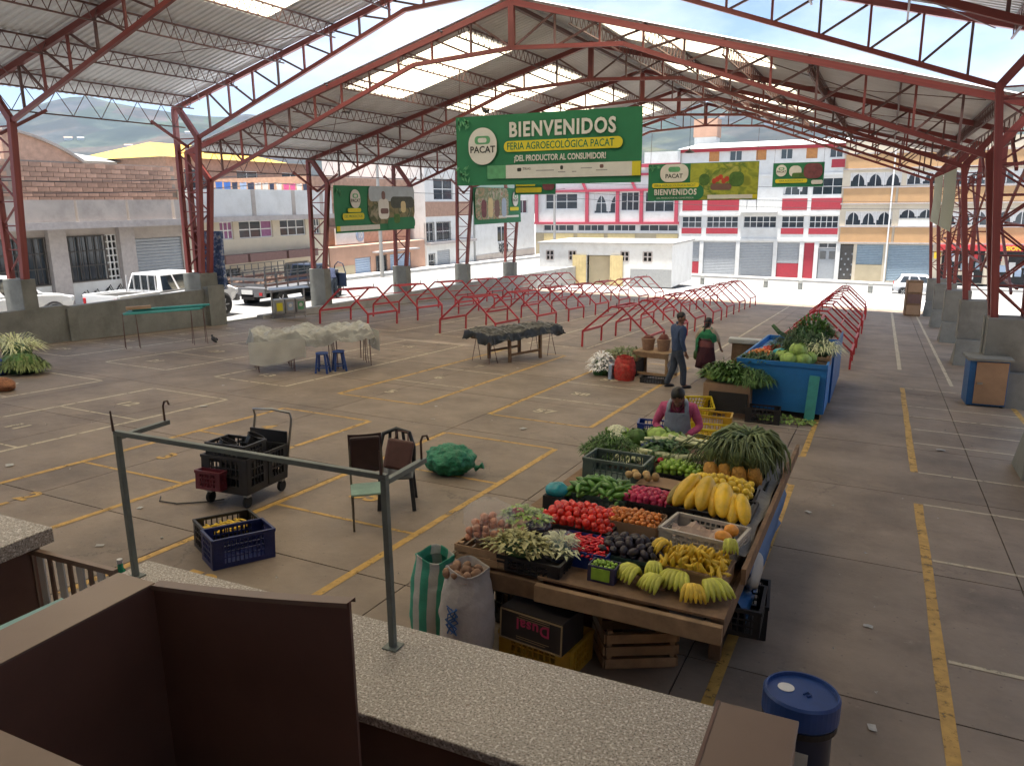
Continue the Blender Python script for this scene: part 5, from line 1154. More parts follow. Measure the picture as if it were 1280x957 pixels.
# --- right hand side: white crate, papayas, lemons, bananas
crate('crate', 'dirty white lattice crate with paper and orange papayas', hh(-1.1, 5.85, TH+.08, -.12), .6, .42, .17, m_whic, 13, 3)
pp = thing('wrapping_paper', 'crumpled pinkish paper in the white lattice crate', 'paper', (0, 0, 0)); pp.matrix_basis = hh(-1.16, 5.84, TH+.2); MB().grid(10, 8, lambda a, b: (-.2+.42*a, -.12+.26*b, .05*noise.noise(V((a*4, b*4, 1)))*1.6)).obj('sheet', mat('kraft_tissue', (.50, .38, .30), .9, var=.1), pp)
pap = fruit('papaya', m_pap, [MB().lathe([(.008, -.15), (.03, -.135), (.055, -.09), (.066, -.02), (.06, .05), (.042, .11), (.02, .145), (.008, .155)], 12, None, lambda t, j: 1+.05*math.cos(5*t)) for _ in range(2)])
papr = fruit('papaya', m_papr, [MB().ell((0, 0, 0), (.07, .055, .05), 12, 8)])
for k, (x, y) in enumerate(((-.93, 5.74), (-.9, 5.92))): tag(put('papaya', papr[0], None, hh(x, y, TH+.24) @ Euler((.3, .2, k)).to_matrix().to_4x4()), ['orange cut papaya nearer corner of white lattice crate', 'orange papaya further corner of white lattice crate'][k], 'papaya', 'orange papayas')
crate('crate', 'black crate raised under the yellow papayas', hh(-1.18, 6.6, TH), .7, .5, .2, m_blkc)
papd = MB().lathe([(.008, -.15), (.03, -.135), (.055, -.09), (.066, -.02), (.06, .05), (.042, .11), (.02, .145), (.008, .155)], 12).mesh('papaya', pm('dark_papaya_skin', (.22, .16, .03), .45, dirt=.5, dcol=(.08, .09, .03), dsc=6), True)
LP = ['leftmost, darker', 'second from left', 'third from left', 'fourth from left', 'fourth from right', 'third from right', 'second from right', 'rightmost']
for k in range(8):
    x = -1.47+.086*k; y = 6.50-.035*k; tag(put('papaya', papd if k == 0 else pap[k % 2], None, hh(x, y, TH+.29+(.0, .05, .02, .07, .03, .06, .01, .03)[k]) @ Euler((math.radians(122+6*math.sin(k*2)), 0, math.radians(-30+8*k+9*math.sin(k*5)))).to_matrix().to_4x4() @ Matrix.Scale((.95, 1.25, 1.1, 1.3, 1.05, 1.28, 1.12, 1.0)[k], 4)), f'long yellow papaya {LP[k]} in the row on the right of stall', 'papaya', 'yellow papayas')
heap('lemon', 'yellow lemon behind the papaya row', 'lemon', 'yellow lemons', ellm('lemon', m_lem, (.033, .033, .038)), -1.2, 7.02, .62, .36, TH+.24, .07, .072, lay=2)
crate('crate', 'black crate under the yellow lemons', hh(-1.2, 7.04, TH), .66, .4, .2, m_blkc)
crate('crate', 'brown carton crate of small ripe bananas', hh(-1.07, 5.36, TH+.02, -.05), .5, .36, .13, m_card, solid=True)
heap('small_banana', 'small spotted ripe banana in the heap behind the banana hands', 'banana', 'small ripe bananas', bent('small_banana', m_bany, .11, .017, .7), -1.07, 5.36, .5, .36, TH+.15, .07, .052, lay=2, flat=False)
bb = box('box', 'small purple printed carton of green grapes at stall front', hh(-1.66, 5.02, TH+.02), .2, .16, .12, mat('purple_printed_carton', (.06, .05, .10), .6, var=.3, sc=12)); MB().b(-.07, .07, -.092, -.086, .02, .11).obj('grape_picture', m_lim, bb)
heap('grape', 'green grape in the small printed carton', 'grape', 'green grapes', ellm('grape', m_lim, (.014, .014, .016)), -1.66, 5.02, .17, .13, TH+.13, .02, .03, lay=1)
def hand(label, M, n, m, L=.19, r=.019, sp=.16):
    C = thing('banana_hand', label, 'bananas', (0, 0, 0), 0, 'hands of bananas'); C.matrix_basis = M
    MB().ell((0, 0, 0), (.045, .022, .025), 8, 6).obj('stalk', m_pot, C, smooth=True)
    for i in range(n):
        a = (i-(n-1)/2)*sp; pts = []
        for k in range(7): t = k/6; pts.append((math.sin(a)*L*t*1.1, -math.cos(a)*L*t+.02, .02+.075*math.sin(t*math.pi)*1.0+.02*(1-abs(a))))
        MB().tube(pts, [r*q for q in (.4, .7, 1, 1.05, 1, .8, .3)], 7).obj('banana', m, C, smooth=True)
    return C
hand('small green banana hand lying before the printed carton', hh(-1.42, 5.12, TH+.03, -.6), 6, m_bang, .21, .025); hand('green banana hand in the middle of stall front', hh(-1.13, 5.2, TH+.03, -.15), 7, m_bang, .25, .027)
hand('yellow green banana hand at stall front right corner', hh(-.95, 5.16, TH+.03, .75), 6, m_bang, .26, .027); hand('ripening banana hand behind the front right corner', hh(-.86, 5.56, TH+.2, .3), 5, m_bang, .15); hand('yellow banana hand left of the small bananas', hh(-1.27, 5.42, TH+.15, -.9), 5, m_bany, .17)
hand('greenest banana hand in front of the small bananas', hh(-1.24, 5.06, TH+.02, -.5), 6, m_bang, .2, .024); hand('yellowing banana hand beside the stall front right corner', hh(-1.02, 5.04, TH+.02, .3), 6, m_bany, .2, .023)
hand('upright green banana hand against printed carton', hh(-1.33, 5.2, TH+.06, .2), 5, m_bang, .18)
# --- leafy vegetables at the back of the table
greens('herb_bunch', 'feathery green herb mound at back left of stall', 'herbs', hh(-2.55, 7.85, TH+.16), m_leaf, 900, (.28, .3, .2), .12, .02, .5)
greens('herb_bunch', 'brownish herb roots beside the feathery mound', 'herbs', hh(-2.3, 7.75, TH+.16), m_stalk, 260, (.18, .16, .08), .15, .012, .3)
for k, (x, y, r_) in enumerate(((-2.68, 8.52, .12), (-2.6, 8.2, .11))):
    C = thing('cauliflower', ['creamy cauliflower at the far left corner of stall', 'creamy cauliflower nearer by the herb mound'][k], 'cauliflower', (0, 0, 0)); C.matrix_basis = hh(x, y, TH+.22)
    cb = MB(); cb.ell((0, 0, 0), (r_*.8, r_*.8, r_*.6), 10, 6)
    for i in range(34): a = i*2.4; q = math.sqrt(i/34); cb.ell((r_*.85*q*math.cos(a), r_*.85*q*math.sin(a), r_*.72*math.sqrt(1-q*q*.9)), (r_*.24,)*3, 6, 4, jit=.1)
    cb.obj('curd', m_cau, C, smooth=True)
    for i in range(6): a = i*1.05; MB().grid(3, 3, lambda u, v: ((r_*(.95+.3*v))*math.cos(a+(u-.5)*.9), (r_*(.95+.3*v))*math.sin(a+(u-.5)*.9), -.08+.14*v)).obj('leaf', m_leafl, C, smooth=True, fix=False)
for k, (x, y, r_) in enumerate(((-2.42, 8.5, .15), (-2.2, 8.6, .18), (-2.0, 8.5, .17))): cabbage('lettuce', ['dark lettuce head beside the cauliflower', 'pale green lettuce head in front of the vendor', 'loose green lettuce head right of the pale one'][k], hh(x, y, TH+.2), r_, (m_leaf, m_leafl, m_leafl)[k])
greens('spinach_bunch', 'dark green spinach bunch beside the pale stalks', 'spinach', hh(-1.98, 8.0, TH+.18), m_leafd, 420, (.22, .18, .15), .14, .06, .4)
lk_ = bent('leek', m_stalk, .5, .022, .12, 3, 6, 7, (.9, 1, .95, .9, .9, 1.2, .3))
for k in range(22):
    x = -2.0+.036*k; y = 8.3+.12*math.sin(k*2.1); tag(put('leek', lk_[k % 3], None, hh(x, y, TH+.25+.03*(k % 3)) @ Euler((0, random.uniform(-.1, .1), random.uniform(-.7, .4))).to_matrix().to_4x4() @ Matrix.Scale(1.15, 4)), 'pale leek stalk lying across back of stall', 'leek', 'pale leek stalks')
for k in range(4): tag(put('corn_cob', lk_[k % 3], None, hh(-2.0+.12*k, 7.86, TH+.24) @ Euler((0, .1, .4+.2*k)).to_matrix().to_4x4() @ Matrix.Diagonal((.75, 1.6, 1.6, 1))), f'pale corn cob {["leftmost", "second from left", "second from right", "rightmost"][k]} above the limes', 'corn', 'corn cobs')
MB  # bundles
C = thing('onion_bundle', 'big arched bundle of green onion leaves on right of stall', 'spring onions', (0, 0, 0)); C.matrix_basis = hh(-1.1, 8.0, TH+.15)
mb = MB()
for k in range(150):
    a = random.uniform(0, 6.283); q = random.uniform(.02, .12); b = V((math.cos(a)*q, math.sin(a)*q, random.uniform(.3, .42))); a2 = a+random.uniform(-.35, .35); o = V((math.cos(a2), math.sin(a2), 0)); R_ = random.uniform(.2, .34); dz = random.uniform(.1, .42)
    mb.tube([b, b+o*R_*.45+V((0, 0, .04)), b+o*R_*.8+V((0, 0, -.02)), b+o*R_+V((0, 0, -dz*.55)), b+o*R_*1.04+V((0, 0, -dz))], [.014, .014, .013, .011, .005], 5)
kind(mb.obj('leaves', m_leafg, C, smooth=True), 'stuff'); MB().ell((0, 0, .12), (.25, .25, .24), 14, 8, jit=.05).obj('core', m_leafg, C, smooth=True); MB().b(-.26, .26, -.26, .26, -.15, .02).obj('support_crate', m_blkc, C)
C = thing('onion_bundle', 'grey green leafy bunch lying over the pineapples', 'spring onions', (0, 0, 0)); C.matrix_basis = hh(-1.16, 7.66, TH+.28)
mb = MB()
for k in range(150):
    x_ = random.gauss(0, .11); b = V((x_, random.uniform(.0, .12), random.uniform(.14, .26))); o = V((x_*.8+random.uniform(-.1, .1), -random.uniform(.1, .26), 0)); mb.tube([b, b+o*.5+V((0, 0, .03)), b+o+V((0, 0, -.06)), b+o*1.25+V((0, 0, -.2))], [.007, .008, .007, .003], 4)
kind(mb.obj('leaves', m_leafg, C, smooth=True), 'stuff'); MB().ell((0, .04, .1), (.2, .13, .13), 12, 8, jit=.06).obj('core', m_leafd, C, smooth=True)
pnb = MB().lathe([(.02, -.1), (.055, -.085), (.072, -.03), (.072, .04), (.055, .09), (.025, .105)], 14).mesh('body', m_pin, True)
cr = MB()
for k in range(26): a = k*2.4; t = k/26; L = .12+.1*t; sp = .9-.75*t; cr.add([(0, 0, .09), (math.cos(a)*L*.4*sp-.014*math.sin(a), math.sin(a)*L*.4*sp+.014*math.cos(a), .09+L*.55), (math.cos(a)*L*sp, math.sin(a)*L*sp, .09+L), (math.cos(a)*L*.4*sp+.014*math.sin(a), math.sin(a)*L*.4*sp-.014*math.cos(a), .09+L*.55)], [(0, 1, 2, 3)])
crm = cr.mesh('crown', m_leafg)
for k, x in enumerate((-1.36, -1.22, -1.08, -.94)):
    C = thing('pineapple', f'pineapple {["leftmost", "second from left", "second from right", "rightmost"][k]} in front of the onion bundle', 'pineapple', (0, 0, 0), 0, 'pineapples'); C.matrix_basis = hh(x, 7.42+.03*(k % 2), TH+.25) @ Euler((-.25, .1*(k-1.5), k)).to_matrix().to_4x4(); put('body', pnb, C); put('crown', crm, C, Matrix.Scale(.9, 4))
crate('crate', 'black crate under the pineapples', hh(-1.15, 7.55, TH), .62, .36, .17, m_blkc)
# --- under and beside the stall
wcrate('wooden_crate', 'slatted wooden crate on the floor under stall right', hh(-1.5, 5.3, .02, .55), .55, .4, .3, m_woodl, 3)
wcrate('wooden_crate', 'wooden crate stacked at an angle on another under stall', hh(-1.56, 5.45, .34, .35), .5, .34, .2, m_wood, 2)
crate('crate', 'yellow lattice crate on floor under the printed carton', hh(-2.1, 4.95, .0, -.1), .6, .4, .24, m_yelc, 12, 3)
m_blkbox = mat('black_printed_carton', (.02, .016, .016), .55, var=.2); m_magenta = mat('magenta_print', (.40, .03, .10), .6); m_tanp = mat('carton_edge', (.30, .22, .12), .7)
C = box('carton', 'black carton with upside down magenta lettering on yellow crate', hh(-2.08, 4.83, .245, -.12), .52, .34, .24, m_blkbox, False)
for sgn_, z0 in ((0, 0), (1, .228)): MB().b(-.265, .265, -.178, -.174, z0, z0+.012).obj('edge_strip', m_tanp, C)
for x in (-.265, .253): MB().b(x, x+.012, -.179, -.175, .012, .228).obj('edge_strip', m_tanp, C)
text('Dusal', .115, m_magenta, C, Matrix.Translation((.02, -.177, .155)) @ Matrix.Rotation(math.pi/2, 4, 'X') @ Matrix.Rotation(math.pi, 4, 'Z'), bold=.002, gap=1.1)
for z_ in (.215, .198, .05, .034): MB().b(-.12+.02*(z_ > .2), .16-.03*(z_ < .04), -.1785, -.1775, z_, z_+.004).obj('print_line', m_tanp, C)
box('carton', 'red brown carton behind the printed carton under stall', hh(-2.05, 5.75, .0, .1), .7, .4, .55, m_cardr, False)
def sack(label, M, h, r, m, extra=None, top=True):
    C = thing('sack', label, 'sack', (0, 0, 0)); C.matrix_basis = M
    def f(u, v):
        t = u*2*math.pi; k = min(1, v/.86); rr = r*(.82+.24*math.sin(math.pi*min(1, k*1.05+.06))**.7) if v < .86 else r*(.86-.10*(v-.86)/.14)
        z = h*k if v < .86 else h-(v-.86)/.14*.08
        nn = noise.fractal(V((math.cos(t)*2.2, math.sin(t)*2.2, z*5.5+r*40)), .7, 2, 4)*.055+.035*abs(noise.noise(V((math.cos(t)*1.6, math.sin(t)*1.6, z*11))))
        rr *= 1+nn; return (rr*math.cos(t), rr*math.sin(t)*.92, z+.02*math.sin(3*t+r*9)*(v > .6))
    MB().grid(48, 34, f).obj('cloth', m, C, smooth=True); return C
def stripes(m, c2, sc):
    n = m.node_tree.nodes; L = m.node_tree.links.new; t = n.new('ShaderNodeTexCoord'); wv = n.new('ShaderNodeTexWave'); wv.bands_direction = 'X'; wv.inputs['Scale'].default_value = sc; L(t.outputs['Object'], wv.inputs['Vector'])
    r = n.new('ShaderNodeMapRange'); r.inputs[1].default_value = .45; r.inputs[2].default_value = .55; L(wv.outputs['Fac'], r.inputs[0]); bs = n['Principled BSDF']; mi = n.new('ShaderNodeMix'); mi.data_type = 'RGBA'; mi.inputs[7].default_value = (*c2, 1)
    L(bs.inputs['Base Color'].links[0].from_socket, mi.inputs[6]); L(r.outputs[0], mi.inputs[0]); L(mi.outputs[2], bs.inputs['Base Color']); return m
m_sackw = mat('white_woven_sack', (.46, .43, .40), .75, var=.15, sc=6, bump=.5, bsc=16); m_sackg = stripes(mat('green_striped_sack', (.05, .33, .22), .7, var=.15, bump=.4, bsc=16), (.5, .5, .46), 2.3)
C = sack('white woven sack of potatoes with blue scrawl left of stall', hh(-2.62, 4.62, 0), .78, .2, m_sackw)
MB().lathe([(.155, .7), (.1, .72), (.01, .73)], 16).obj('potato_fill', m_pot, C)
bl = MB()
for k in range(5): bl.tube([(-.02+.05*math.sin(i*1.9+k), -.213+.004*k, .32+.05*i+.02*math.sin(k*3)) for i in range(5)], .006, 4)
bl.obj('blue_scrawl', mat('blue_ink', (.05, .14, .35), .7), C)
heap('potato', 'muddy potato at the mouth of the white sack', 'potato', 'potatoes in white sack', ellm('potato', m_pot, (.045, .035, .032), 3, .08), -2.62, 4.62, .26, .24, .74, .02, .075, lay=1)
sack('green and white striped sack left of the potato sack', hh(-3.0, 4.78, 0), .74, .19, m_sackg)
crate('crate', 'black crate standing on end behind the potato sack', hh(-2.62, 5.4, .02), .36, .3, .5, m_blkc, 6, 4)
crate('crate', 'purple black crate on the floor under stall right edge', hh(-.78, 6.3, .0, .1), .3, .55, .3, m_blkc, 5, 4); crate('crate', 'upper black crate hung at stall right edge', hh(-.74, 5.75, .28, .05), .26, .5, .22, m_blkc, 5, 3)
C = thing('white_bag', 'crumpled white bag hanging from right side of stall', 'plastic bag', (0, 0, 0)); C.matrix_basis = hh(-.72, 6.0, .62); MB().ell((0, 0, 0), (.07, .2, .15), 16, 9, jit=.1).obj('bag_body', m_film, C, smooth=True)
MB  # ------------------------------------------------------------ left part of the hall
M0 = onfloor(-6.77, 6.64, math.radians(97)) @ Matrix.Scale(1.12, 4)
T = thing('crate_trolley', 'hand trolley loaded with black crates on castors', 'trolley', (0, 0, 0)); T.matrix_basis = M0
MB().b(-.36, .36, -.27, .27, .15, .18).obj('platform', m_black, T)
for sx in (-1, 1):
    for sy in (-1, 1):
        w_ = MB().lathe([(.06, -.018), (.065, 0), (.06, .018)], 14, Matrix.Translation((sx*.3, sy*.23, .066)) @ Matrix.Rotation(math.pi/2, 4, 'X')).obj('castor_wheel', m_tyre, T); MB().b(sx*.3-.03, sx*.3+.03, sy*.23-.03, sy*.23+.03, .12, .15).obj('castor_fork', m_metal, w_)
MB().tube([(.38, -.24, .18), (.5, -.24, .78), (.47, -.24, .86), (.47, 0, .88), (.47, .24, .86), (.5, .24, .78), (.38, .24, .18)], .014, 8).obj('push_handle', m_metal, T, smooth=True)
MB().b(.4, .42, -.24, .24, .3, .66).obj('back_plate', m_black, T)
for lx, ly, lz, w, d, h, lab in ((-.19, .0, .18, .34, .56, .36, 'near black crate on the trolley'), (.17, 0, .18, .34, .56, .36, 'far black crate on the trolley'), (-.13, .02, .46, .36, .48, .2, 'upper black crate nested on the trolley')):
    crate('crate', lab, M0 @ Matrix.Translation((lx, ly, lz)), w, d, h, m_blkc, 6, 3)
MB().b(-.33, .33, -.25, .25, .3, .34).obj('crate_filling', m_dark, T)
crate('crate', 'maroon crate at the near corner of the trolley', M0 @ Matrix.Translation((-.42, .12, .2)), .1, .3, .2, m_maro, 3, 3)
for k, x in enumerate((-.22, .08)):
    C = thing('black_pot', ['black pot tipped in the upper trolley crate', 'second black pot among crates on trolley'][k], 'pot', (0, 0, 0)); C.matrix_basis = M0 @ Matrix.Translation((x, .1-.12*k, .56)) @ Euler((.35, .25, 0)).to_matrix().to_4x4(); MB().lathe([(.07, 0), (.09, .02), (.09, .1), (.1, .12), (.09, .12), (.08, .03)], 16).obj('vessel', m_black, C)
C = thing('power_cable', 'thin black cable lying by the trolley', 'cable', (0, 0, 0)); MB().tube([(x, y, fz(x, y)+.012) for x, y in ((-7.62, 6.1), (-7.5, 5.98), (-7.25, 6.02), (-7.0, 6.25), (-6.9, 6.4))], .008, 5).obj('cord', m_black, C)
crate('crate', 'blue slotted crate in front of the trolley', hh(-5.52, 5.23, 0, 1.1), .6, .34, .3, m_bluc, 14, 4)
crate('crate', 'black crate of yellow green pods behind the blue crate', hh(-5.86, 5.42, 0, 1.1), .56, .34, .28, m_blkc, 10, 3)
heap('pod', 'yellow green pod in the black crate', 'pod', 'pods in the black crate', bent('pod', m_bany, .13, .014, .3), -5.86, 5.42, .48, .26, .18, .03, .06, rz=1.1, lay=2, flat=True)
# chairs
m_seatg = mat('mint_green_seat', (.25, .38, .30), .6, var=.15); m_vin = mat('dark_brown_vinyl', (.035, .015, .014), .45, var=.25); m_tubeb = mat('dull_brass_tube', (.13, .11, .07), .45, .4, var=.3); m_plas = mat('worn_black_plastic', (.028, .033, .038), .4, var=.3); m_bagl = mat('brown_leatherette', (.11, .05, .04), .5, var=.2)
T = thing('chair', 'steel chair with mint green seat and dark vinyl back', 'chair', (0, 0, 0)); T.matrix_basis = onfloor(-4.93, 6.6, math.radians(38), 0, False) @ Matrix.Scale(.93, 4)
for s in (-1, 1):
    MB().tube([(s*.19, .2, 0), (s*.19, .17, .45), (s*.19, .22, .7), (s*.18, .27, .95)], .013, 7).obj('back_leg', m_tubeb, T); MB().tube([(s*.19, -.2, 0), (s*.18, -.17, .44), (s*.18, .17, .45)], .013, 7).obj('front_leg', m_tubeb, T); MB().tube([(s*.19, -.19, .18), (s*.19, .19, .2)], .009, 6).obj('side_rung', m_tubeb, T)
MB().b(-.2, .2, -.2, .19, .44, .47).obj('seat', m_seatg, T, bevel=.012)
MB().grid(6, 6, lambda a, b: (-.2+.4*a, .215+.06*b-.03*math.sin(math.pi*a), .6+.46*b)).obj('backrest', m_vin, T, smooth=True); MB().b(-.18, .18, .2, .26, .62, 1.04).obj('backrest_pad', m_vin, T, bevel=.03)
T = thing('chair', 'worn black plastic armless chair with rounded back', 'chair', (0, 0, 0)); T.matrix_basis = onfloor(-5.02, 7.3, math.radians(30), 0, False) @ Matrix.Scale(.93, 4)
for sx in (-1, 1):
    for sy in (-1, 1): stick('leg', (sx*.22, sy*.23, 0), (sx*.19, sy*.19, .44), .05, .03, m_plas, T)
MB().b(-.22, .22, -.23, .22, .42, .45).obj('seat', m_plas, T, bevel=.02)
MB().tube([(-.21, .2, .44), (-.22, .25, .7), (-.17, .29, .88), (0, .3, .94), (.17, .29, .88), (.22, .25, .7), (.21, .2, .44)], .028, 8).obj('back_hoop', m_plas, T, smooth=True)
for x in (-.1, 0, .1): MB().tube([(x, .21, .45), (x, .27, .7), (x*.8, .3, .92)], .022, 6).obj('back_slat', m_plas, T)
C = thing('handbag', 'brown leatherette bag propped on the black plastic chair', 'bag', (0, 0, 0)); C.matrix_basis = onfloor(-5.0, 7.26, math.radians(30), .46, False) @ Matrix.Rotation(math.radians(-22), 4, 'X') @ Matrix.Rotation(.2, 4, 'Y')
MB().b(-.16, .16, -.03, .07, 0, .36).obj('bag_body', m_bagl, C, bevel=.03); MB().tube([(-.08, .02, .36), (-.06, .02, .46), (.06, .02, .46), (.08, .02, .36)], .01, 6).obj('strap', m_bagl, C)
C = thing('net_bag', 'green mesh bag of produce lying on hall floor', 'bag', (0, 0, 0)); C.matrix_basis = onfloor(-5.12, 8.72, .3)
m_net = mat('green_net', (.02, .20, .10), .5, var=.45, sc=16, bump=1.0, bsc=26); nb = MB()
def nf(u, v):
    t = u*2*math.pi; ph = -math.pi/2+v*math.pi; d = V((math.cos(ph)*math.cos(t), math.cos(ph)*math.sin(t), math.sin(ph))); q = 1+.16*noise.fractal(d*2.3, .8, 2, 4)+.08*abs(noise.noise(d*6)); return (.33*d.x*q, .29*d.y*q, max(.005, .19+.21*d.z*q))
nb.grid(56, 34, nf); nb.obj('net', m_net, C, smooth=True)
MB().lathe([(.05, 0), (.02, .07), (.05, .12)], 10, Matrix.Translation((.34, .05, .08)) @ Matrix.Rotation(1.2, 4, 'Y')).obj('knot', m_net, C)
# bundle at left edge
C = greens('plant_bundle', 'low bulging bundle of green stems at the left edge of hall', 'bundle', hh(-16.75, 10.3, .16), pm('stem_green', (.12, .16, .05), .6, var=.4), 1100, (.5, .44, .3), .16, .035, .0, droop=.6); MB().grid(30, 14, lambda u, v: (lambda t, k: ((.42+.05*math.sin(5*t))*math.sin(k)*math.cos(t), (.38+.04*math.sin(7*t))*math.sin(k)*math.sin(t), .22*math.cos(k)*1.0+.05))(u*6.283, v*3.1416)).obj('net_sack', m_leaf, C, smooth=True)
greens('plant_bundle', 'pale straw bundle behind the basket at left edge', 'bundle', hh(-17.3, 10.6, .4), m_stalk, 300, (.4, .35, .3), .4, .03, .3)
C = thing('blue_sack', 'blue sack beside the basket at the left edge', 'sack', (0, 0, 0)); C.matrix_basis = hh(-16.9, 9.9, 0); MB().lathe([(.12, 0), (.17, .05), (.17, .25), (.08, .33)], 14).obj('cloth', m_blut, C, smooth=True)
C = thing('orange_bag', 'orange brown bag on floor at the left edge', 'bag', (0, 0, 0)); C.matrix_basis = hh(-15.25, 8.95, 0); MB().ell((0, 0, .11), (.3, .2, .14), 22, 12, jit=.1).obj('bag_body', pm('orange_bag_cloth', (.20, .085, .04), .8, var=.4, bump=.8), C, smooth=True)
# goods beside the red frames
T = thing('side_table', 'small wooden table carrying two pots near the red sack', 'table', (0, 0, 0)); T.matrix_basis = onfloor(-4.75, 18.1, math.radians(-8), 0, False)
MB().b(-.45, .45, -.35, .35, .6, .64).obj('table_top', m_woodl, T)
for sx in (-1, 1):
    for sy in (-1, 1): MB().b(sx*.4-.03, sx*.4+.03, sy*.3-.03, sy*.3+.03, 0, .6).obj('leg', m_woodl, T)
MB().b(-.42, .42, -.32, -.28, .08, .14).obj('rail', m_woodl, T); MB().b(-.42, .42, -.32, -.28, .5, .6).obj('apron', m_woodl, T); MB().grid(6, 6, lambda a, b: (.47+.04*math.sin(b*9), -.36+.6*a, .66-.55*b)).obj('cloth', m_whic, T, smooth=True)
for k, x in enumerate((-.2, .18)):
    C = thing('basket_pot', ['brown basket pot on left of the small table', 'taller brown basket pot right on the small table'][k], 'pot', (0, 0, 0)); C.matrix_basis = onfloor(-4.75+x, 18.1, 0, .64, False); MB().lathe([(.13, 0), (.15, .15), (.17, .28), (.15, .29), (.12, .2)], 16).obj('vessel', m_pot, C); MB().ell((0, 0, .28), (.13, .13, .08+.05*k), 10, 6, jit=.15).obj('contents', m_cardr, C, smooth=True)
C = sack('red net sack of onions beside the small table', onfloor(-5.25, 17.15, 0), .56, .24, mat('red_net', (.45, .03, .022), .6, var=.45, sc=14, bump=.9, bsc=12, dirt=.5, dcol=(.45, .2, .12), dsc=11))
C = thing('low_stand', 'low stand heaped with dried greens behind red sack', 'stand', (0, 0, 0)); C.matrix_basis = onfloor(-5.5, 18.1, 0, 0, False)
MB().b(-.5, .4, -.4, .4, .4, .46).obj('board', m_wood, C)
for sx in (-.42, .32): MB().b(sx-.04, sx+.04, -.35, .35, 0, .4).obj('trestle', m_dark, C)
mb = MB(); leafmass(mb, 260, .45, .35, .14, .2, .04, .3, (0, 0, .46)); kind(mb.obj('leaves', m_leafg, C, fix=False), 'stuff')
greens('onion_heap', 'heap of white spring onions at left of the low stand', 'spring onions', onfloor(-5.95, 17.6, 0, .12), pm('white_onion', (.6, .6, .55), .5), 420, (.26, .35, .42), .2, .045, .4)
crate('crate', 'flat black crate on the floor below the small table', onfloor(-4.55, 17.25, .1), .6, .4, .12, m_blkc)
C = thing('water_bottle', 'blue box edge beside the red net sack', 'box', (0, 0, 0)); C.matrix_basis = onfloor(-5.55, 17.1, 0); C['label'] = 'narrow blue box standing against the red net sack'; C.name = 'blue_box'; MB().b(-.04, .04, -.12, .12, 0, .34).obj('case', m_blush, C)
# blue bin stall
T = thing('market_bin', 'large bright blue painted wooden stall bin heaped with vegetables', 'stall bin', (0, 0, 0)); T.matrix_basis = onfloor(-1.57, 15.05, 0)
m_bin = mat('bright_blue_panel', (.02, .19, .50), .5, var=.15, sc=1.5, dirt=.3, dcol=(.02, .06, .16)); L_ = 4.6
MB().b(-.80, .80, 0, .04, .12, 1.05).obj('front_panel', m_bin, T); MB().b(-.80, .80, L_-.04, L_, .12, 1.05).obj('back_panel', m_bin, T)
for s in (-1, 1): MB().b(s*.80-.02, s*.80+.02, .041, L_-.041, .12, 1.05).obj('side_panel', m_bin, T)
MB().b(-.78, .78, .04, L_-.04, .9, .94).obj('top_board', m_bin, T)
for s in (-1, 1): MB().b(-.82, .82, -.03, .0, .98, 1.06).obj('rim', m_bin, T) if s > 0 else None
for x in (-.7, .7):
    for y in (.15, L_-.15): MB().b(x-.05, x+.05, y-.05, y+.05, 0, .12).obj('foot', m_dark, T)
MB().b(.825, .86, 1.4, L_+.6, .1, 1.2).obj('side_board', m_bluep, T)
C = thing('teal_plank', 'faded teal plank leaning on front of the blue stall bin', 'plank', (0, 0, 0)); C.matrix_basis = onfloor(-.98, 14.86, 0); o = MB().b(-.09, .09, -.015, .015, 0, .86).obj('board', m_teal, C); o.matrix_basis = Matrix.Rotation(math.radians(-8), 4, 'X') @ Matrix.Rotation(.03, 4, 'Y')
bn = lambda x, y, h: onfloor(x, y, random.random()*3, h)
for k, (x, y, r_) in enumerate(((-1.45, 15.35, .17), (-1.2, 15.4, .16), (-1.35, 15.75, .18), (-1.1, 15.75, .15), (-1.6, 15.7, .15), (-1.3, 15.5, .17))): cabbage('cabbage', f'pale cabbage {["front left", "front right", "middle", "back right", "back left", "topmost"][k]} in the pile on blue bin', bn(x, y, 1.08 if k < 5 else 1.24), r_, m_leafl, 'cabbages on the blue bin')
wcrate('wooden_crate', 'shallow wooden crate at right on the blue bin', hh(-1.0, 16.0, .95), .5, .6, .2, m_woodl, 2)
greens('herb_mound', 'tall dark green herb mound at back of the blue bin', 'herbs', hh(-1.35, 16.7, 1.1), m_leafd, 800, (.5, .5, .42), .3, .025, .3)
greens('spring_onions', 'spring onion roots spilling right from the herb mound', 'spring onions', hh(-.95, 16.4, 1.15), m_stalk, 260, (.25, .4, .22), .35, .016, .2)
greens('herb_mound', 'upright feathery green bunches behind the herb mound', 'herbs', hh(-1.25, 18.2, 1.2), m_leaf, 420, (.4, .25, .5), .25, .05, 1.2)
greens('herb_mound', 'low dark greens along the front left of blue bin', 'herbs', hh(-1.95, 15.5, .98), m_leafd, 420, (.42, .35, .14), .16, .04, .4)
heap('orange_pepper', 'orange pepper heaped on the left of blue bin', 'pepper', 'orange peppers', ellm('orange_pepper', m_tam, (.06, .05, .05)), -2.05, 16.1, .5, .5, .98, .1, .11, lay=2); heap('crimson_pepper', 'dark red pepper at the back left of the blue bin', 'pepper', 'dark red peppers', ellm('crimson_pepper', m_tom, (.06, .05, .05)), -1.85, 16.7, .5, .5, 1.0, .1, .12, lay=2)
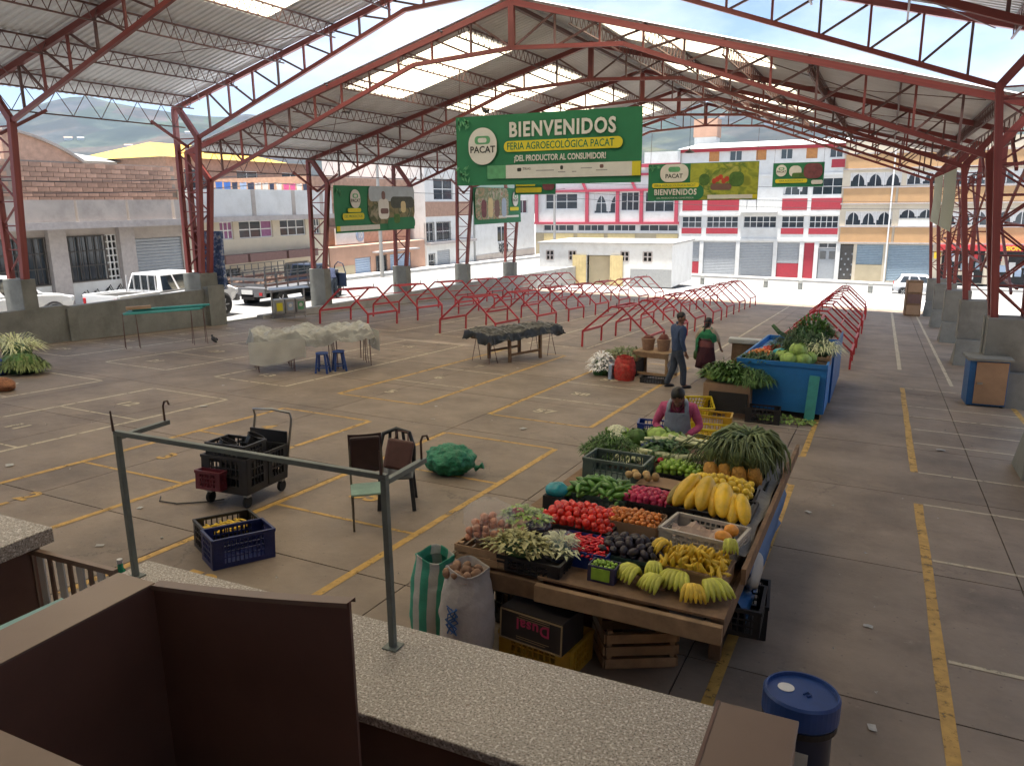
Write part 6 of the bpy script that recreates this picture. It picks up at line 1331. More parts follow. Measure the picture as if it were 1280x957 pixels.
C = thing('turquoise_bag', 'turquoise plastic bag among vegetables on the blue bin', 'plastic bag', (0, 0, 0)); C.matrix_basis = hh(-1.68, 15.95, 1.1); MB().ell((0, 0, 0), (.14, .12, .1), 14, 8, jit=.1).obj('bag_body', bpy.data.materials['turquoise_film'], C, smooth=True)
C = thing('courgette', 'curved dark courgette sticking up from blue bin', 'courgette', (0, 0, 0)); C.matrix_basis = hh(-1.9, 17.6, 1.3); MB().tube([(-.15, 0, .2), (0, 0, .05), (.2, 0, -.05)], [.04, .05, .04], 8).obj('fruit', m_leafd, C, smooth=True)
C = thing('white_tray', 'white foam tray beyond the left of the blue bin', 'tray', (0, 0, 0)); C.matrix_basis = onfloor(-2.9, 19.6, .1, .8); MB().b(-.4, .4, -.2, .2, 0, .12).obj('tray_body', m_film, C, bevel=.03); MB().b(-.3, .3, -.15, .15, -.8, -.01).obj('support', m_wood, C)
# veg stand left of the blue bin
box('wooden_box', 'brown wooden box stand under leafy vegetables before blue bin', onfloor(-2.45, 14.75, .05, .0, False), .85, .5, .62, m_ply, False); box('shelf_box', 'open dark box shelf on the front of the wooden stand', onfloor(-2.4, 14.44, .05, .1), .7, .06, .36, m_dark)
for k, (x, y) in enumerate(((-2.75, 14.7), (-2.85, 14.85), (-2.5, 14.7))): cabbage('lettuce', f'pale lettuce {["front left", "back left", "front middle"][k]} on the wooden box stand', hh(x, y, .74), .13, m_leafl)
greens('leafy_heap', 'leafy green heap on the wooden box stand', 'greens', hh(-2.5, 14.85, .7), m_leaf, 700, (.42, .32, .26), .2, .07, .5); greens('leafy_heap', 'drooping dark parsley at the right of the wooden stand', 'greens', hh(-2.05, 14.85, .66), m_leaf, 900, (.38, .36, .24), .16, .025, .2, droop=.7)
crate('crate', 'yellow crate standing on edge behind the vendor', hh(-2.95, 14.3, .0, .5) @ Matrix.Rotation(.6, 4, 'X'), .5, .3, .35, m_yell, 8, 3); crate('crate', 'yellow crate lying on floor right of the vendor', hh(-2.3, 12.2, .0, .2), .7, .45, .3, m_yell, 8, 3); crate('crate', 'dark olive crate stacked beyond the lying yellow crate', hh(-2.4, 12.75, .0, .1), .7, .45, .4, m_yelc, 8, 3)
crate('crate', 'blue crate on floor behind the vendor', hh(-3.05, 11.6, .0, .2), .5, .36, .4, m_blut, 8, 3); crate('crate', 'black crate on floor in front of blue bin', hh(-1.75, 14.4, .0, .1), .6, .4, .28, m_blkc, 8, 3)
mb = MB(); leafmass(mb, 120, .5, .25, .03, .14, .05, .2); C = thing('fallen_leaves', 'scattered cabbage leaves on floor before the blue bin', 'leaves', (0, 0, 0)); C.matrix_basis = hh(-1.35, 14.7, .01); kind(mb.obj('leaves', m_leafl, C, fix=False), 'stuff')
# ------------------------------------------------------------------ people
m_skin = mat('brown_skin', (.22, .11, .07), .55, var=.08); m_hair = mat('black_hair', (.012, .009, .008), .5, var=.3)
def skin(name, verts, edges, mat_, parent, sub=2, root=0):
    me = bpy.data.meshes.new(name); me.from_pydata([v[0] for v in verts], edges, []); o = bpy.data.objects.new(name, me); COL.objects.link(o)
    o.modifiers.new('skin', 'SKIN').use_smooth_shade = True
    for i, v in enumerate(verts):
        sv = me.skin_vertices[0].data[i]; r = v[1]; sv.radius = r if isinstance(r, tuple) else (r, r); sv.use_root = (i == root)
    o.modifiers.new('sub', 'SUBSURF').levels = sub; o.modifiers['sub'].render_levels = sub
    m2 = bpy.data.meshes.new_from_object(o.evaluated_get(bpy.context.evaluated_depsgraph_get())); bpy.data.objects.remove(o)
    m2.materials.clear(); m2.materials.append(mat_); m2.polygons.foreach_set('use_smooth', [True]*len(m2.polygons))
    return put(name, m2, parent)
def joinmesh(o, mb):
    "add face pieces to the body mesh so that it stays one mesh"
    bm = bmesh.new(); bm.from_mesh(o.data); t = mb.mesh('t', o.data.materials[0], True); bm.from_mesh(t)
    for f in bm.faces: f.smooth = True
    bm.to_mesh(o.data); bm.free(); bpy.data.meshes.remove(t)
def figure(P, J, h=1.66):
    "J: joint name -> position. One continuous body: pelvis, spine, neck, head, arms with five fingers, legs and feet"
    v = []; e = []; ix = {}
    def A(n, p, r, frm=None):
        ix[n] = len(v); v.append((tuple(p), r))
        if frm: e.append((ix[frm], ix[n]))
    A('pel', J['pel'], (.135, .10)); A('waist', J['waist'], (.12, .09), 'pel'); A('chest', J['chest'], (.12, .09), 'waist'); A('neck0', J['neck'], .06, 'chest'); A('neck1', V(J['neck'])+(V(J['head'])-V(J['neck']))*.45, .052, 'neck0')
    A('head', J['head'], (.078, .09), 'neck1'); A('top', V(J['head'])+(V(J['head'])-V(J['neck'])).normalized()*.085, (.062, .072), 'head')
    for s in 'lr':
        A('sh'+s, J['sh'+s], .058, 'chest'); A('el'+s, J['el'+s], .042, 'sh'+s); A('wr'+s, J['wr'+s], .029, 'el'+s)
        d = (V(J['wr'+s])-V(J['el'+s])).normalized(); side = V(J.get('pal'+s, (0, 1, 0))); side = (side-d*side.dot(d)).normalized(); nrm = d.cross(side)
        w = V(J['wr'+s]); A('pa'+s, w+d*.06, (.026, .034), 'wr'+s)
        for k, (o, L) in enumerate(((-.027, .068), (-.009, .08), (.009, .076), (.026, .06))):
            b = w+d*.085+side*o; A(f'f{s}{k}a', b, .011, 'pa'+s); A(f'f{s}{k}b', b+d*L*.5+nrm*.012, .0095, f'f{s}{k}a'); A(f'f{s}{k}c', b+d*L*.85+nrm*.04, .008, f'f{s}{k}b')
        b = w+d*.03-side*.035; A(f't{s}a', b, .012, 'pa'+s); A(f't{s}b', b+d*.04-side*.02+nrm*.015, .010, f't{s}a')
        A('hip'+s, J['hip'+s], .09, 'pel'); A('kn'+s, J['kn'+s], .058, 'hip'+s); A('an'+s, J['an'+s], .038, 'kn'+s); f = V(J.get('toe'+s, (0, .16, -.05))); A('ft'+s, V(J['an'+s])+f*.5, (.036, .03), 'an'+s); A('to'+s, V(J['an'+s])+f, (.034, .022), 'ft'+s)
    b = skin('body', v, e, m_skin, P, 1)
    hd = V(J['head']); up = (hd-V(J['neck'])).normalized(); fw = V(J['face']); fw = (fw-up*fw.dot(up)).normalized(); sd = fw.cross(up)
    mb = MB(); Mh = Matrix(((sd.x, fw.x, up.x, hd.x), (sd.y, fw.y, up.y, hd.y), (sd.z, fw.z, up.z, hd.z), (0, 0, 0, 1)))
    mb.ell((0, .0, .02), (.074, .092, .112), 14, 10, Mh); mb.ell((0, .092, -.005), (.013, .018, .024), 8, 6, Mh); mb.ell((0, .05, -.075), (.04, .04, .03), 8, 6, Mh); mb.ell((0, .082, -.045), (.024, .012, .009), 8, 5, Mh)
    for s in (-1, 1): mb.ell((s*.075, 0, 0), (.012, .024, .034), 7, 5, Mh); mb.ell((s*.03, .078, .028), (.018, .014, .006), 7, 5, Mh)
    joinmesh(b, mb)
    for s in (-1, 1): MB().ell((s*.03, .084, .018), (.011, .008, .007), 8, 6, Mh).obj('eye', m_black, P, smooth=True)
    return b, Mh
def sleeve(name, pts, m, P, rad): return skin(name, [(p, r) for p, r in zip(pts, rad)], [(i, i+1) for i in range(len(pts)-1)], m, P, 2)
def garment(name, verts, edges, m, P): return skin(name, verts, edges, m, P, 2)
def top_wear(P, J, m, k=1.0, cuff=.95, name='jacket'):
    L = lambda a, b, t: tuple(V(a)+(V(b)-V(a))*t)
    v = [(L(J['pel'], J['waist'], -.45), (.17*k, .14*k)), (L(J['pel'], J['waist'], .2), (.168*k, .135*k)), (J['waist'], (.165*k, .135*k)), (J['chest'], (.19*k, .15*k)), (L(J['chest'], J['neck'], .8), (.10*k, .095*k))]
    e = [(0, 1), (1, 2), (2, 3), (3, 4)]
    for s in 'lr': n = len(v); v += [(J['sh'+s], .092*k), (J['el'+s], .058*k), (L(J['el'+s], J['wr'+s], cuff), .043*k)]; e += [(3, n), (n, n+1), (n+1, n+2)]
    return garment(name, v, e, m, P)
def legs_wear(P, J, m, k=1.0):
    v = [(tuple(V(J['pel'])+V((0, 0, .12))), (.13, .105)), (tuple(V(J['pel'])), (.15, .12))]; e = [(0, 1)]
    for s in 'lr': n = len(v); v += [(tuple(V(J['hip'+s])+V((0, 0, -.1))), .105*k), (J['kn'+s], .082*k), (tuple(V(J['an'+s])+V((0, 0, -.03))), .07*k)]; e += [(1, n), (n, n+1), (n+1, n+2)]
    return garment('trousers', v, e, m, P)
def shoes(P, J, m):
    for s in 'lr':
        a = V(J['an'+s]); f = V(J.get('toe'+s, (0, .16, -.05))); MB().ell((0, 0, 0), (.046, .13, .045), 10, 7).obj('shoe', m, P, smooth=True).matrix_basis = Matrix.Translation(a+f*.55+V((0, 0, -.028))) @ V((0, 1, 0)).rotation_difference(V((f.x, f.y, 0))).to_matrix().to_4x4()
# man in blue jacket, seen from behind, head turned right
m_jack = mat('blue_denim_jacket', (.045, .075, .15), .85, var=.2, bump=.9, bsc=14, sc=10); m_jean = mat('dark_jeans', (.045, .06, .085), .85, var=.2, bump=.9, bsc=14, sc=10)
P = thing('person', 'person in blue jacket and dark jeans walking beside the woman in green', 'person', (0, 0, 0)); P.matrix_basis = onfloor(-3.95, 16.9, math.radians(-48), 0, False)
J = dict(pel=(0, 0, .88), waist=(0, .0, 1.04), chest=(0, .01, 1.27), neck=(0, .03, 1.43), head=(.01, .06, 1.56), shl=(-.19, .01, 1.35), shr=(.19, .01, 1.35), ell=(-.235, .02, 1.08), elr=(.24, -.03, 1.08), wrl=(-.22, .13, .86), wrr=(.25, .06, .84),
         hipl=(-.09, 0, .84), hipr=(.09, 0, .84), knl=(-.11, -.02, .46), knr=(.11, .10, .46), anl=(-.12, -.2, .08), anr=(.12, .1, .07), face=(.75, .6, -.05))
b, Mh = figure(P, J); top_wear(P, J, m_jack); legs_wear(P, J, m_jean); shoes(P, J, m_black)
hr = MB(); hr.ell((0, -.022, .05), (.09, .1, .1), 14, 9, Mh, .03); hr.obj('hair', m_hair, P, smooth=True); MB().tube([Mh @ V((x, y, -.11)) for x, y in ((-.06, -.03), (0, -.07), (.06, -.03))], .03, 8).obj('collar', m_jack, P, smooth=True)
# woman with green shawl, from behind
m_shawl = mat('green_shawl', (.02, .17, .07), .9, var=.2, bump=.9, bsc=14, sc=12); m_beige = mat('beige_blouse', (.42, .34, .25), .9, var=.15, bump=.9, bsc=14); m_dusk = mat('dusky_red_sash', (.22, .075, .07), .9, var=.15, bump=.9, bsc=14); m_skirt = mat('maroon_skirt', (.055, .012, .018), .9, var=.25, bump=.9, bsc=14)
P = thing('person', 'person in green shawl and maroon skirt carrying a dark bag', 'person', (0, 0, 0)); P.matrix_basis = onfloor(-3.63, 18.5, math.radians(-12), 0, False) @ Matrix.Scale(.91, 4)
J = dict(pel=(0, 0, .84), waist=(0, 0, 1.0), chest=(0, .01, 1.2), neck=(0, .02, 1.34), head=(0, .05, 1.46), shl=(-.18, 0, 1.27), shr=(.18, 0, 1.27), ell=(-.29, .0, 1.06), elr=(.3, .04, 1.06), wrl=(-.27, .1, .9), wrr=(.33, .12, .86),
         hipl=(-.09, 0, .8), hipr=(.09, 0, .8), knl=(-.1, .02, .43), knr=(.1, .02, .43), anl=(-.1, 0, .07), anr=(.1, .03, .07), face=(.3, 1, -.1))
b, Mh = figure(P, J); top_wear(P, J, m_beige, 1.0, .45, 'blouse'); shoes(P, J, m_black)
fl_ = lambda t, j: 1+.04*math.sin(9*t)*(j > 2)
MB().lathe([(.15, 1.0), (.19, .9), (.21, .8), (.25, .5), (.28, .3), (.265, .3), (.2, .8)], 26, Matrix.Diagonal((1, .85, 1, 1)), fl_).obj('skirt', m_skirt, P, smooth=True); MB().lathe([(.185, .82), (.205, .86), (.2, .98), (.185, 1.05)], 22, Matrix.Diagonal((1, .82, 1, 1))).obj('sash', m_dusk, P, smooth=True)
sw = MB(); sw.grid(16, 8, lambda a, b: ((lambda th, r, z: (r*math.sin(th), -r*.72*math.cos(th), z))((a-.5)*4.6, .12+.17*min(1, b*1.9)+.02*math.sin(a*12), 1.36-.04*math.cos((a-.5)*5)-b*(.22 if abs(a-.5) < .14 else (.62 if a < .36 else .34))))); sw.obj('shawl', m_shawl, P, smooth=True)
MB().lathe([(.085, .04), (.088, .075), (.075, .14), (.03, .165)], 18, Mh).obj('hat_crown', m_black, P, smooth=True); MB().lathe([(.08, .045), (.135, .035), (.14, .045), (.08, .06)], 22, Mh).obj('hat_brim', m_black, P, smooth=True); MB().ell((0, -.035, -.03), (.075, .06, .08), 12, 8, Mh).obj('hair', m_hair, P, smooth=True); MB().tube([Mh @ V((.0, -.09, -.05)), Mh @ V((0, -.12, -.18)), Mh @ V((0, -.13, -.36))], [.025, .02, .01], 8).obj('braid', m_hair, P, smooth=True)
C = thing('carrier_bag', 'dark carrier bag held by the person in green shawl', 'bag', (0, 0, 0)); C.matrix_basis = P.matrix_basis @ Matrix.Translation((-.29, .12, .46)); MB().lathe([(.1, 0), (.15, .05), (.15, .2), (.06, .32)], 14, Matrix.Diagonal((.7, 1, 1, 1))).obj('bag_body', m_leafd, C, smooth=True); MB().tube([(0, -.05, .3), (0, 0, .4), (0, .05, .3)], .012, 6).obj('handle', m_black, C)
# vendor behind the stall, bent over her work, facing the camera
m_pinkj = mat('pink_cardigan', (.50, .09, .20), .9, var=.2, bump=.9, bsc=14, sc=12); m_apron = mat('pale_blue_apron', (.30, .36, .46), .85, var=.12, bump=.9, bsc=14, sc=10); m_maroon = mat('maroon_blouse', (.10, .015, .03), .85, var=.2, bump=.9, bsc=14)
P = thing('person', 'vendor in pink cardigan and pale blue apron bent over the stall', 'person', (0, 0, 0)); P.matrix_basis = onfloor(-2.18, 9.5, math.radians(180+8), 0, False) @ Matrix.Scale(.98, 4)
J = dict(pel=(0, -.08, .76), waist=(0, -.05, .92), chest=(0, .03, 1.12), neck=(0, .08, 1.24), head=(.0, .15, 1.33), shl=(-.19, .03, 1.17), shr=(.19, .03, 1.17), ell=(-.29, .06, .94), elr=(.29, .06, .94), wrl=(-.12, .27, .86), wrr=(.13, .27, .86),
         hipl=(-.1, -.08, .72), hipr=(.1, -.08, .72), knl=(-.11, 0, .4), knr=(.11, 0, .4), anl=(-.11, -.06, .07), anr=(.11, -.06, .07), face=(0, 1, -.75), pall=(1, 0, 0), palr=(1, 0, 0))
b, Mh = figure(P, J); top_wear(P, J, m_pinkj, .92, .88, 'cardigan'); shoes(P, J, m_black)
MB().lathe([(.15, .86), (.2, .78), (.24, .5), (.27, .28), (.25, .28)], 24, Matrix.Translation((0, -.06, 0)) @ Matrix.Diagonal((1, .85, 1, 1)), fl_).obj('skirt', m_skirt, P, smooth=True)
ap = MB(); ap.grid(12, 12, lambda a, b: ((lambda x, z: (x, .03+.165*math.sqrt(max(.05, 1-(x/.24)**2))-.11*b+.02, z))((a-.5)*(.30+.1*b), 1.15-.47*b))); ap.obj('apron', m_apron, P, smooth=True)
for s in (-1, 1): MB().tube([(s*.12, .165, 1.13), (s*.11, .12, 1.24), (s*.09, .02, 1.27), (s*.08, -.1, 1.15)], .028, 7).obj('apron_strap', m_apron, P, smooth=True)
MB().tube([(-.07, .04, 1.26), (-.055, .13, 1.2), (0, .17, 1.13), (.055, .13, 1.2), (.07, .04, 1.26)], .026, 8).obj('blouse_collar', m_maroon, P, smooth=True)
hr = MB(); hr.ell((0, -.02, .06), (.09, .1, .09), 14, 9, Mh, .03); hr.ell((0, -.11, .0), (.05, .05, .06), 10, 7, Mh); hr.obj('hair', m_hair, P, smooth=True)
# person stooping at the truck's open door
m_jk2 = mat('navy_work_jacket', (.03, .04, .08), .9, var=.2, bump=.9, bsc=14)
P = thing('person', 'person in navy jacket leaning into the open truck door', 'person', (0, 0, 0)); P.matrix_basis = Matrix.Translation((-22.75, 28.7, zstreet(28.7))) @ Matrix.Rotation(math.radians(70), 4, 'Z')
J = dict(pel=(0, -.1, .86), waist=(0, 0, 1.0), chest=(0, .16, 1.17), neck=(0, .26, 1.28), head=(0, .36, 1.36), shl=(-.19, .18, 1.22), shr=(.19, .18, 1.22), ell=(-.24, .34, 1.0), elr=(.24, .34, 1.0), wrl=(-.18, .55, .95), wrr=(.18, .55, .95), hipl=(-.09, -.1, .82), hipr=(.09, -.1, .82), knl=(-.1, -.04, .45), knr=(.1, -.06, .45), anl=(-.1, -.1, .08), anr=(.1, -.16, .08), face=(0, 1, -.3))
b, Mh = figure(P, J); top_wear(P, J, m_jk2); legs_wear(P, J, m_jean); shoes(P, J, m_black); hr = MB(); hr.ell((0, -.02, .04), (.083, .09, .096), 12, 8, Mh); hr.obj('hair', m_hair, P, smooth=True)
# ------------------------------------------------------------------ foreground counter, stair parapets, barrel
def granite():
    m = mat('speckled_granite', (.41, .36, .30), .45, var=.1, sc=1.5); n = m.node_tree.nodes; L = m.node_tree.links.new; bs = n['Principled BSDF']; g = n.new('ShaderNodeNewGeometry')
    cur = bs.inputs['Base Color'].links[0].from_socket
    for sc, lo, hi, col in ((95, .50, .62, (.14, .12, .10)), (70, .55, .64, (.72, .68, .62)), (45, .62, .70, (.24, .17, .13))):
        a = n.new('ShaderNodeTexNoise'); a.inputs['Scale'].default_value = sc; a.inputs['Detail'].default_value = 2; L(g.outputs['Position'], a.inputs['Vector']); r = n.new('ShaderNodeMapRange'); r.inputs[1].default_value = lo; r.inputs[2].default_value = hi; r.inputs[4].default_value = .9; L(a.outputs['Fac'], r.inputs[0])
        mi = n.new('ShaderNodeMix'); mi.data_type = 'RGBA'; mi.inputs[7].default_value = (*col, 1); L(r.outputs[0], mi.inputs[0]); L(cur, mi.inputs[6]); cur = mi.outputs[2]
    L(cur, bs.inputs['Base Color']); return m
m_gran = granite()
m_clad = mat('brown_metal_cladding', (.23, .16, .12), .38, .15, var=.07, sc=1.2, bump=.02, bsc=3, dirt=.35, dcol=(.14, .09, .065), dsc=2); m_cladd = mat('dark_brown_panel', (.15, .08, .06), .4, var=.15, sc=1.5, dirt=.3, dcol=(.085, .045, .034))
m_gsteel = mat('grey_green_painted_steel', (.155, .18, .16), .45, .1, var=.12, sc=6, dirt=.45, dcol=(.06, .05, .04), dsc=7); m_rust = mat('rusty_iron', (.09, .05, .035), .75, var=.3)
A = thing('granite_counter', 'long speckled granite counter across the foreground', 'counter', (-2.6, 3.03, .8))
MB().b(-1.87, 2.12, -.38, .38, -.055, 0).obj('granite_top', m_gran, A, bevel=.008); MB().b(-1.8, 2.05, -.30, .30, -1.1, -.056).obj('counter_base', m_cladd, A)
# hanging frame with hooks on the counter
A = thing('hanging_rack', 'grey green steel rack with hooks standing on granite counter', 'rack', (-4.33, 3.2, .8))
w = .035
for x in (0, 2.05): MB().b(x-w/2, x+w/2, -w/2, w/2, 0, .985).obj('post', m_gsteel, A, bevel=.003); MB().b(x-.045, x+.045, -.045, .045, 0, .008).obj('foot_plate', m_gsteel, A); MB().b(x-w/2, x+w/2, w/2+.002, .40, .955, .985).obj('arm', m_gsteel, A, bevel=.003)
MB().b(-w/2, 2.05+w/2, -w/2, w/2, .987, 1.018).obj('cross_bar', m_gsteel, A, bevel=.003)
for x in (0, 2.05):
    MB().tube([(x, .37, .985), (x, .37, 1.09), (x+.01, .375, 1.12), (x+.035, .38, 1.125), (x+.045, .38, 1.1)], .007, 7).obj('hook', m_rust, A, smooth=True); MB().tube([(x-.005, -.02, 1.018), (x-.01, -.02, 1.15)], [.009, .005], 6).obj('spike', m_rust, A)
# brown clad parapets of the stair
A = thing('stair_parapet', 'dark brown metal clad stair parapet filling the lower left', 'parapet', (-3.1, 2.38, 0))
q1 = aty(437, 752, 2.38); zr_ = q1.z; xr_ = q1.x+3.1
MB().b(-.25, 0, -2.4, .0, .2, 1.395).obj('side_parapet', m_cladd, A, bevel=.004); MB().b(-.256, .006, -2.4, .006, 1.396, 1.408).obj('capping', m_clad, A, bevel=.003)
pr = [(.002, -.4), (xr_, -.4)]+[(xr_-(xr_-.002)*i/10, (zr_+(1.40-zr_)*i/10)-.012*math.sin(math.pi*i/10)) for i in range(11)]
MB().prism(pr, -.005, .01, 'y').obj('front_panel', m_cladd, A)
tp = MB()
for i in range(10):
    a, b = i/10, (i+1)/10; za, zb_ = [(1.40+(zr_-1.40)*t)-.012*math.sin(math.pi*t) for t in (a, b)]; xa, xb = .002+(xr_-.002)*a, .002+(xr_-.002)*b
    tp.add([(xa, -.02, za+.003), (xb, -.02, zb_+.003), (xb, .04, zb_+.003), (xa, .04, za+.003), (xa, -.02, za-.02), (xb, -.02, zb_-.02), (xb, .04, zb_-.02), (xa, .04, za-.02)], [(0, 1, 2, 3), (4, 5, 1, 0), (3, 2, 6, 7)])
tp.obj('capping', m_clad, A)
A = thing('stair_parapet', 'brown metal clad parapet corner at the bottom left', 'parapet', (-1.55, .9, 0)); MB().b(-1.2, .04, -1.6, .0, .3, 1.98).obj('panel', m_cladd, A, bevel=.01); MB().b(-1.22, .06, -1.6, .02, 1.982, 2.0).obj('capping', m_clad, A)
A = thing('stair_parapet', 'brown metal clad end post right of granite counter', 'parapet', (-.26, 2.59, 0)); MB().b(-.15, .13, -1.6, .0, -.3, 1.38).obj('panel', m_clad, A, bevel=.004); MB().b(-.155, .135, -1.6, .006, 1.382, 1.40).obj('capping', m_clad, A, bevel=.004); MB().b(-.152, -.14, -1.6, .002, 1.4005, 1.404).obj('capping_seam', m_cladd, A)
kind(MB().b(-3.1, .5, -2.6, 2.2, .35, .45).obj('stair_landing', m_cladd), 'structure')
# next counter at the far left with its railing
A = thing('granite_counter', 'short granite counter end at the far left edge', 'counter', (-5.6, 3.1, .85)); MB().b(-2.2, .08, -.34, .34, -.12, 0).obj('granite_top', m_gran, A, bevel=.008); MB().b(-2.2, -.02, -.3, .28, -1.2, -.122).obj('counter_base', m_cladd, A)
A = thing('slat_railing', 'brown and white slatted railing between the two granite counters', 'railing', (-5.3, 3.3, -.1))
stick('top_rail', (-.35, 0, .8), (.6, .02, .8), .04, .04, m_clad, A); stick('bottom_rail', (-.35, 0, .1), (.6, .02, .1), .04, .04, m_clad, A)
for i in range(9): x = -.33+i*.112; stick('slat', (x, .01, .1), (x, .01, .79), .045 if i % 2 == 0 else .075, .012, m_clad if i % 2 == 0 else m_white, A)
A = thing('teal_rail', 'pale teal steel rail at the lower left edge', 'rail', (-4.68, 2.4, .7)); stick('bar', (-.03, -.6, 0), (.03, .5, 0), .06, .03, mat('pale_teal_paint', (.22, .42, .40), .5, var=.2, dirt=.3), A); stick('bar', (-.07, -.6, -.05), (-.01, .5, -.05), .02, .02, m_cladd, A); stick('support', (.0, .0, -.9), (.0, .0, -.02), .03, .03, m_cladd, A)
A = thing('green_bottle', 'green plastic bottle behind the slatted railing', 'bottle', (-4.78, 3.42, .46)); MB().lathe([(.04, 0), (.045, .03), (.045, .16), (.02, .21), (.018, .25)], 14).obj('bottle_body', mat('green_pet', (.02, .25, .12), .15), A, smooth=True); MB().lathe([(.02, .25), (.02, .28)], 12).obj('cap', m_white, A); MB().b(-.1, .1, -.08, .08, -.62, -.002).obj('support', m_cladd, A)
# blue barrel
m_barr = mat('blue_barrel_plastic', (.014, .05, .19), .4, var=.15, dirt=.25, dcol=(.02, .03, .06), dsc=4); bx, by = -.21, 4.05
A = thing('barrel', 'blue plastic barrel with round lid and white sticker beside the counter', 'barrel', (0, 0, 0)); A.matrix_basis = onfloor(bx, by, 0)
MB().lathe([(.17, 0), (.18, .03), (.175, .3), (.18, .34), (.175, .6), (.185, .68)], 32).obj('drum', mat('dark_barrel_drum', (.012, .018, .045), .35, var=.2, sc=8), A, smooth=True); MB().lathe([(.195, .64), (.205, .655), (.205, .77), (.195, .785), (.185, .785), (.18, .765), (.02, .765)], 40).obj('lid', m_barr, A, smooth=False)
MB().lathe([(.19, .60), (.2, .605), (.2, .638), (.19, .64)], 32).obj('clamp_ring', m_black, A); MB().lathe([(.045, .766), (.045, .769)], 22, Matrix.Translation((-.085, .02, 0))).obj('sticker', m_white, A); MB().tube([(.01, -.01, .768), (.03, .02, .772), (.05, .0, .77), (.03, -.03, .771)], .005, 5).obj('moulded_mark', m_barr, A)
MB().b(-.05, .07, -.182, -.176, .3, .52).obj('label_patch', m_film, A)
# ------------------------------------------------------------------ birds, litter, wires, lamps
m_pig = mat('dark_pigeon', (.04, .04, .045), .7, var=.3)
def bird(label, M):
    C = thing('pigeon', label, 'pigeon', (0, 0, 0), 0, 'pigeons'); C.matrix_basis = M
    b = MB(); b.lathe([(.01, -.17), (.03, -.12), (.06, -.02), (.065, .05), (.04, .12), (.02, .15)], 12, Matrix.Translation((0, 0, .13)) @ Matrix.Rotation(math.radians(-65), 4, 'X')); b.ell((0, .13, .23), (.03, .035, .03), 10, 7); b.bar((0, .155, .225), (0, .19, .22), .01); b.obj('body', m_pig, C, smooth=True)
    for s in (-1, 1): MB().tube([(s*.02, 0, 0), (s*.02, .01, .09)], .005, 5).obj('leg', m_pot, C); MB().ell((s*.055, -.02, .14), (.015, .11, .04), 8, 6).obj('wing', m_pig, C, smooth=True)
bird('pigeon standing on the hall floor near the teal trestles', onfloor(-16.9, 15.9, 1.2, 0, False))
for px, py, l in ((406, 104, 'dark bird perched at the lower left roof edge'), (549, 39, 'dark bird perched near the ridge of gabled roof'), (607, 146, 'dark bird perched on top of the main banner')):
    p = aty(px, py, 19.35 if 'banner' not in l else 19.02); d_ = abs(p.x-XM); zz = (Z2-KS*d_-.06) if 'banner' not in l else 5.45; bird(l, Matrix.Translation((p.x, p.y+.1 if 'banner' not in l else p.y, zz)) @ Matrix.Rotation(1.3, 4, 'Z') @ Matrix.Scale(.85, 4))
m_lit = mat('litter_paper', (.42, .41, .39), .8, var=.15, rnd=.2); lits = []
for k in range(4): mb = MB(); sd_ = k*3.1; mb.grid(4, 3, lambda a, b: ((a-.5)*.22, (b-.5)*.15, .012+.03*abs(noise.noise(V((a*3+sd_, b*3, sd_)))))); lits.append(mb.mesh('paper', m_lit))
LT = [(1176, 563, 'crumpled white paper on right aisle floor'), (654, 536, 'flat white paper beside the yellow box lines'), (12, 582, 'white paper scrap at left floor edge'), (255, 508, 'pale blue scrap on the painted line'), (279, 482, 'white smear of paper near the sheeted table'), (582, 481, 'white scrap between tables'), (647, 460, 'yellowish scrap under the black tarpaulin table'), (475, 415, 'white scrap by the red frames'), (705, 433, 'white scrap right of the black tarpaulin'), (545, 508, 'dark leaf litter in the aisle'), (541, 524, 'grey scrap in the aisle'), (1090, 910, 'small white scrap near barrel'), (1085, 783, 'white crumbs on the near right floor'), (1065, 455, 'white lid on floor beside the right row'), (1010, 640, 'dark leaf scrap beside the stall'), (125, 682, 'white scrap in front of left counter'), (175, 635, 'white scrap by the trolley'), (950, 742, 'brown leaf scrap right of stall')]
for k, (px, py, l) in enumerate(LT):
    p = fl(px, py); tag(put('paper_scrap', lits[k % 4], None, onfloor(p.x, p.y, k*1.3, .004) @ Matrix.Scale(.6 if k < 4 else .35, 4)), l, 'litter', 'litter on the floor')
mb = MB()
for k in range(420):
    x, y = random.uniform(-19, 2.5), random.uniform(3.8, 40); s = random.uniform(.006, .022); a = random.uniform(0, 6.3)
    mb.add([(x+s*math.cos(a+q), y+s*math.sin(a+q), fz(x, y)+.004+.012*(i % 2)) for i, q in enumerate((0, 1.8, 3.2, 4.7))], [(0, 1, 2, 3)])
kind(mb.obj('floor_crumbs', m_lit, fix=False), 'stuff')
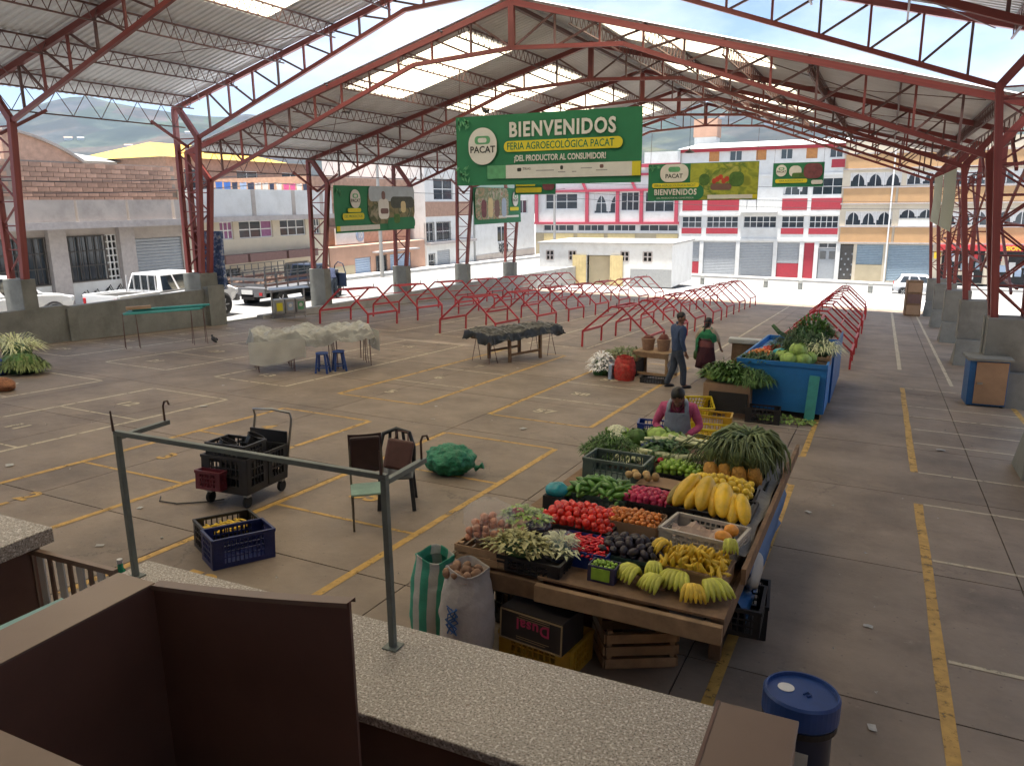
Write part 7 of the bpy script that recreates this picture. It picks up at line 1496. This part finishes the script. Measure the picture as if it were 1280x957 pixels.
# hanging hall lamps
lm = MB().lathe([(.02, .12), (.03, .02), (.2, -.06), (.22, -.1), (.2, -.1), (.03, 0)], 18).mesh('shade', m_black)
for px, py, y, l in ((429, 138, 22.5, 'dark pendant lamp under the left slope of gabled roof'), (862, 188, 33, 'small pendant lamp under far roof slope')):
    p = aty(px, py, y); C = thing('pendant_lamp', l, 'lamp', p); put('shade', lm, C); top_ = Z2-KS*abs(p.x-XM)-p.z; stick('cord', (0, 0, .1), (0, 0, max(.4, top_)), .012, .012, m_black, C)
# overhead wires in the streets
for k, (a, b) in enumerate((((-29.5, 8, 4.6), (-29.5, 33, 4.9)), ((-29.5, 8, 4.2), (-29.5, 33, 4.4)), ((-29.6, 33, 4.4), (-26, 66, 4.4)), ((-27, 66, 4.2), (14, 70, 3.0)), ((-27, 66, 3.7), (14, 70, 2.4)), ((-27, 66, 5.0), (14, 70, 4.4)))):
    a, b = V(a), V(b); C = thing('overhead_wire', ['upper wire along the brick warehouse', 'lower wire along the brick warehouse', 'wire over the end of left street', 'middle wire across the far street', 'lowest wire across the far street', 'highest wire across the far street'][k], 'wire', a); MB().tube([(b-a)*(i/12)-V((0, 0, .5*4*(i/12)*(1-i/12))) for i in range(13)], .018, 5).obj('cable', m_black, C)
for k, (x, y) in enumerate(((-28.2, 40.5), (-27.0, 66.0))):
    C = thing('utility_pole', ['thin teal grey pole in left street beside sprayed wall', 'concrete utility pole at the far left street corner'][k], 'pole', (x, y, G(x, y)-.05)); MB().tube([(0, 0, 0), (0, 0, 8.2)], [.13, .08], 12).obj('shaft', m_concl, C); stick('crossarm', (-.6, 0, 7.6), (.6, 0, 7.6), .08, .08, m_concl, C)
# ------------------------------------------------------------------ hazy air
hm = bpy.data.materials.new('hazy_air'); hm.use_nodes = True; n = hm.node_tree.nodes; n.remove(n['Principled BSDF'])
pvn = n.new('ShaderNodeVolumePrincipled'); pvn.inputs['Color'].default_value = (.55, .74, 1.0, 1); pvn.inputs['Density'].default_value = .00022; pvn.inputs['Anisotropy'].default_value = .2
hm.node_tree.links.new(pvn.outputs[0], n['Material Output'].inputs['Volume'])
kind(MB().b(-1700, 1700, -300, 1700, -60, 260).obj('haze', hm), 'stuff')
SC.cycles.volume_bounces = 0; SC.cycles.volume_step_rate = 10
